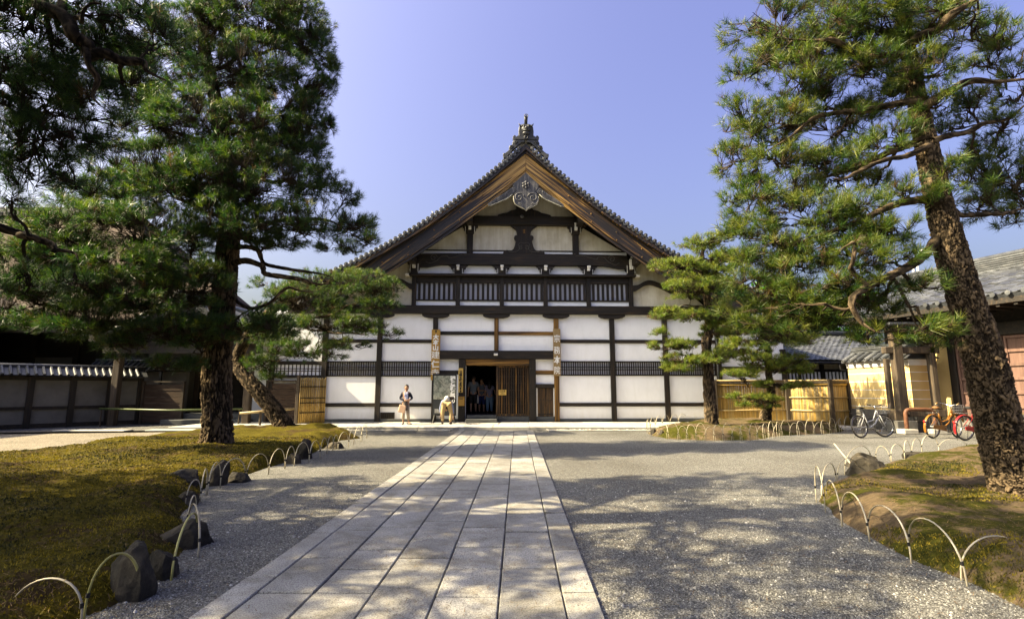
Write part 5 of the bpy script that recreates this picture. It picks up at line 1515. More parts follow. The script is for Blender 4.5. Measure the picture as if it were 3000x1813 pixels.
# street lamp far behind the roof
lp = Vector((30.2, 38, 0))
sp_ = thing('street_lamp', 'white street lamp with a curved arm and tall thin rod behind the tiled roof', 'street lamp', lp)
MB().tube([(0, 0, 0), (0, 0, 8), (0, 0, 10.6)], [0.13, 0.10, 0.085], 10).build('pole', 'white', sp_, smooth=True)
MB().tube([(0, 0, 10.6), (-0.28, 0, 14.1)], [0.05, 0.028], 8).build('rod', 'grey_wood', sp_, smooth=True)
a1 = smooth_path([(0.0, 0, 10.2), (0.12, 0, 11.2), (0.5, 0, 11.8), (1.3, 0, 12.15), (2.6, 0, 12.3)], 22)
MB().tube([tuple(p) for p in a1], 0.055, 8).build('arm', 'white', sp_, smooth=True)
MB().box(2.4, 3.2, -0.15, 0.15, 12.22, 12.36).build('lamp_head', 'white', sp_, bevel=0.03)
a2 = smooth_path([(-0.1, 0, 8.6), (-0.32, 0, 9.7), (-0.25, 0, 10.6), (0.02, 0, 11.2)], 18)
MB().tube([tuple(p) for p in a2], 0.075, 8).build('brace', 'white', sp_, smooth=True)
# ------------------------------------------------------------------ buildings in the shade on the other side
# great hall with bark roof
gh = thing('great_hall', 'large dark hall with a brown bark roof and tiled ridge behind the pines', 'hall', (-30, 34, 0))
MB().box(-60, -21.5, 31, 44, 0, 6.3).build('wall', 'wood_flat', gh, world=True)
for i in range(9):
    for z0, z1 in ((5.2, 5.9),):
        MB().box(-44 + i * 2.3, -44 + i * 2.3 + 1.95, 30.93, 30.99, z0, z1).build('plaster_panel', 'plaster_shaded', gh, world=True)
MB().add([(-62, 28, 6.0), (-20.5, 28, 6.0), (-26.8, 36.5, 13.4), (-62, 36.5, 13.4), (-62, 28, 6.6), (-20.5, 28, 6.6), (-26.8, 36.5, 13.9), (-62, 36.5, 13.9), (-20.5, 46, 6.0), (-62, 46, 6.0), (-20.5, 46, 6.6), (-62, 46, 6.6)],
         [(0, 1, 2, 3), (4, 5, 6, 7), (0, 1, 5, 4), (1, 8, 2), (5, 10, 6), (1, 8, 10, 5), (8, 9, 3, 2), (10, 11, 7, 6), (9, 8, 10, 11)]).build('roof', 'thatch', gh, world=True)
MB().box(-62, -26.2, 36.1, 36.9, 13.85, 14.35).build('ridge', 'tile_dark', gh, world=True)
rdc = MB().tube([(-62, 36.5, 14.4), (-26.0, 36.5, 14.4)], 0.22, 8).build('ridge_cap', 'tile', gh, smooth=True, world=True)
for k in range(45):
    MB().tube([(-47 + k * 0.47, 36.06, 14.0), (-47 + k * 0.47, 35.95, 13.96)], 0.13, 8).build('ridge_tile', 'tile', gh, world=True)
MB().ball((-25.9, 36.5, 14.5), 0.6, 10, 8, (0.7, 0.5, 1)).tube([(-25.9, 36.5, 14.8), (-25.6, 36.5, 15.3), (-25.2, 36.5, 15.4)], [0.25, 0.15, 0.05], 8).build('ridge_ornament', 'tile', gh, smooth=True, world=True)

# a lower dark wing with deep eaves
gw_ = thing('hall_wing', 'dark timber wing with deep black eaves behind the tile-capped wall', 'hall', (-26, 27, 0))
MB().box(-45, -18.4, 26.5, 31, 0, 4.6).build('wall', 'wood_flat', gw_, world=True)
MB().hexa([(-46, 23.4, 4.35), (-17.2, 23.4, 4.35), (-17.2, 31, 7.6), (-46, 31, 7.6), (-46, 23.4, 4.6), (-17.2, 23.4, 4.6), (-17.2, 31, 7.9), (-46, 31, 7.9)]).build('roof', 'thatch', gw_, world=True)
MB().box(-46, -17.3, 23.5, 23.7, 4.05, 4.34).build('eave_beam', 'wood_flat', gw_, world=True)
MB().box(-40, -23.5, 11, 23.3, 0, 4.6).build('side_wall', 'wood_flat', gw_, world=True)  # unseen side wing, added to shade the tile-capped wall
MB().hexa([(-21.6, 10, 4.7), (-21.6, 23.35, 4.7), (-29, 23.35, 8.4), (-29, 10, 8.4), (-21.6, 10, 4.95), (-21.6, 23.35, 4.95), (-29, 23.35, 8.7), (-29, 10, 8.7)]).build('added_shade_roof', 'thatch', gw_, world=True)  # roof of the added unseen wing, blocks sun from the wall
for i in range(12):
    x = -44 + i * 2.2
    MB().box(x - 0.13, x + 0.13, 26.36, 26.49, 0, 4.3).build('post', 'wood_up', gw_, world=True)
    MB().box(x + 0.15, x + 2.05, 26.42, 26.49, 1.2, 2.2).build('plaster_panel', 'plaster_shaded', gw_, world=True)
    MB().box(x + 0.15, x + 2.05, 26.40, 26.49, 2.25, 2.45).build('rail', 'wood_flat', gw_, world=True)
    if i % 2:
        MB().box(x + 0.15, x + 2.05, 26.42, 26.49, 2.5, 3.1).build('plaster_panel', 'plaster_shaded', gw_, world=True)
def tiled_strip(parent, A, B_, width, z, rise, mat='tile_dark', step=0.24):
    """double-sloped coping with tile rolls from A to B_"""
    A, B_ = Vector(A), Vector(B_)
    d = (B_ - A).normalized(); n = Vector((-d.y, d.x, 0))
    L = (B_ - A).length
    c = [A + n * width, B_ + n * width, B_ - n * width, A - n * width]
    MB().hexa([(p.x, p.y, z) for p in c] + [(p.x, p.y, z + rise) for p in (A + n * 0.05, B_ + n * 0.05, B_ - n * 0.05, A - n * 0.05)]).build('coping', mat, parent, world=True)
    for i in range(int(L / step)):
        p = A + d * ((i + 0.5) * step)
        for s in (-1, 1):
            MB().tube([p + n * (s * (width + 0.03)) + Vector((0, 0, z + 0.02)), p + n * (s * 0.06) + Vector((0, 0, z + rise + 0.02))], 0.052, 6).build('coping_tile', mat, parent, world=True)
    MB().tube([A + Vector((0, 0, z + rise + 0.05)), B_ + Vector((0, 0, z + rise + 0.05))], 0.085, 8).build('ridge', mat, parent, smooth=True, world=True)
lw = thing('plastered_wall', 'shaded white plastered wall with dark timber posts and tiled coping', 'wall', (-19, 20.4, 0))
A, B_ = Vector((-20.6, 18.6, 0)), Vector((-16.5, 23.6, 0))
MB().wall(A, B_, 0.05, 2.0, 0.2).build('plaster', 'plaster_shaded', lw, world=True)
dd = (B_ - A).normalized(); nn = Vector((dd.y, -dd.x, 0))
for t in (0.02, 0.22, 0.42, 0.62, 0.81, 0.98):
    p = A.lerp(B_, t) + nn * 0.10
    MB().wall(p - dd * 0.10, p + dd * 0.10, 0.0, 2.0, 0.16).build('post', 'wood_up', lw, world=True)
for z0, z1 in ((0.02, 0.18), (0.72, 0.84), (1.86, 2.0)):
    for k in range(5):
        t0, t1 = (0.02, 0.22, 0.42, 0.62, 0.81)[k], (0.22, 0.42, 0.62, 0.81, 0.98)[k]
        p, q = A.lerp(B_, t0) + nn * 0.10 + dd * 0.10, A.lerp(B_, t1) + nn * 0.10 - dd * 0.10
        MB().wall(p, q, z0, z1, 0.10).build('rail', 'wood_flat', lw, world=True)
tiled_strip(lw, A, B_, 0.55, 2.05, 0.32)

# entrance porch between the big wall and the gabled hall
ep = thing('entrance_porch', 'dark timber entrance porch with slatted doors and a curved tiled roof behind the big trunk', 'porch', (-12.5, 24, 0))
MB().box(-17.5, -10.7, 27.0, 27.3, 0.0, 4.6).build('back_wall', 'wood_flat', ep, world=True)
for x in (-16.6, -11.05):
    MB().box(x - 0.14, x + 0.14, 22.0, 22.28, 0, 4.2).build('post', 'post_old', ep, bevel=0.02, world=True)
for x in (-15.2, -12.7):
    MB().box(x - 0.12, x + 0.12, 25.4, 25.64, 0, 4.2).build('post', 'post_old', ep, bevel=0.02, world=True)
MB().box(-17.2, -10.6, 21.95, 22.25, 3.0, 3.45).build('beam', 'wood_flat', ep, world=True)
MB().box(-17.0, -10.6, 23.5, 26.9, 0.0, 0.45).build('wooden_floor', 'grey_wood', ep, world=True)
MB().box(-15.0, -11.4, 22.7, 23.45, 0.0, 0.22).build('step', 'grey_wood', ep, bevel=0.02, world=True)
MB().box(-17.2, -15.3, 25.5, 25.6, 0.45, 3.0).build('plaster_panel', 'plaster_shaded', ep, world=True)
MB().box(-17.2, -10.7, 25.45, 25.6, 3.05, 3.6).build('plaster_panel', 'plaster_shaded', ep, world=True)
for x0, x1 in ((-15.05, -13.9), (-12.5, -11.3)):
    sd = MB().box(x0, x1, 25.5, 25.56, 0.46, 3.0).build('slatted_door', 'wood_flat', ep, world=True)
    for k in range(22):
        MB().box(x0 + 0.06, x1 - 0.06, 25.44, 25.49, 0.55 + k * 0.108, 0.61 + k * 0.108).build('slat', 'fence_board', sd, world=True)
MB().box(-13.9, -12.5, 25.52, 25.58, 0.46, 3.0).build('dark_opening', 'interior', ep, world=True)
# curved roof front and tiled slopes
cur = smooth_path([(-3.6, 4.35), (-3.0, 4.25), (-2.2, 4.35), (-1.3, 4.95), (-0.5, 5.45), (0, 5.55), (0.5, 5.45), (1.3, 4.95), (2.2, 4.35), (3.0, 4.25), (3.6, 4.35)], 41)
MB().strip([(-13.8 + p[0], p[1] - 0.3) for p in cur], [(-13.8 + p[0], p[1] - 0.52) for p in cur], 21.3, 27.0).build('roof', 'tile_dark', ep, world=True)
MB().strip([(-13.8 + p[0], p[1] - 0.53) for p in cur], [(-13.8 + p[0], p[1] - 0.88) for p in cur], 21.4, 21.55).build('curved_barge', 'wood_flat', ep, world=True)
for k in range(14):
    y = 21.35 + k * 0.32
    MB().tube([(-13.8 + p[0], y, p[1] - 0.28) for p in cur[::2]], 0.07, 6).build('tile_roll', 'tile', ep, smooth=True, world=True)
MB().tube([(-13.8, 21.2, 5.42), (-13.8, 27, 5.42)], 0.18, 8).build('ridge', 'tile', ep, smooth=True, world=True)
er = thing('corridor_roof', 'tiled corridor roof with a white plastered gable corner joining the gabled hall', 'roof', (-10, 26, 0))
MB().box(-12.5, -9.1, 25.2, 29, 0.3, 3.9).build('wall', 'plaster', er, world=True)
MB().hexa([(-13.5, 24.3, 3.9), (-8.3, 24.3, 3.9), (-8.3, 27.5, 5.9), (-13.5, 27.5, 5.9), (-13.5, 24.3, 4.1), (-8.3, 24.3, 4.1), (-8.3, 27.5, 6.1), (-13.5, 27.5, 6.1)]).build('slope', 'tile_dark', er, world=True)
for k in range(20):
    x = -13.4 + k * 0.26
    MB().tube([(x, 24.25, 4.12), (x, 27.5, 6.12)], 0.075, 6).build('tile_roll', 'tile', er, smooth=True, world=True)

# low tiled wall roof seen under the pine by the trunk
lr = thing('garden_wall', 'low white garden wall with a blue-grey tiled roof beside the porch', 'wall', (-17, 25, 0))
MB().box(-19.5, -15.2, 24.6, 24.8, 0, 2.3).build('plaster', 'plaster_shaded', lr, world=True)
tiled_strip(lr, (-19.6, 24.7, 0), (-15.1, 24.7, 0), 0.7, 2.35, 0.45)
MB().box(-16.1, -16.0, 24.0, 24.1, 0, 2.3).build('drain_pipe', 'iron', lr, world=True)

def board_fence(a, b_, h, label, n=6):
    a, b_ = Vector(a), Vector(b_)
    o = thing('board_fence', label, 'fence', a, 0, 'brown board screens')
    for k in range(n):
        z = 0.08 + k * (h - 0.1) / n
        MB().wall(a + Vector((0, -0.012 * (k % 2), 0)), b_ + Vector((0, -0.012 * (k % 2), 0)), z, z + (h - 0.1) / n - 0.012, 0.03).build('plank', 'fence_board', o, world=True)
    for p in (a, b_):
        MB().box(p.x - 0.05, p.x + 0.05, p.y - 0.07, p.y + 0.05, 0, h + 0.06).build('post', 'post_old', o, world=True)
    MB().wall(a + Vector((-0.05, 0, 0)), b_ + Vector((0.05, 0, 0)), h + 0.06, h + 0.12, 0.16).build('top_rail', 'post_old', o, world=True)
board_fence((-16.3, 23.4, 0), (-14.55, 23.4, 0), 1.75, 'brown board screen of wide planks in front of the porch post')
board_fence((-10.6, 22.9, 0), (-8.75, 22.9, 0), 1.78, 'brown board screen of wide planks beside the bamboo screen', 7)
# upright bamboo screen at the corner of the hall
bs_ = thing('bamboo_screen', 'narrow upright screen of thick split bamboo tied with black cord', 'screen', (-8.3, 21.9, 0))
rs = random.Random(12)
a, b_ = Vector((-8.55, 21.7, 0)), Vector((-8.1, 22.6, 0))
a, b_ = Vector((-8.75, 21.85, 0)), Vector((-7.95, 22.5, 0))
cm = MB().tube([(0, 0, 0), (0, 0, 0.7), (0, 0, 0.715), (0, 0, 0.73), (0, 0, 1.9)], [0.034, 0.033, 0.037, 0.033, 0.031], 8).mesh('cane', 'cane', smooth=True)
for i in range(15):
    p = a.lerp(b_, i / 14) - Vector((-8.3, 21.9, 0))
    place(cm, 'cane', bs_, (p.x, p.y, 0.1), (0, 0, rs.uniform(0, 6)), (1, 1, rs.uniform(0.97, 1.0)))
d = (b_ - a).normalized(); nrm = Vector((d.y, -d.x, 0))
for z in (0.55, 0.95, 1.15, 1.62):
    MB().tube([a + nrm * 0.045 + Vector((0, 0, z)), b_ + nrm * 0.045 + Vector((0, 0, z))], 0.022, 6).build('cord', 'cord', bs_, world=True)
MB().box(a.x - 0.16, a.x - 0.04, a.y - 0.06, a.y + 0.06, 0, 2.08).build('post', 'post_old', bs_, bevel=0.01, world=True)
# bamboo rails
gb = thing('bamboo_pole', 'long green bamboo pole barring the porch at knee height', 'barrier pole', (-13.6, 21.6, 0))
MB().tube([(-16.9, 21.75, 0.72), (-14, 21.7, 0.66), (-11.0, 21.7, 0.72)], 0.04, 8).build('pole', 'green_bamboo', gb, smooth=True, world=True)
for x in (-16.8, -11.15):
    MB().tube([(x, 21.75, 0), (x, 21.75, 0.72)], 0.03, 6).build('support', 'post_old', gb, world=True)
br_ = thing('bamboo_rail', 'thick old bamboo rail on a short post by the leaning pine', 'rail', (-9.6, 20.9, 0))
MB().tube([(-10.6, 20.7, 0.58), (-8.9, 21.7, 0.72)], 0.05, 10).build('pole', 'cane_pale', br_, smooth=True, world=True)
MB().tube([(-9.95, 21.05, 0), (-9.95, 21.05, 0.58)], 0.05, 8).build('post', 'post_old', br_, world=True)
# ------------------------------------------------------------------ pines
def trunk_mesh(name, pts, nth, nz, cell, depth, mat, seed=0, flare=0.0, el=2.6):
    """pts: (x, y, z, r) along the stem; bark plates are real relief"""
    P = smooth_path(pts, nz)
    C, R = P[:, :3], np.maximum(P[:, 3], 0.003)
    Tn = np.gradient(C, axis=0); Tn /= np.linalg.norm(Tn, axis=1)[:, None] + 1e-9
    A_ = np.zeros_like(C); a = np.cross(Tn[0], [0.31, 1, 0.12]); a /= np.linalg.norm(a)
    for i in range(nz):
        a = a - Tn[i] * (a @ Tn[i]); a /= np.linalg.norm(a); A_[i] = a
    B = np.cross(Tn, A_)
    s = np.concatenate([[0], np.cumsum(np.linalg.norm(np.diff(C, axis=0), axis=1))])
    th = np.linspace(0, 2 * PI, nth, endpoint=False)
    r = np.random.default_rng(seed)
    Rm = R.mean(); circ = 2 * PI * Rm
    ncell = int(max(6, circ * s[-1] / (cell * cell * el)))
    cx, cz = r.uniform(0, circ, ncell), r.uniform(0, s[-1], ncell)
    cr = r.random(ncell)
    Sg, Tg = np.meshgrid(s, th * Rm, indexing='ij')
    wx = lambda f, q: vnoise(Tg / cell * f + 7, Sg / (cell * el) * f + 3, 1.0, seed + q) - 0.5
    U = Tg + cell * (1.1 * wx(1.3, 0) + 0.8 * wx(3.1, 1))
    S = Sg + cell * el * (1.0 * wx(1.3, 2) + 0.7 * wx(3.1, 3))
    from mathutils.kdtree import KDTree
    kd = KDTree(ncell * 3)
    for i in range(ncell):
        for k_ in (-1, 0, 1):
            kd.insert((cx[i] + k_ * circ, cz[i] / el, 0), i)
    kd.balance()
    q1 = np.empty(nz * nth); q2 = np.empty(nz * nth); wi = np.empty(nz * nth, int)
    for n_, (u, v) in enumerate(zip(U.ravel().tolist(), S.ravel().tolist())):
        f_ = kd.find_n((u, v / el, 0), 2)
        q1[n_] = f_[0][2]; q2[n_] = f_[1][2]; wi[n_] = f_[0][1]
    k = np.clip((q2 - q1) / (0.42 * cell), 0, 1); k = k * k * (3 - 2 * k)
    w = cr[wi]
    tint = (k * (0.68 + 0.32 * w)).reshape(nz, nth)
    disp = (k * (0.6 + 0.7 * w)).reshape(nz, nth)
    grain = vnoise(U / cell * 1.0 + 9, S / cell * 0.5, 2.3, seed + 7) + 0.6 * vnoise(U / cell, S / cell * 0.6, 5.3, seed + 8) - 0.8
    disp = disp + 0.55 * grain
    tint = np.clip(tint + 0.35 * grain, 0, 1)
    fl = flare * np.exp(-s / 0.35)
    lob = 1 + 0.07 * np.sin(th * 3 + seed)[None] * np.exp(-s / 0.3)[:, None] * (1 if flare else 0)
    rad = (R * (1 + fl))[:, None] * lob * (1 + 0.06 * (vnoise(np.add.outer(s, th * 0), np.add.outer(s * 0, th), 1.5, seed + 4) - 0.5)) + depth * (disp - 0.5) * np.clip(R / Rm, 0.15, 1.3)[:, None]
    V = C[:, None] + A_[:, None] * (np.cos(th)[None, :, None] * rad[..., None]) + B[:, None] * (np.sin(th)[None, :, None] * rad[..., None])
    return grid_mesh(name, V, nth, nz, wrap=True, tint=tint, mat=mat), C, R

def sticks(P0, P1, r0, r1):
    """three-sided tapering sticks, (n, 3) -> (6 n, 3, 3) triangles"""
    D = P1 - P0; L = np.linalg.norm(D, axis=1)[:, None] + 1e-9; D = D / L
    X = np.cross(D, np.array([0.3, 0.2, 0.93])); X /= np.linalg.norm(X, axis=1)[:, None] + 1e-9
    Y = np.cross(D, X)
    r0 = np.broadcast_to(r0, (len(P0),))[:, None]; r1 = np.broadcast_to(r1, (len(P0),))[:, None]
    ring0, ring1 = [], []
    for k in range(3):
        a = 2 * PI * k / 3
        o = X * math.cos(a) + Y * math.sin(a)
        ring0.append(P0 + o * r0); ring1.append(P1 + o * r1)
    t = []
    for k in range(3):
        k2 = (k + 1) % 3
        t += [np.stack([ring0[k], ring0[k2], ring1[k2]], 1), np.stack([ring0[k], ring1[k2], ring1[k]], 1)]
    return np.concatenate(t)
def wiggle(P0, P1, segs, amp, r, sag=0.0):
    t = np.linspace(0, 1, segs + 1)[None, :, None]
    P = P0[:, None] * (1 - t) + P1[:, None] * t
    L = np.linalg.norm(P1 - P0, axis=1)[:, None, None]
    nz_ = r.normal(size=P.shape) * amp * L; nz_[:, 0] = 0; nz_[:, -1] = 0
    P = P + nz_ - np.array([0, 0, 1.0]) * sag * L * np.sin(PI * t)
    return P
def tufts(pos, dirs, scale, tint, L, w, nn, r, spread=(15, 80), ktempl=10):
    """needle bundles: nn thin blades each"""
    T_ = []
    for k in range(ktempl):
        pol = np.radians(r.uniform(spread[0], spread[1], nn)); az = r.uniform(0, 2 * PI, nn)
        d = np.stack([np.sin(pol) * np.cos(az), np.sin(pol) * np.sin(az), np.cos(pol)], -1)
        base = np.stack([0 * az, 0 * az, r.uniform(-0.35, 0.35, nn) * L], -1) + d * 0.02 * L
        ln = L * r.uniform(0.75, 1.1, nn)[:, None]
        wv = np.cross(d, r.normal(size=(nn, 3))); wv /= np.linalg.norm(wv, axis=1)[:, None]
        T_.append(np.stack([base - wv * w / 2, base + wv * w / 2, base + d * ln], 1))
    T_ = np.array(T_)
    n = len(pos)
    ki = r.integers(0, ktempl, n)
    Z = dirs / (np.linalg.norm(dirs, axis=1)[:, None] + 1e-9)
    ref = r.normal(size=(n, 3))
    X = np.cross(Z, ref); X /= np.linalg.norm(X, axis=1)[:, None] + 1e-9
    Y = np.cross(Z, X)
    Rm = np.stack([X, Y, Z], -1)                        # columns
    co = np.einsum('nij,nkvj->nkvi', Rm, T_[ki]) * scale[:, None, None, None] + pos[:, None, None, :]
    tt = np.repeat(tint, nn)
    tt = np.where(tt > 1, 1.0, np.clip(tt + r.normal(size=n * nn) * 0.09, 0, 0.8))
    return co.reshape(-1, 3, 3), tt

DENS, GROW = 3.0, 1.3
class Pine:
    def __init__(s, label, base, trunk, bark='bark', nth=90, nz=260, cell=0.075, depth=0.035, seed=1, flare=0.25, group=None, name='pine_tree', el=2.6):
        s.o = thing(name, label, 'pine tree', base, 0, group)
        s.base = np.array(base, float)
        s.r = np.random.default_rng(seed); s.seed = seed; s.bark = bark
        pts = [(p[0] - base[0], p[1] - base[1], p[2] - base[2], p[3]) for p in trunk]
        me, C, R = trunk_mesh('trunk', pts, nth, nz, cell, depth, bark, seed, flare, el)
        ob_ = bpy.data.objects.new('trunk', me); link(ob_, s.o); s.trunk = ob_
        k = int(nz * 0.25)
        s.anc = [np.column_stack([C[k::6], R[k::6]])]
        s.tri, s.tw = [], []
        s.tint = []
    def limb(s, pts, nth=12, cell=0.05, depth=0.012):
        pts = [(p[0] - s.base[0], p[1] - s.base[1], p[2] - s.base[2], p[3] * 0.64) for p in pts]
        L = sum((Vector(a[:3]) - Vector(b_[:3])).length for a, b_ in zip(pts, pts[1:]))
        nz = max(14, int(L / 0.06))
        # crooked like a trained pine
        P = smooth_path(pts, max(6, int(L / 0.35)))
        w = s.r.normal(size=(len(P), 3)) * 0.035; w[0] = 0
        P[:, :3] += w
        P[-1, 3] *= 0.35; P[-2, 3] *= 0.7
        me, C, R = trunk_mesh('limb', [tuple(q) for q in P], nth, nz, cell, depth, s.bark, s.seed + len(s.anc))
        o = bpy.data.objects.new('limb', me); link(o, s.o)
        s.anc.append(np.column_stack([C[2::3], R[2::3]]))
    def pads(s, pads, dens=60, L=0.12, w=0.005, nn=34, tint=(0.42, 0.18), sub=9, up=0.55, twig=0.006, maxs=1.0, spread=(15, 80)):
        r = s.r
        dens *= DENS
        A_ = np.concatenate(s.anc)
        for (c, rad, k) in pads:
            c = np.array(c, float) - s.base; rad = np.array(rad, float)
            area = PI * max(rad[0], rad[1]) * (rad[2] + 0.35 * min(rad[0], rad[1]))
            n = max(6, int(dens * k * area))
            m = max(3, n // sub)
            g_ = r.normal(size=(n, 3)); g_ /= np.linalg.norm(g_, axis=1)[:, None]
            g_ *= r.random(n)[:, None] ** 0.42
            g_[:, 2] = np.where(g_[:, 2] < -0.55, -g_[:, 2] * 0.5, g_[:, 2])
            # clumps: uneven outline with gaps
            cl = r.normal(size=(max(4, n // 45), 3)); cl /= np.linalg.norm(cl, axis=1)[:, None]; cl *= r.random(len(cl))[:, None] ** 0.4
            ci = np.argmin(((g_[:, None] - cl[None]) ** 2).sum(-1), 1)
            g_ = (g_ * 0.62 + cl[ci] * 0.42) * GROW
            pos = c + g_ * rad
            h = r.normal(size=(m, 3)); h /= np.linalg.norm(h, axis=1)[:, None]; h *= r.random(m)[:, None] ** 0.5 * 0.85
            h[:, 2] = h[:, 2] * 0.5 - 0.25
            sp = c + h * rad
            d = ((A_[None, :, :3] - c) ** 2).sum(-1)[0]
            a = A_[np.argmin(d)]
            root = a[:3]
            mid = c + np.array([0, 0, -0.35 * rad[2]])
            # branch to the pad, then branchlets to the sub-nodes
            main = wiggle(root[None], mid[None], 7, 0.035, r)[0]
            br = min(a[3] * 0.6, 0.045)
            rr = np.linspace(br, br * 0.45, 8)
            s.tw.append(sticks(main[:-1], main[1:], rr[:-1], rr[1:]))
            src = main[r.integers(3, 8, m)]
            W_ = wiggle(src, sp, 4, 0.07, r, -0.05)
            for q in range(4):
                s.tw.append(sticks(W_[:, q], W_[:, q + 1], twig * (2.4 - 0.4 * q), twig * (2.0 - 0.4 * q)))
            ds = ((pos[:, None] - sp[None]) ** 2).sum(-1)
            j = np.argmin(ds, 1)
            # pull very distant tufts closer to their node
            v = pos - sp[j]; lv = np.linalg.norm(v, axis=1)[:, None] + 1e-9
            mx = np.minimum(lv, 0.55 * maxs + 0.1)
            pos = sp[j] + v / lv * mx
            W2 = wiggle(sp[j], pos, 2, 0.10, r, 0.06)
            for q in range(2):
                s.tw.append(sticks(W2[:, q], W2[:, q + 1], twig * (1.0 - 0.3 * q), twig * (0.7 - 0.2 * q)))
            dr = v / lv * 0.7 + (pos - c) / (np.linalg.norm(pos - c, axis=1)[:, None] + 1e-9) * 0.4 + np.array([0, 0, up]) + r.normal(size=pos.shape) * 0.25
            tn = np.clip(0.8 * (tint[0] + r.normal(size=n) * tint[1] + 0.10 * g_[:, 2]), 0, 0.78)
            tn = np.where(r.random(n) < 0.025, 1.3, tn)
            co, tt = tufts(pos, dr, r.uniform(0.55, 1.35, n), tn, L, w, nn, r, spread)
            s.tri.append(co); s.tint.append(tt)
    def finish(s, mat='needle'):
        tw = np.concatenate(s.tw)
        o = bpy.data.objects.new('twigs', tris_mesh('twigs', tw, np.full(len(tw), 0.35), s.bark))
        link(o, s.o); o['kind'] = 'stuff'
        co = np.concatenate(s.tri)
        o = bpy.data.objects.new('needles', tris_mesh('needles', co, np.concatenate(s.tint), mat))
        link(o, s.o); o['kind'] = 'stuff'
        return len(co), len(tw)
def ip(lst, Yd=0.9):
    """(x, y, rx, ry, Y[, k]) measured on the photograph at distance Y -> pads"""
    out = []
    for q in lst:
        x, y, rx, ry, Y = q[:5]
        k = q[5] if len(q) > 5 else 1.0
        c = dY(x, y, Y); sc = K * Y / FPX
        out.append((c, (rx * sc, max(0.35, min(1.3, rx * sc * Yd)), max(0.16, ry * sc)), k))
    return out
def il(lst):
    """limb points (x, y, Y, r)"""
    return [(*dY(x, y, Y), r) for x, y, Y, r in lst]

# ---- the big pine on the moss mound
bA = ground(633, 1297, 0.25)
YA = bA.y
A_tr = [(bA.x, bA.y, bA.z - 0.25, 0.36)] + il([(521, 1055, YA, 0.336), (521, 1000, YA, 0.311), (522, 900, YA, 0.299), (532, 780, YA, 0.282), (545, 640, YA, 0.257), (553, 520, YA, 0.224), (545, 400, YA, 0.191), (522, 260, YA, 0.158), (495, 130, YA, 0.124), (480, 0, YA, 0.091), (478, -120, YA, 0.050)])
pA = Pine('massive old pine with thick ridged trunk rising from the sunlit moss mound', bA, A_tr, 'bark', 170, 420, 0.062, 0.036, 3, 0.04, 'pines before the halls', el=5.0)
for l in (
        [(552, 640, YA, 0.13), (600, 625, YA - 0.4, 0.11), (640, 655, YA - 0.6, 0.095), (720, 672, YA - 0.9, 0.075), (790, 690, YA - 1.0, 0.05)],
        [(555, 600, YA, 0.11), (610, 600, YA - 0.3, 0.09), (660, 640, YA - 0.2, 0.075), (740, 655, YA - 0.3, 0.055), (800, 665, YA - 0.3, 0.035)],
        [(552, 520, YA, 0.11), (640, 535, YA - 0.2, 0.09), (740, 520, YA - 0.4, 0.07), (830, 550, YA - 0.5, 0.04)],
        [(545, 420, YA, 0.10), (640, 430, YA + 0.2, 0.08), (740, 440, YA + 0.3, 0.05)],
        [(530, 300, YA, 0.10), (620, 290, YA, 0.08), (720, 270, YA, 0.04)],
        [(505, 170, YA, 0.09), (600, 130, YA, 0.07), (700, 120, YA, 0.04)],
        [(540, 640, YA, 0.12), (470, 630, YA - 0.5, 0.09), (380, 610, YA - 0.9, 0.07), (290, 640, YA - 1.2, 0.05), (200, 690, YA - 1.4, 0.035)],
        [(545, 700, YA, 0.10), (480, 730, YA - 0.5, 0.07), (400, 750, YA - 0.8, 0.05), (330, 760, YA - 1.0, 0.035)],
        [(550, 540, YA, 0.10), (470, 500, YA - 0.2, 0.07), (380, 450, YA - 0.4, 0.05)],
        [(540, 380, YA, 0.10), (450, 330, YA - 0.2, 0.07), (370, 290, YA - 0.4, 0.05)],
        [(540, 650, YA, 0.07), (500, 670, YA - 0.45, 0.05), (490, 720, YA - 0.5, 0.035), (440, 760, YA - 0.6, 0.02)],
        [(556, 700, YA, 0.08), (610, 745, YA - 0.5, 0.06), (690, 700, YA - 0.8, 0.05), (750, 700, YA - 0.9, 0.03)],
        [(535, 850, YA, 0.05), (480, 870, YA - 0.45, 0.035), (430, 890, YA - 0.7, 0.02)]):
    pA.limb(il(l))
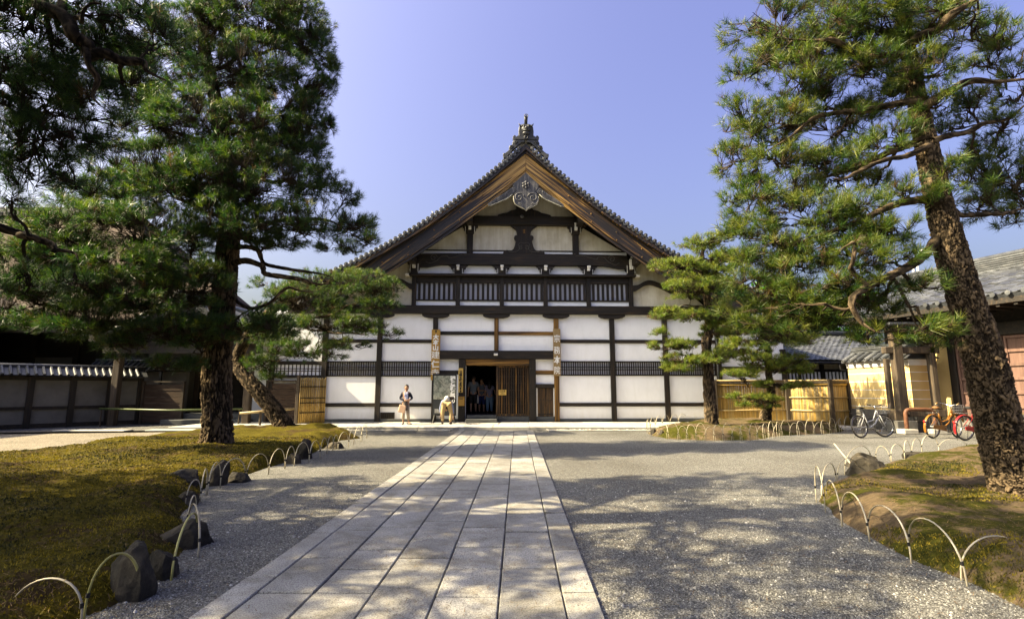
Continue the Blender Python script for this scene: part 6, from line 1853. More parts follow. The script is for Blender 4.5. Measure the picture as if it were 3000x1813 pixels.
pA.pads(ip([(640, 50, 150, 95, 12.6), (735, 110, 60, 80, 12.6), (600, 190, 170, 85, 12.4), (735, 230, 65, 75, 12.7), (560, 320, 190, 90, 12.2), (715, 350, 75, 65, 12.8), (600, 440, 165, 75, 12.0), (755, 440, 85, 42, 12.6), (835, 470, 35, 30, 12.4),
             (850, 540, 65, 36, 12.0), (720, 545, 120, 45, 12.0), (590, 545, 110, 55, 11.8), (880, 580, 30, 18, 11.8), (820, 600, 50, 16, 11.9), (440, 430, 140, 90, 12.2), (390, 280, 120, 100, 12.4), (470, 120, 130, 110, 12.6), (350, 560, 150, 60, 11.6),
             (250, 640, 150, 55, 11.2), (160, 690, 120, 50, 11.0), (330, 715, 150, 60, 11.4), (460, 690, 90, 50, 11.6), (230, 780, 110, 40, 11.0), (410, 800, 100, 45, 11.4), (430, 880, 55, 24, 11.7, 1.3), (110, 610, 110, 50, 11.0), (300, 830, 60, 30, 11.2),
             (640, 790, 70, 46, 12.4), (540, 785, 70, 30, 11.8), (330, 180, 90, 90, 12.6), (470, 570, 80, 40, 11.8), (800, 160, 14, 40, 12.6), (790, 300, 18, 30, 12.6), (80, 740, 90, 50, 10.9), (470, 470, 120, 60, 11.9), (660, 585, 60, 18, 12.2), (520, 30, 90, 70, 12.0), (250, 480, 110, 60, 12.2), (140, 540, 110, 50, 11.2), (60, 640, 90, 60, 10.8), (400, 650, 110, 50, 11.4), (310, 420, 90, 60, 12.4), (480, 800, 80, 36, 11.6), (150, 780, 90, 36, 10.9), (680, 280, 90, 70, 12.4), (690, 60, 90, 80, 12.8), (640, 370, 90, 60, 12.3)]),
        dens=64, L=0.155, w=0.0085, nn=22, tint=(0.36, 0.20), spread=(20, 72))
# ---- leaning pine between the trunk and the hall
bL = ground(845, 1255, 0.15)
YL = 19.0
bL = Vector((bL.x * YL / bL.y, YL, 0.1))
L_tr = il([(690, 1040, YL, 0.32), (672, 1005, YL, 0.30), (630, 950, YL - 0.1, 0.27), (590, 905, YL - 0.1, 0.24), (572, 870, YL, 0.22), (590, 820, YL, 0.19), (640, 760, YL, 0.16), (690, 720, YL, 0.12), (730, 690, YL, 0.08)])
pL = Pine('leaning pine with a slanting scaly trunk between the big pine and bamboo screen', bL, L_tr, 'bark', 70, 170, 0.07, 0.022, 9, 0.1, 'pines before the halls')
for l in ([(600, 810, YL, 0.10), (680, 790, YL - 0.8, 0.08), (780, 760, YL - 1.2, 0.06), (880, 720, YL - 1.6, 0.04)], [(660, 745, YL, 0.09), (760, 700, YL - 0.6, 0.07), (870, 690, YL - 1.0, 0.04)], [(575, 870, YL, 0.06), (640, 870, YL - 0.5, 0.04), (690, 860, YL - 0.8, 0.03)], [(700, 780, YL - 1, 0.06), (800, 800, YL - 1.6, 0.045), (900, 800, YL - 2.0, 0.03)]):
    pL.limb(il(l), cell=0.07)
pL.pads(ip([(820, 690, 120, 34, 17.8), (910, 690, 70, 34, 17.4), (900, 735, 70, 22, 17.4), (720, 730, 100, 42, 18.2), (780, 780, 110, 30, 17.6), (880, 785, 70, 18, 17.2), (930, 805, 40, 12, 17.0, 0.7), (700, 840, 80, 30, 18.0), (630, 870, 45, 35, 18.2), (620, 800, 80, 45, 18.4), (770, 850, 60, 20, 17.8, 0.8), (680, 690, 60, 30, 18.4), (830, 830, 50, 18, 17.4, 0.8), (650, 905, 30, 12, 18.4)]),
        dens=44, L=0.15, w=0.0085, nn=24, tint=(0.46, 0.16))
# ---- near pine whose boughs hang in from outside the picture
bB = Vector((-9.2, 4.6, 0.2))
B_tr = [(-9.2, 4.6, -0.1, 0.42), (-9.1, 4.6, 2.0, 0.38), (-8.9, 4.7, 4.5, 0.33), (-8.6, 4.9, 6.5, 0.27), (-8.4, 5.0, 8.5, 0.2), (-8.2, 5.0, 10.2, 0.1)]
pB = Pine('dark near pine whose heavy black boughs hang across the upper corner', bB, B_tr, 'bark_dark', 60, 140, 0.085, 0.04, 15, 0.15, 'pines before the halls')
for l in ([(-8.7, 4.8, 5.6, 0.2)] + il([(-10, -20, 6.6, 0.17), (100, 20, 6.6, 0.15), (175, 75, 6.6, 0.14), (205, 110, 6.7, 0.13), (250, 130, 6.8, 0.12), (330, 150, 7.0, 0.08), (400, 190, 7.2, 0.04)]),
          il([(200, 100, 6.7, 0.08), (220, 180, 6.7, 0.06), (240, 260, 6.8, 0.04)]), il([(120, 35, 6.6, 0.10), (170, -20, 6.8, 0.08), (230, -70, 7.0, 0.05)]),
          [(-8.9, 4.7, 4.6, 0.15)] + il([(-20, 540, 7.8, 0.10), (60, 565, 7.9, 0.085), (105, 590, 8.0, 0.08), (140, 605, 8.0, 0.06), (185, 620, 8.1, 0.035)]),
          [(-8.8, 4.7, 5.0, 0.15), (-7.6, 5.6, 5.6, 0.1)] + il([(40, 240, 6.9, 0.06), (140, 280, 7.0, 0.04)]),
          il([(160, 50, 6.6, 0.05), (210, 40, 6.6, 0.04), (240, 10, 6.6, 0.03)]),
          [(-8.6, 4.9, 6.6, 0.16), (-7.0, 5.0, 7.6, 0.12), (-5.2, 5.2, 8.3, 0.08), (-3.8, 5.4, 8.6, 0.04)], [(-8.4, 5.0, 8.4, 0.12), (-7.0, 4.0, 9.3, 0.09), (-5.4, 3.4, 9.6, 0.05)], [(-8.5, 5, 7.5, 0.12), (-7.5, 6.8, 8.2, 0.09), (-6.2, 8.0, 8.6, 0.05)]):
    pB.limb(l, cell=0.07)
pB.pads(ip([(60, 60, 110, 90, 6.7), (70, 200, 110, 80, 6.9), (150, 330, 100, 70, 7.1), (50, 330, 90, 80, 7.0), (250, 40, 90, 45, 7.0, 0.7), (290, 210, 80, 70, 7.2), (60, 430, 80, 40, 7.2, 0.8), (370, 90, 80, 70, 7.4, 0.7), (200, 230, 60, 60, 7.0, 0.7), (180, 440, 60, 35, 7.4, 0.6), (60, 690, 80, 50, 8.2), (170, 680, 60, 35, 8.3, 0.8), (20, 130, 80, 70, 6.6), (130, 120, 80, 60, 7.0), (220, 330, 70, 50, 7.4), (120, 230, 80, 60, 7.2), (330, 30, 80, 50, 7.4), (30, 260, 70, 60, 6.8), (110, 400, 80, 50, 7.4), (30, 480, 60, 30, 7.3, 0.7), (300, 110, 70, 50, 7.6), (180, 180, 60, 50, 7.3), (60, 20, 90, 60, 7.2), (180, 20, 70, 50, 7.4), (280, 120, 80, 50, 7.8), (220, 130, 70, 60, 7.6), (350, 60, 60, 60, 7.8), (20, 380, 70, 50, 7.2), (150, 260, 80, 60, 7.6), (270, 290, 60, 40, 7.8), (40, 170, 90, 60, 7.3)]),
        dens=56, L=0.15, w=0.006, nn=24, tint=(0.22, 0.15), spread=(20, 72))
# ---- the rest of its crown above the picture, which shades the path and gravel
sr = np.random.default_rng(77)
sh_p = []
for i in range(125):
    x, y = sr.uniform(-16.5, -3.4), sr.uniform(1.0, 7.6)
    z = sr.uniform(max(6.2, 1.5 + 0.86 * y + 0.6), 9.8) if x > -1.02 * y - 1.2 else sr.uniform(4.6, 9.0)
    sh_p.append(((x, y, z), (sr.uniform(0.6, 1.1), sr.uniform(0.6, 1.0), sr.uniform(0.25, 0.45)), 1.0))
for i in range(34):
    sh_p.append(((sr.uniform(-17, -9.8), sr.uniform(0.6, 5.2), sr.uniform(5.0, 7.5)), (sr.uniform(0.7, 1.2), sr.uniform(0.6, 1.0), sr.uniform(0.25, 0.45)), 1.0))
pB.pads(sh_p, dens=13, L=0.16, w=0.013, nn=26, tint=(0.3, 0.14))
# ---- the tall pine by the side hall
bR = ground(2946, 1440, 0.25)
YR = bR.y + 0.12
R_tr = [(bR.x + 0.22, YR, 0.0, 0.275)] + il([(2440, 1170, YR, 0.248), (2415, 1080, YR, 0.230), (2393, 980, YR, 0.225), (2366, 860, YR, 0.216), (2326, 730, YR, 0.194), (2290, 610, YR, 0.176), (2262, 500, YR, 0.158), (2238, 390, YR + 0.1, 0.140), (2210, 260, YR + 0.15, 0.117), (2185, 120, YR + 0.2, 0.095), (2165, -10, YR + 0.3, 0.072), (2160, -150, YR + 0.3, 0.045)])
pR = Pine('tall pine with a flaky brown trunk leaning over the gravel near the bicycles', bR, R_tr, 'bark', 190, 600, 0.036, 0.019, 21, 0.03, 'pines before the halls', el=2.0)
for l in (
        [(2260, 570, YR, 0.10), (2200, 620, YR - 0.2, 0.085), (2150, 660, YR - 0.35, 0.075), (2090, 690, YR - 0.5, 0.07), (2055, 735, YR - 0.6, 0.06), (2075, 780, YR - 0.7, 0.045), (2120, 800, YR - 0.75, 0.03)],
        [(2240, 330, YR, 0.085), (2170, 355, YR + 0.2, 0.075), (2090, 385, YR + 0.3, 0.065), (2010, 415, YR + 0.4, 0.05), (1930, 440, YR + 0.5, 0.035)],
        [(2235, 350, YR, 0.06), (2150, 380, YR - 0.3, 0.05), (2060, 410, YR - 0.4, 0.04), (1990, 430, YR - 0.5, 0.03)],
        [(2215, 240, YR, 0.085), (2140, 250, YR + 0.1, 0.075), (2060, 275, YR + 0.2, 0.06), (1980, 270, YR + 0.3, 0.05), (1910, 320, YR + 0.3, 0.04), (1830, 380, YR + 0.2, 0.03)],
        [(2262, 480, YR, 0.09), (2180, 490, YR - 0.1, 0.08), (2090, 520, YR - 0.1, 0.065), (1990, 560, YR - 0.1, 0.05), (1890, 600, YR, 0.035)],
        [(2190, 140, YR, 0.08), (2100, 130, YR, 0.06), (2000, 100, YR, 0.05), (1890, 90, YR, 0.03)],
        [(2240, 340, YR, 0.075), (2310, 320, YR + 0.2, 0.06), (2390, 290, YR + 0.2, 0.05), (2480, 240, YR + 0.2, 0.04)],
        [(2215, 260, YR, 0.09), (2270, 225, YR - 0.1, 0.08), (2350, 195, YR - 0.2, 0.07), (2480, 190, YR - 0.3, 0.05)],
        [(2265, 500, YR, 0.06), (2350, 515, YR + 0.2, 0.05), (2440, 505, YR + 0.3, 0.035), (2500, 510, YR + 0.3, 0.03)],
        [(2190, 110, YR, 0.10), (2240, 75, YR - 0.2, 0.09), (2310, 30, YR - 0.4, 0.08), (2380, -20, YR - 0.5, 0.06)],
        [(2090, 690, YR - 0.5, 0.045), (2040, 640, YR - 0.6, 0.035), (2060, 580, YR - 0.7, 0.025), (2030, 600, YR - 0.7, 0.02)],
        [(2055, 735, YR - 0.6, 0.035), (1990, 735, YR - 0.5, 0.025), (1920, 730, YR - 0.4, 0.02)]):
    pR.limb(il(l), cell=0.045, depth=0.01)
pR.pads(ip([(1850, 55, 105, 55, 7.4), (1970, 90, 130, 70, 7.2), (2110, 60, 130, 60, 7.0), (1810, 165, 75, 50, 7.5), (1930, 200, 110, 55, 7.3), (2070, 170, 110, 55, 7.1), (1790, 285, 75, 45, 7.5), (1890, 300, 100, 45, 7.4), (2010, 320, 100, 45, 7.5, 0.8), (1770, 385, 60, 40, 7.5), (1870, 395, 90, 40, 7.3), (2150, 220, 70, 45, 7.5),
             (1765, 480, 40, 28, 7.4), (1830, 495, 90, 38, 7.2), (1940, 520, 110, 42, 7.0), (2060, 500, 90, 38, 6.8), (1890, 590, 95, 36, 7.0), (2000, 610, 110, 42, 6.8), (2110, 560, 70, 34, 6.7), (1860, 670, 90, 38, 6.9), (1980, 690, 110, 40, 6.7), (2080, 640, 70, 30, 6.6, 0.8), (1940, 750, 80, 34, 6.9, 0.8), (2170, 790, 90, 30, 6.4), (2240, 810, 50, 22, 6.4), (2090, 810, 60, 24, 6.5, 0.8), (2110, 680, 50, 24, 6.5, 0.6),
             (2330, 420, 45, 60, 7.5, 0.8), (2420, 410, 70, 60, 7.4), (2440, 520, 45, 30, 7.3, 0.8), (2400, 310, 70, 40, 7.4, 0.8), (2430, 90, 70, 40, 7.2, 0.8), (2300, 50, 90, 45, 7.0), (2265, 410, 40, 30, 6.8, 0.8), (2360, 470, 40, 26, 7.2, 0.8), (2250, 170, 50, 45, 6.8), (2270, 475, 40, 26, 6.6, 0.8), (2200, 20, 90, 50, 6.9), (2010, 20, 100, 45, 7.3), (2450, 170, 40, 24, 7.0, 0.6), (1900, 130, 100, 50, 7.6), (2030, 120, 100, 50, 7.4), (2140, 140, 90, 45, 7.3), (1980, 250, 100, 40, 7.6), (2080, 260, 90, 36, 7.5), (1830, 340, 80, 36, 7.5), (1950, 380, 90, 34, 7.6), (1800, 440, 60, 30, 7.4), (1900, 460, 90, 34, 7.3), (1830, 560, 70, 30, 7.2), (1990, 560, 90, 36, 7.0), (1790, 620, 50, 24, 7.1), (1930, 640, 90, 36, 6.9), (1900, 710, 80, 32, 6.9), (2030, 740, 80, 30, 6.7), (1990, 780, 70, 26, 6.8), (1810, 700, 70, 34, 7.2), (1870, 735, 90, 30, 7.0), (1790, 750, 60, 26, 7.3), (1950, 770, 80, 28, 6.9), (2080, 720, 70, 30, 6.6), (2150, 620, 50, 26, 6.6), (2340, 90, 70, 40, 7.0), (2230, 100, 70, 40, 6.8), (2440, 440, 60, 50, 7.6), (2380, 370, 60, 40, 7.6), (2330, 250, 60, 34, 7.2), (2420, 230, 60, 34, 7.4), (2290, 300, 50, 40, 7.6), (2330, 500, 50, 34, 7.6), (2420, 470, 70, 50, 7.8), (2370, 140, 70, 46, 7.4), (1770, 560, 50, 26, 7.3), (1850, 620, 80, 34, 7.2), (2060, 570, 80, 34, 7.2), (1820, 780, 60, 22, 7.1), (1880, 800, 70, 22, 7.0), (2120, 740, 60, 26, 6.8), (2010, 440, 80, 30, 7.8), (2100, 440, 60, 26, 7.8), (2160, 320, 60, 34, 6.9), (2110, 360, 70, 30, 7.0), (2060, 400, 60, 26, 7.0), (2170, 460, 50, 24, 6.8), (2240, 250, 50, 36, 6.8), (2200, 170, 60, 40, 6.7), (2150, 560, 50, 26, 6.7), (2200, 690, 50, 24, 6.6), (1990, 400, 70, 30, 7.3), (2230, 60, 80, 40, 6.7)]),
        dens=62, L=0.13, w=0.0064, nn=27, tint=(0.62, 0.22), up=0.7, spread=(22, 72), twig=0.0055)
# ---- two small trained pines on the island
def small_pine(label, base, trunk, limbs, pads, seed, dens):
    p = Pine(label, base, trunk, 'bark', 44, 130, 0.06, 0.024, seed, 0.25, 'small trained pines on the island')
    for l in limbs:
        p.limb(il(l), 8, 0.05, 0.008)
    p.pads(ip(pads), dens=dens * 1.3, L=0.15, w=0.011, nn=20, tint=(0.66, 0.22), sub=10, up=0.8, twig=0.008)
    return p
Y1 = 18.6
b1 = ground(2085, 1242, 0.3)
t1 = [(b1.x, Y1, 0.05, 0.23)] + il([(1712, 1010, Y1, 0.21), (1708, 960, Y1, 0.20), (1703, 880, Y1, 0.17), (1700, 830, Y1, 0.165), (1706, 780, Y1, 0.15), (1702, 720, Y1, 0.13), (1692, 660, Y1, 0.10), (1688, 620, Y1, 0.07), (1698, 585, Y1, 0.04)])
p1 = small_pine('small layered pine with a bare lower trunk, foremost on the island', b1, t1,
                [[(1692, 660, Y1, 0.05), (1650, 645, Y1 - 0.3, 0.04), (1610, 640, Y1 - 0.4, 0.03)], [(1702, 700, Y1, 0.05), (1740, 680, Y1 - 0.3, 0.035)], [(1700, 740, Y1, 0.05), (1660, 735, Y1 - 0.4, 0.04), (1620, 745, Y1 - 0.6, 0.03)], [(1703, 830, Y1, 0.04), (1660, 830, Y1 - 0.4, 0.03)], [(1703, 870, Y1, 0.04), (1750, 860, Y1 - 0.3, 0.03)]],
                [(1695, 585, 68, 14, 18.6), (1640, 640, 60, 24, 18.3), (1725, 625, 70, 26, 18.5), (1660, 695, 70, 28, 18.2), (1740, 700, 60, 36, 18.6), (1600, 755, 50, 18, 18.0), (1670, 760, 50, 20, 18.2), (1745, 760, 50, 24, 18.4), (1625, 835, 55, 16, 18.0), (1590, 800, 22, 9, 18.0, 0.8), (1730, 800, 45, 20, 18.5), (1665, 868, 70, 16, 18.1), (1745, 855, 45, 16, 18.4), (1625, 888, 36, 9, 18.0, 0.9), (1710, 660, 60, 24, 18.9)], 33, 48)
p1.finish('needle_light')
Y2 = 20.6
b2 = Vector((dY(1840, 1000, Y2).x, Y2, 0.25))
t2 = [(b2.x - 0.05, Y2, 0.05, 0.22)] + il([(1842, 1000, Y2, 0.19), (1850, 970, Y2, 0.15), (1856, 940, Y2, 0.14), (1850, 900, Y2, 0.12), (1848, 850, Y2, 0.11), (1842, 790, Y2, 0.09), (1840, 740, Y2, 0.07), (1850, 700, Y2, 0.04)])
p2 = small_pine('small pine with tiers of bright needles beside the bamboo fence', b2, t2,
                [[(1850, 955, Y2, 0.04), (1810, 950, Y2 - 0.5, 0.03), (1790, 955, Y2 - 0.7, 0.02)], [(1850, 890, Y2, 0.04), (1900, 890, Y2 - 0.3, 0.03)], [(1845, 820, Y2, 0.04), (1910, 815, Y2 - 0.3, 0.03)], [(1845, 800, Y2, 0.04), (1790, 830, Y2 - 0.4, 0.025)]],
                [(1850, 790, 100, 28, 20.6), (1910, 815, 62, 18, 20.3), (1780, 845, 55, 18, 20.3), (1860, 870, 75, 20, 20.4), (1905, 890, 55, 16, 20.3), (1785, 900, 45, 12, 20.2), (1880, 925, 60, 14, 20.3), (1830, 965, 52, 16, 20.0), (1780, 955, 30, 10, 20.0, 0.9), (1765, 780, 40, 18, 20.6), (1820, 820, 70, 20, 20.5)], 37, 46)
p2.finish('needle_light')
print('1', sum(len(x) for x in p1.tri), 'A', pA.finish('needle'), 'L', pL.finish('needle'), 'B', pB.finish('needle'), 'R', pR.finish('needle'))

# ---- bright broadleaf trees beyond the roofs
def broadleaf(label, base, lobes, n, seed, leaf=0.16):
    r = np.random.default_rng(seed)
    o = thing('maple_tree', label, 'tree', base, 0, 'bright leafy trees beyond the roofs')
    top = max(l[0][2] for l in lobes)
    me, C, R = trunk_mesh('trunk', [(0, 0, -0.1, 0.25), (0.1, 0, 1.5, 0.2), (0, 0.1, top * 0.55, 0.15), (0.1, 0, top * 0.85, 0.06)], 16, 40, 0.1, 0.02, 'bark', seed)
    link(bpy.data.objects.new('trunk', me), o)
    tw = []
    cos, tts = [], []
    for (c, rad) in lobes:
        c = np.array(c) - np.array(base); rad = np.array(rad)
        root = C[r.integers(18, 38)]
        W_ = wiggle(root[None], c[None], 5, 0.06, r)[0]
        tw.append(sticks(W_[:-1], W_[1:], np.linspace(0.08, 0.03, 5), np.linspace(0.07, 0.02, 5)))
        g_ = r.normal(size=(n, 3)); g_ /= np.linalg.norm(g_, axis=1)[:, None]; g_ *= r.random(n)[:, None] ** 0.4
        cl = r.normal(size=(n // 40, 3)); cl /= np.linalg.norm(cl, axis=1)[:, None]; cl *= r.random(len(cl))[:, None] ** 0.35
        ci = np.argmin(((g_[:, None] - cl[None]) ** 2).sum(-1), 1)
        g_ = g_ * 0.5 + cl[ci] * 0.6
        p = c + g_ * rad
        a = r.normal(size=(n, 3)); a /= np.linalg.norm(a, axis=1)[:, None]
        b_ = np.cross(a, r.normal(size=(n, 3))); b_ /= np.linalg.norm(b_, axis=1)[:, None]
        s = leaf * r.uniform(0.6, 1.3, n)[:, None]
        q = [p + a * s, p + b_ * s * 0.55, p - a * s, p - b_ * s * 0.55]
        cos += [np.stack([q[0], q[1], q[2]], 1), np.stack([q[0], q[2], q[3]], 1)]
        t = np.clip(0.5 + 0.3 * r.normal(size=n), 0, 1); tts += [t, t]
    me = tris_mesh('branches', np.concatenate(tw), np.full(sum(len(x) for x in tw), 0.4), 'bark')
    ob_ = bpy.data.objects.new('twigs', me); link(ob_, o); ob_['kind'] = 'stuff'
    ob_ = bpy.data.objects.new('leaves', tris_mesh('leaves', np.concatenate(cos), np.concatenate(tts), 'leaf')); link(ob_, o); ob_['kind'] = 'stuff'
broadleaf('bright green maple showing beneath the low bough of the tall pine', (14.2, 31, 0), [((13.6, 31, 5.6), (2.0, 1.8, 1.7)), ((15.6, 31, 6.6), (1.8, 1.8, 1.6)), ((12.4, 31.5, 4.4), (1.6, 1.5, 1.3)), ((15.0, 30.5, 4.6), (2.0, 1.5, 1.3)), ((17.2, 31, 5.2), (1.8, 1.6, 1.4))], 1700, 51)
broadleaf('bright green tree farther behind the outbuilding roof', (20.5, 34, 0), [((20.2, 34, 6.2), (2.2, 2, 1.8)), ((22.3, 34, 6.6), (2.0, 2, 1.6)), ((18.6, 34, 5.0), (1.8, 1.6, 1.4))], 1500, 52)
broadleaf('dull green tree behind the corridor roof between the pines', (-14.5, 37, 0), [((-14.4, 37, 7.0), (2.4, 2, 2.0)), ((-12.2, 37, 5.8), (2.0, 2, 1.6)), ((-16.6, 37, 6.0), (2.0, 2, 1.6))], 1300, 53)
# ------------------------------------------------------------------ people
def skin_mesh(name, joints, bones, mat, sub=2, extra=None):
    """joints: {key: (x, y, z, r)}; bones: [(a, b)]; the first joint of the first bone is the root"""
    keys = list(joints)
    me = bpy.data.meshes.new(name)
    me.from_pydata([joints[k][:3] for k in keys], [(keys.index(a), keys.index(b_)) for a, b_ in bones], [])
    o = bpy.data.objects.new(name, me)
    COL.objects.link(o)
    o.modifiers.new('skin', 'SKIN')
    lay = me.skin_vertices[0].data
    for i, k in enumerate(keys):
        r = joints[k][3]
        lay[i].radius = r if hasattr(r, '__len__') else (r, r)
        lay[i].use_root = (k == bones[0][0])
    sb = o.modifiers.new('sub', 'SUBSURF'); sb.levels = sub; sb.render_levels = sub
    dg = bpy.context.evaluated_depsgraph_get(); dg.update()
    out = bpy.data.meshes.new_from_object(o.evaluated_get(dg))
    bpy.data.objects.remove(o)
    if extra is not None:
        bm = bmesh.new(); bm.from_mesh(out)
        t = bpy.data.meshes.new('t'); t.from_pydata(extra.v, [], extra.f); bm.from_mesh(t)
        bm.to_mesh(out); bm.free()
    out.shade_smooth()
    out.materials.clear(); out.materials.append(M[mat] if isinstance(mat, str) else mat)
    return out
def part(name, me, parent):
    o = bpy.data.objects.new(name, me); link(o, parent); ORG[o.name] = Vector((0, 0, 0)); return o
def head_parts(o, c, r, face_dir, hair, long_hair=False, body=None):
    """head ball with nose, ears, brows; returned as an MB to be joined into the body"""
    f = Vector(face_dir).normalized(); s = f.cross(Vector((0, 0, 1))).normalized(); u = s.cross(f)
    c = Vector(c)
    mb = MB().ball(c, r, 14, 10, (0.86, 0.92, 1.18))
    mb.ball(c - u * r * 0.62 + f * r * 0.2, r * 0.62, 10, 7, (0.85, 0.85, 0.8))          # jaw
    mb.tube([c + f * r * 0.80 + u * r * 0.12, c + f * r * 1.08 - u * r * 0.22, c + f * r * 0.88 - u * r * 0.28], [r * 0.10, r * 0.17, r * 0.12], 6)   # nose
    for q in (-1, 1):
        mb.ball(c + s * q * r * 0.86 - u * r * 0.1, r * 0.2, 6, 5, (0.6, 0.6, 1.2))      # ears
    h = MB()
    h.ball(c - f * r * 0.14 + u * r * 0.26, r * 1.07, 14, 9, (0.93, 0.97, 1.08))
    if long_hair:
        h.tube([c - f * r * 0.45 + u * r * 0.2, c - f * r * 0.75 - u * r * 1.0, c - f * r * 0.75 - u * r * 2.6, c - f * r * 0.8 - u * r * 3.3], [r * 1.0, r * 1.05, r * 1.0, r * 0.55], 10)
    # keep the face clear
    keep = []
    for v in h.v:
        p = Vector(v) - c
        if p.dot(f) > r * 0.30 and p.dot(u) < r * 0.55:
            p = p * 0.72
        keep.append(tuple(c + p))
    h.v = keep
    h.build('hair', 'hair', o, smooth=True)
    e = MB()
    for q in (-1, 1):
        e.ball(c + f * r * 0.90 + s * q * r * 0.36 + u * r * 0.02, r * 0.10, 6, 4, (1, 1, 0.6))
    e.build('eyes', 'hair', o, smooth=True)
    m = MB().tube([c + f * r * 0.84 - u * r * 0.62 - s * r * 0.25, c + f * r * 0.92 - u * r * 0.63, c + f * r * 0.84 - u * r * 0.62 + s * r * 0.25], r * 0.05, 5)
    m.build('mouth', flat('lips', (0.35, 0.12, 0.09)) if 'lips' not in M else M['lips'], o, smooth=True)
    return mb
def hand(mb, w, d, side, s=1.0):
    """palm and five bent fingers from wrist w pointing along d; side = thumb side"""
    w, d, sd = Vector(w), Vector(d).normalized(), Vector(side).normalized()
    n = d.cross(sd).normalized()
    mb.tube([w, w + d * 0.04 * s, w + d * 0.09 * s], [0.022 * s, 0.036 * s, 0.036 * s], 8, flatten=0.5)
    for k, ln in enumerate((0.065, 0.075, 0.07, 0.055)):
        b_ = w + d * 0.085 * s + sd * (0.028 - 0.019 * k) * s
        mb.tube([b_, b_ + d * ln * 0.5 * s + n * 0.006 * s, b_ + d * ln * 0.85 * s + n * 0.022 * s], [0.0095 * s, 0.009 * s, 0.007 * s], 5)
    b_ = w + d * 0.03 * s + sd * 0.03 * s
    mb.tube([b_, b_ + d * 0.03 * s + sd * 0.022 * s, b_ + d * 0.06 * s + sd * 0.018 * s + n * 0.01 * s], [0.012 * s, 0.011 * s, 0.008 * s], 5)
C_navy = flat('navy_cloth', (0.012, 0.014, 0.035), 0.8)
C_print = simple('blue_white_print', [(0.45, (0.06, 0.10, 0.40)), (0.52, (0.55, 0.58, 0.72))], nscale=22, rough=0.8, bs=0, vary=None)
C_skirt = simple('black_print_cloth', [(0.45, (0.02, 0.02, 0.025)), (0.6, (0.22, 0.20, 0.19))], nscale=26, rough=0.8, bs=0, vary=None)
C_trous = flat('pale_trousers', (0.42, 0.36, 0.30), 0.8)
C_tan = flat('tan_trousers', (0.50, 0.37, 0.18), 0.8)
C_shirt = flat('blue_shirt', (0.24, 0.28, 0.46), 0.8)
C_white = flat('white_cloth', (0.75, 0.74, 0.72), 0.8)
C_grey = flat('grey_shirt', (0.16, 0.19, 0.23), 0.8)
C_slate = flat('slate_shirt', (0.10, 0.12, 0.16), 0.8)
C_black = flat('black_cloth', (0.012, 0.012, 0.014), 0.8)
C_blue = flat('blue_shorts', (0.02, 0.035, 0.14), 0.8)
C_jean = flat('light_jeans', (0.16, 0.26, 0.38), 0.85)
C_stripe = simple('striped_top', [(0.48, (0.13, 0.13, 0.22)), (0.54, (0.26, 0.25, 0.34))], (60, 60, 1), 1.2, 0.8, 0, vary=None)
C_bag = flat('pink_bag', (0.62, 0.42, 0.30), 0.7)
C_brown = flat('dark_leather', (0.03, 0.018, 0.014), 0.5)
C_shoe = flat('dark_shoe', (0.02, 0.015, 0.012), 0.5)
C_shoe2 = flat('silver_shoe', (0.35, 0.34, 0.33), 0.4)
M['lips'] = flat('lips_colour', (0.35, 0.12, 0.09))
def shoe(o, a, d, mat, L=0.24):
    a, d = Vector(a), Vector(d).normalized()
    MB().tube([a - d * 0.07 + Vector((0, 0, 0.045)), a + Vector((0, 0, 0.05)), a + d * L * 0.5 + Vector((0, 0, 0.035)), a + d * (L - 0.06) + Vector((0, 0, 0.022))], [0.036, 0.044, 0.042, 0.02], 8, flatten=0.9).build('shoe', mat, o, smooth=True)

# woman standing by the wall, bag over her forearm
def person_at(u, y, w, label):
    return thing('person', label, 'person', tw(u, y, w), TA, 'visitors at the hall door', local=True)
wo_ = person_at(-4.35, -1.75, 0.11, 'woman in dark cardigan and patterned skirt standing before the white wall')
hh = head_parts(wo_, (0.02, -0.01, 1.455), 0.098, (0.45, -1, 0.0), 'hair')
hand(hh, (0.06, -0.19, 0.945), (1, -0.1, -0.12), (0, -0.3, 1), 0.95)
hand(hh, (0.11, -0.20, 0.96), (-1, -0.1, -0.2), (0, -0.3, 1), 0.95)
J = dict(pel=(0, 0, 0.82, 0.12), wst=(0, 0, 0.98, 0.11), chs=(0, 0, 1.16, (0.14, 0.10)), nk=(0.005, 0, 1.30, 0.055), hd=(0.015, 0, 1.40, 0.06),
         ls=(-0.15, 0.0, 1.24, 0.05), le=(-0.22, -0.04, 1.02, 0.036), lw_=(0.05, -0.185, 0.95, 0.024), rs=(0.15, 0, 1.24, 0.05), re=(0.25, -0.04, 1.03, 0.036), rw=(0.12, -0.19, 0.965, 0.024),
         lh=(-0.075, 0, 0.78, 0.085), lk=(-0.085, -0.01, 0.45, 0.055), la=(-0.085, 0.02, 0.08, 0.035), lt=(-0.10, -0.11, 0.04, 0.028), rh=(0.075, 0, 0.78, 0.085), rk=(0.10, -0.01, 0.45, 0.055), ra=(0.13, 0.02, 0.09, 0.035), rt=(0.22, -0.09, 0.04, 0.028))
B_ = [('pel', 'wst'), ('wst', 'chs'), ('chs', 'nk'), ('nk', 'hd'), ('chs', 'ls'), ('ls', 'le'), ('le', 'lw_'), ('chs', 'rs'), ('rs', 're'), ('re', 'rw'), ('pel', 'lh'), ('lh', 'lk'), ('lk', 'la'), ('la', 'lt'), ('pel', 'rh'), ('rh', 'rk'), ('rk', 'ra'), ('ra', 'rt')]
part('body', skin_mesh('body', J, B_, 'skin', 2, hh), wo_)
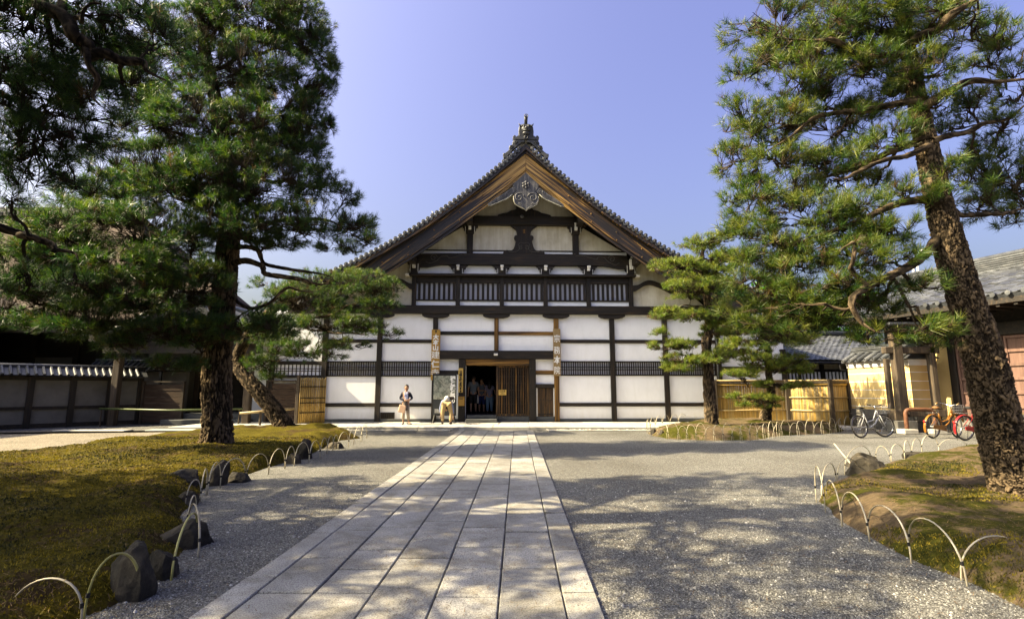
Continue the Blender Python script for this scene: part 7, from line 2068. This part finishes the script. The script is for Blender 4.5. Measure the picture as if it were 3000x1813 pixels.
part('cardigan', skin_mesh('cardigan', dict(wst=(0, 0.01, 0.90, (0.135, 0.12)), chs=(0, 0.015, 1.16, (0.155, 0.12)), nk=(0, 0.02, 1.27, 0.07), ls=(-0.155, 0.0, 1.235, 0.062), le=(-0.225, -0.04, 1.02, 0.052), lw_=(-0.02, -0.15, 0.96, 0.036), rs=(0.155, 0, 1.235, 0.062), re=(0.255, -0.04, 1.03, 0.052), rw=(0.17, -0.15, 0.97, 0.036)),
     [('wst', 'chs'), ('chs', 'nk'), ('chs', 'ls'), ('ls', 'le'), ('le', 'lw_'), ('chs', 'rs'), ('rs', 're'), ('re', 'rw')], C_navy), wo_)
MB().hexa([(-0.02, -0.135, 0.96), (0.12, -0.135, 0.96), (0.12, -0.09, 0.96), (-0.02, -0.09, 0.96), (-0.06, -0.12, 1.27), (0.10, -0.12, 1.27), (0.10, -0.05, 1.29), (-0.06, -0.05, 1.29)]).build('blouse', C_print, wo_, bevel=0.02)
MB().tube([(0, 0, 0.98), (0, 0, 0.84), (0, 0, 0.66), (0.01, 0, 0.56)], [0.13, 0.155, 0.17, 0.175], 14, flatten=0.72).build('skirt', C_skirt, wo_, smooth=True)
for s, k in ((-1, 'l'), (1, 'r')):
    MB().tube([J[k + 'h'][:3], J[k + 'k'][:3], (J[k + 'a'][0], 0.015, 0.19)], [0.085, 0.068, 0.058], 10).build('trouser_leg', C_trous, wo_, smooth=True)
shoe(wo_, (-0.085, 0.02, 0.0), (-0.1, -1, 0), C_shoe2); shoe(wo_, (0.13, 0.02, 0.0), (0.9, -0.6, 0), C_shoe2)
bag = thing('shoulder_bag', 'pink fabric bag hanging from the standing woman\'s forearm', 'bag', tw(-4.45, -1.90, 0.5), TA, local=True)
MB().hexa([(-0.17, -0.13, 0.12), (0.12, -0.13, 0.06), (0.12, -0.02, 0.06), (-0.17, -0.02, 0.12), (-0.10, -0.10, 0.42), (0.16, -0.10, 0.36), (0.16, -0.05, 0.36), (-0.10, -0.05, 0.42)]).build('sack', C_bag, bag, bevel=0.03)
MB().tube([(-0.05, -0.08, 0.41), (-0.02, -0.03, 0.50), (0.08, -0.05, 0.50), (0.12, -0.08, 0.37)], 0.012, 6).build('strap', C_brown, bag)

# man bending forward before the poster
mn = person_at(-2.72, -1.60, 0.11, 'man in tan trousers bending low before the poster')
mn.rotation_euler = (0, 0, TA + PI)
hh = head_parts(mn, (0.06, -0.52, 0.62), 0.10, (-0.2, 0.1, -1), 'hair')
hand(hh, (-0.25, -0.30, 0.30), (-0.02, -0.02, -1), (1, 0, 0)); hand(hh, (0.27, -0.42, 0.36), (0, 0, -1), (-1, 0, 0))
J = dict(pel=(0, 0, 0.88, 0.13), wst=(0.0, -0.16, 0.93, 0.12), chs=(0.03, -0.36, 0.86, (0.15, 0.11)), nk=(0.05, -0.47, 0.76, 0.055), hd=(0.06, -0.52, 0.68, 0.06), ls=(-0.16, -0.36, 0.84, 0.055), le=(-0.22, -0.34, 0.58, 0.042), lw_=(-0.25, -0.30, 0.33, 0.028),
         rs=(0.22, -0.36, 0.84, 0.055), re=(0.28, -0.42, 0.60, 0.042), rw=(0.27, -0.42, 0.38, 0.028), lh=(-0.10, 0, 0.82, 0.10), lk=(-0.19, -0.03, 0.45, 0.062), la=(-0.17, 0.02, 0.08, 0.038), lt=(-0.19, -0.12, 0.04, 0.03), rh=(0.10, 0, 0.82, 0.10), rk=(0.17, -0.03, 0.45, 0.062), ra=(0.15, 0.02, 0.08, 0.038), rt=(0.16, -0.12, 0.04, 0.03))
part('body', skin_mesh('body', J, B_, 'skin', 2, hh), mn)
part('shirt', skin_mesh('shirt', dict(wst=(0, -0.02, 0.92, (0.165, 0.14)), chs=(0.03, -0.36, 0.88, (0.175, 0.13)), nk=(0.05, -0.45, 0.79, 0.075), ls=(-0.165, -0.36, 0.84, 0.07), le=(-0.225, -0.34, 0.58, 0.056), lw_=(-0.25, -0.30, 0.38, 0.042), rs=(0.225, -0.36, 0.84, 0.07), re=(0.285, -0.42, 0.60, 0.056), rw=(0.275, -0.42, 0.43, 0.042)),
     [('wst', 'chs'), ('chs', 'nk'), ('chs', 'ls'), ('ls', 'le'), ('le', 'lw_'), ('chs', 'rs'), ('rs', 're'), ('re', 'rw')], C_shirt), mn)
part('shirt_tail', MB().tube([(0, 0.03, 0.94), (0, -0.12, 1.04), (0.0, -0.2, 1.02)], [0.13, 0.10, 0.05], 10).mesh('shirt_tail', C_white, True), mn)
part('trousers', skin_mesh('trousers', dict(pel=(0, 0, 0.90, (0.155, 0.13)), lh=(-0.10, 0.0, 0.80, 0.115), lk=(-0.19, -0.03, 0.45, 0.085), la=(-0.17, 0.02, 0.11, 0.068), rh=(0.10, 0, 0.80, 0.115), rk=(0.17, -0.03, 0.45, 0.085), ra=(0.15, 0.02, 0.11, 0.068)), [('pel', 'lh'), ('lh', 'lk'), ('lk', 'la'), ('pel', 'rh'), ('rh', 'rk'), ('rk', 'ra')], C_tan), mn)
MB().tube([(-0.16, 0.0, 0.98), (0, 0.05, 1.0), (0.16, 0.0, 0.98)], 0.02, 6).build('belt', C_brown, mn, smooth=True)
shoe(mn, (-0.17, 0.02, 0.0), (-0.25, -1, 0), C_shoe); shoe(mn, (0.15, 0.02, 0.0), (0.1, -1, 0), C_shoe)
wb = thing('waist_bag', 'dark leather bag slung on the back of the bending man', 'bag', tw(-2.62, -1.36, 1.09), TA, local=True)
bx('pouch', C_brown, wb, -0.14, 0.18, -0.08, 0.08, -0.02, 0.12, 0.03)
MB().tube([(-0.14, 0, 0.06), (-0.22, 0.0, -0.05), (-0.2, 0.05, -0.18)], 0.012, 6).tube([(0.18, 0, 0.06), (0.24, 0.0, -0.02), (0.22, 0.05, -0.16)], 0.012, 6).build('strap', C_black, wb)

def stander(u, y, w, label, shirt, legs, legs_len, height, face, arm=None, hair_long=False, sleeve=True, skinleg=True):
    o = person_at(u, y, w, label)
    k = height / 1.70
    hh = head_parts(o, (0.0, 0.0, 1.585 * k), 0.105 * k, face, 'hair', hair_long)
    J = dict(pel=(0, 0, 0.90, 0.13), wst=(0, 0, 1.06, 0.12), chs=(0, 0, 1.28, (0.16, 0.11)), nk=(0.0, 0, 1.43, 0.058), hd=(0.0, 0, 1.53, 0.062), ls=(-0.18, 0.0, 1.37, 0.055), le=(-0.23, 0.02, 1.10, 0.042), lw_=(-0.23, -0.06, 0.86, 0.028), rs=(0.18, 0, 1.37, 0.055), re=(0.24, 0.02, 1.10, 0.042), rw=(0.25, -0.06, 0.86, 0.028),
             lh=(-0.09, 0, 0.84, 0.10), lk=(-0.10, 0.0, 0.48, 0.06), la=(-0.10, 0.02, 0.08, 0.038), lt=(-0.11, -0.12 if face[1] < 0 else 0.14, 0.04, 0.03), rh=(0.09, 0, 0.84, 0.10), rk=(0.11, 0.0, 0.48, 0.06), ra=(0.12, 0.02, 0.08, 0.038), rt=(0.14, -0.12 if face[1] < 0 else 0.14, 0.04, 0.03))
    if arm:
        J.update(arm)
    J = {q: (v[0] * k, v[1] * k, v[2] * k, v[3]) for q, v in J.items()}
    for wv, e in (('lw_', 'le'), ('rw', 're')):
        d = Vector(J[wv][:3]) - Vector(J[e][:3])
        hand(hh, J[wv][:3], d, (0.2, -1, 0.1))
    part('body', skin_mesh('body', J, B_, 'skin', 2, hh), o)
    mid = lambda a, b_, t: tuple(J[a][i] * (1 - t) + J[b_][i] * t for i in range(3))
    part('shirt', skin_mesh('shirt', dict(pel=(0, 0, 0.78 * k, (0.175, 0.14)), wst=(0, 0, 1.06 * k, (0.155, 0.125)), chs=(0, 0, 1.28 * k, (0.175, 0.125)), nk=(0, 0, 1.415 * k, 0.075), ls=(*J['ls'][:3], 0.075), le=(*mid('ls', 'le', 0.75), 0.062), rs=(*J['rs'][:3], 0.075), re=(*mid('rs', 're', 0.75), 0.062)),
         [('pel', 'wst'), ('wst', 'chs'), ('chs', 'nk'), ('chs', 'ls'), ('ls', 'le'), ('chs', 'rs'), ('rs', 're')], shirt), o)
    end = lambda s: mid(s + 'k', s + 'a', max(0, (legs_len - 0.5) * 2)) if legs_len >= 0.5 else mid(s + 'h', s + 'k', legs_len * 2)
    part('trousers' if legs_len > 0.8 else 'shorts', skin_mesh('legs', dict(pel=(0, 0, 0.94 * k, (0.15, 0.125)), lh=(*J['lh'][:3], 0.115), lk=(*mid('lh', 'lk', 0.9), 0.088), la=(*end('l'), 0.085 if legs_len < 0.8 else 0.065), rh=(*J['rh'][:3], 0.115), rk=(*mid('rh', 'rk', 0.9), 0.088), ra=(*end('r'), 0.085 if legs_len < 0.8 else 0.065)),
         [('pel', 'lh'), ('lh', 'lk'), ('lk', 'la'), ('pel', 'rh'), ('rh', 'rk'), ('rk', 'ra')], legs), o)
    fd = (0, -1, 0) if face[1] < 0 else (0, 1, 0)
    shoe(o, J['la'][:2] + (0.0,), fd, C_shoe); shoe(o, J['ra'][:2] + (0.0,), fd, C_shoe)
    return o
m1 = stander(-1.76, 1.5, 0.40, 'man in grey t-shirt and black striped shorts standing inside the doorway', C_grey, C_black, 0.56, 1.74, (0.8, 0.5, -0.1))
MB().tube([(0.215, -0.03, 0.84), (0.225, -0.04, 0.62), (0.215, -0.035, 0.47)], [0.035, 0.04, 0.04], 8).build('side_stripe', C_white, m1, smooth=True)
stander(-1.38, 1.9, 0.40, 'person in slate shirt and blue shorts resting chin on hand in the doorway', C_slate, C_blue, 0.60, 1.62, (-0.6, -0.6, -0.15), dict(rs=(0.18, 0, 1.37, 0.055), re=(0.26, -0.10, 1.14, 0.042), rw=(0.12, -0.16, 1.40, 0.028), le=(-0.20, -0.10, 1.10, 0.042), lw_=(0.12, -0.2, 1.10, 0.028)))
w2 = stander(-1.0, 1.6, 0.40, 'woman with long black hair and light jeans walking in at the door', C_stripe, C_jean, 0.97, 1.52, (0.1, 1, 0), dict(re=(0.27, -0.06, 1.16, 0.042), rw=(0.30, 0.05, 0.98, 0.028)), True)
hb = thing('handbag', 'black handbag on the shoulder of the long-haired woman', 'bag', tw(-0.72, 1.5, 1.15), TA, local=True)
bx('pouch', C_black, hb, -0.10, 0.20, -0.07, 0.07, -0.17, 0.10, 0.04)
MB().tube([(-0.08, 0, 0.09), (-0.06, 0.02, 0.38), (0.02, 0.04, 0.40), (0.12, 0, 0.09)], 0.012, 6).build('strap', C_black, hb)

# ------------------------------------------------------------------ bicycles
def bicycle(label, loc, rotz, lean, colour, fork_turn=0.0, saddle='rubber', chaincase=None, basket=True, fender=None, scale=1.0, grips='rubber', flatbar=False):
    o = thing('bicycle', label, 'bicycle', loc, rotz, 'bicycles parked by the side hall', local=True)
    o.rotation_euler = (lean, 0, rotz)
    o.scale = (scale,) * 3
    Rw = 0.34
    HB = 1.06
    # x forward; rear hub at x=0, front hub at x=HB
    def wheel(parent, cx):
        w = MB().ring((cx, 0, Rw), Rw - 0.018, 0.019, 'y', 32, 8).build('wheel', 'rubber', parent, smooth=True)
        MB().ring((cx, 0, Rw), Rw - 0.045, 0.012, 'y', 32, 6, 1.2).build('rim', 'chrome', w, smooth=True)
        sp = MB()
        for k in range(18):
            a = 2 * PI * k / 18
            sp.tube([(cx + 0.03 * math.cos(a + 0.5), 0.025 * (-1) ** k, Rw + 0.03 * math.sin(a + 0.5)), (cx + (Rw - 0.05) * math.cos(a), 0, Rw + (Rw - 0.05) * math.sin(a))], 0.0022, 4)
        sp.build('spoke', 'chrome', w)
        MB().tube([(cx, -0.06, Rw), (cx, 0.06, Rw)], 0.024, 8).build('hub', 'chrome', w)
        return w
    def mud(parent, cx, a0, a1, mat):
        n = 14
        v, f = [], []
        for i in range(n):
            a = math.radians(a0 + (a1 - a0) * i / (n - 1))
            for q in (-1, 0, 1):
                r_ = Rw + 0.03 - (0.012 if q else 0)
                v.append((cx + r_ * math.cos(a), q * 0.03, Rw + r_ * math.sin(a)))
        for i in range(n - 1):
            for q in range(2):
                f.append((i * 3 + q, i * 3 + q + 1, i * 3 + q + 4, i * 3 + q + 3))
        return MB().add(v, f).build('mudguard', mat, parent, smooth=True, fix=False)
    wheel(o, 0.0)
    bb, seat, ht, hb_ = (0.44, 0, 0.29), (0.28, 0, 0.74), (0.86, 0, 0.80), (0.93, 0, 0.62)
    fr = MB()
    fr.tube([bb, seat], 0.017, 8)
    fr.tube([hb_, (0.72, 0, 0.42), bb], 0.02, 8)
    fr.tube([ht, (0.66, 0, 0.52), (0.36, 0, 0.46)], 0.016, 8)
    for s in (-0.055, 0.055):
        fr.tube([bb, (0.2, s * 0.8, 0.31), (0, s, Rw)], 0.011, 6).tube([(0.3, 0, 0.68), (0.2, s * 0.8, 0.57), (0, s, Rw)], 0.010, 6)
    fr.tube([ht, hb_], 0.024, 8)
    fr.build('frame', colour, o, smooth=True)
    # front end turns about the steering tube
    fe = MB()
    tn = Matrix.Rotation(fork_turn, 3, Vector((ht[0] - hb_[0], 0, ht[2] - hb_[2])).normalized())
    c = Vector(hb_)
    trn = lambda p: tuple(c + tn @ (Vector(p) - c))
    for s in (-0.05, 0.05):
        fe.tube([trn((0.93, s, 0.64)), trn((0.99, s, 0.50)), trn((HB, s, Rw))], 0.012, 6)
    fe.tube([trn((0.93, -0.05, 0.65)), trn((0.93, 0.05, 0.65))], 0.014, 6)
    fk = fe.build('fork', colour, o, smooth=True)
    fw = MB().ring((HB, 0, Rw), Rw - 0.018, 0.019, 'y', 32, 8); fw.v = [trn(p) for p in fw.v]
    w2_ = fw.build('wheel', 'rubber', o, smooth=True)
    rm = MB().ring((HB, 0, Rw), Rw - 0.045, 0.012, 'y', 32, 6, 1.2)
    rm.v = [trn(p) for p in rm.v]; rm.build('rim', 'chrome', w2_, smooth=True)
    sp = MB()
    for k in range(18):
        a = 2 * PI * k / 18
        sp.tube([trn((HB + 0.03 * math.cos(a + 0.5), 0.025 * (-1) ** k, Rw + 0.03 * math.sin(a + 0.5))), trn((HB + (Rw - 0.05) * math.cos(a), 0, Rw + (Rw - 0.05) * math.sin(a)))], 0.0022, 4)
    sp.build('spoke', 'chrome', w2_)
    stem = MB().tube([trn(ht), trn((0.83, 0, 0.95))], 0.013, 8).build('stem', 'chrome', o, smooth=True)
    if flatbar:
        bars = [(0.83, -0.30, 0.99), (0.86, -0.12, 0.95), (0.86, 0.12, 0.95), (0.83, 0.30, 0.99)]
    else:
        bars = [(0.62, -0.27, 0.98), (0.74, -0.27, 1.02), (0.86, -0.14, 0.98), (0.85, 0, 0.94), (0.86, 0.14, 0.98), (0.74, 0.27, 1.02), (0.62, 0.27, 0.98)]
    hbm = MB().tube([trn(p) for p in [tuple(q) for q in smooth_path(bars, 22)]], 0.012, 8).build('handlebar', 'rubber' if flatbar else 'chrome', o, smooth=True)
    for q in (0, -1):
        a_, b_ = (bars[0], bars[1]) if q == 0 else (bars[-1], bars[-2])
        e = Vector(a_) + (Vector(b_) - Vector(a_)).normalized() * 0.11
        MB().tube([trn(a_), trn(tuple(e))], 0.018, 8).build('grip', grips, hbm, smooth=True)
        MB().tube([trn((a_[0] + 0.13, a_[1] * 0.9, a_[2] - 0.0)), trn((a_[0] + 0.08, a_[1] * 1.05, a_[2] - 0.045))], 0.006, 5).build('brake_lever', 'chrome', hbm)
    MB().tube([seat, (0.25, 0, 0.84)], 0.013, 8).build('seat_post', 'chrome', o)
    sd = MB().tube([(0.10, 0, 0.885), (0.16, 0, 0.89), (0.24, 0, 0.885), (0.33, 0, 0.88), (0.38, 0, 0.875)], [0.07, 0.095, 0.07, 0.03, 0.018], 12, flatten=0.45)
    sd.build('saddle', saddle, o, smooth=True)
    if fender:
        m1_ = mud(o, 0.0, 20, 205, fender)
        mf = mud(o, HB, 15, 150, fender)
        MB().ball((-0.36, 0, Rw + 0.16), 0.035, 8, 6, (0.5, 1, 1)).build('reflector', flat('red_reflector', (0.5, 0.02, 0.02), 0.3), m1_, smooth=True)
    rk_ = MB()
    for s in (-0.05, 0.05):
        rk_.tube([(0.2, s, 0.74), (-0.22, s, 0.74)], 0.006, 5).tube([(-0.1, s, 0.74), (0, s * 1.2, Rw)], 0.005, 5)
    for x in (-0.2, -0.1, 0.0, 0.1):
        rk_.tube([(x, -0.05, 0.74), (x, 0.05, 0.74)], 0.005, 5)
    rk_.build('carrier_rack', 'rubber' if fender is None else 'chrome', o)
    if basket:
        bk = MB()
        for z, q in ((0.72, 0.0), (0.80, 0.015), (0.88, 0.03), (0.95, 0.04)):
            c4 = [(0.95 - q * 0.3, -0.13 - q, z), (1.19 + q, -0.13 - q, z), (1.19 + q, 0.13 + q, z), (0.95 - q * 0.3, 0.13 + q, z)]
            for i in range(4):
                bk.tube([trn(c4[i]), trn(c4[(i + 1) % 4])], 0.0045, 4)
        for i in range(7):
            y = -0.13 + 0.26 * i / 6
            for x0, x1 in ((0.95, 0.94), (1.19, 1.23)):
                bk.tube([trn((x0, y, 0.72)), trn((x1, y * 1.3, 0.95))], 0.003, 4)
            bk.tube([trn((0.95, y, 0.72)), trn((1.19, y, 0.72))], 0.003, 4)
        for i in range(5):
            x = 0.97 + 0.22 * i / 4
            for s in (-1, 1):
                bk.tube([trn((x, s * 0.13, 0.72)), trn((x, s * 0.17, 0.95))], 0.003, 4)
        bk.build('basket', 'chrome', o)
    if chaincase:
        MB().hexa([(-0.06, -0.075, Rw - 0.05), (0.52, -0.075, 0.20), (0.52, -0.055, 0.20), (-0.06, -0.055, Rw - 0.05), (-0.06, -0.075, Rw + 0.05), (0.52, -0.075, 0.38), (0.52, -0.055, 0.38), (-0.06, -0.055, Rw + 0.05)]).build('chain_case', chaincase, o, bevel=0.008)
    cr = MB().tube([(0.44, -0.09, 0.29), (0.44, 0.09, 0.29)], 0.02, 8).tube([(0.44, -0.10, 0.29), (0.58, -0.10, 0.20)], 0.01, 6).tube([(0.44, 0.10, 0.29), (0.30, 0.10, 0.38)], 0.01, 6)
    cr.box(0.53, 0.63, -0.19, -0.10, 0.185, 0.215).box(0.25, 0.35, 0.10, 0.19, 0.365, 0.395)
    if not chaincase:
        cr.ring((0.44, -0.07, 0.29), 0.09, 0.006, 'y', 20, 5)
    cr.build('crank', 'chrome', o, smooth=False)
    MB().tube([(0.02, 0.07, Rw - 0.03), (-0.12, 0.13, 0.0 - lean * 0.13)], 0.006, 6).tube([(0.02, -0.07, Rw - 0.03), (-0.12, -0.13, 0.0 + lean * 0.13)], 0.006, 6).build('kickstand', 'rubber', o)
    return o
C_wb = flat('white_bicycle_paint', (0.48, 0.48, 0.49), 0.3)
C_or = flat('orange_bicycle_paint', (0.30, 0.125, 0.018), 0.35)
C_rd = flat('red_bicycle_paint', (0.36, 0.018, 0.02), 0.35)
bicycle('white bicycle with black saddle and wire basket leaning by the ochre wall', (10.9, 16.7, 0.0), math.radians(20), math.radians(-7), C_wb, -0.3, 'rubber', None, True, None, 1.04, flatbar=True)
bicycle('orange bicycle with brown saddle and front basket beside the red one', (13.05, 16.6, 0.0), math.radians(20), math.radians(4), C_or, 0.12, flat('brown_leather', (0.22, 0.10, 0.03)), C_or, True, C_or, 1.06, grips=flat('tan_grip', (0.35, 0.2, 0.06)))
bicycle('red bicycle with long chain case partly hidden by the leaning trunk', (13.45, 15.9, 0.0), math.radians(12), math.radians(4), C_rd, 0.3, 'rubber', C_rd, False, C_rd, 1.08)
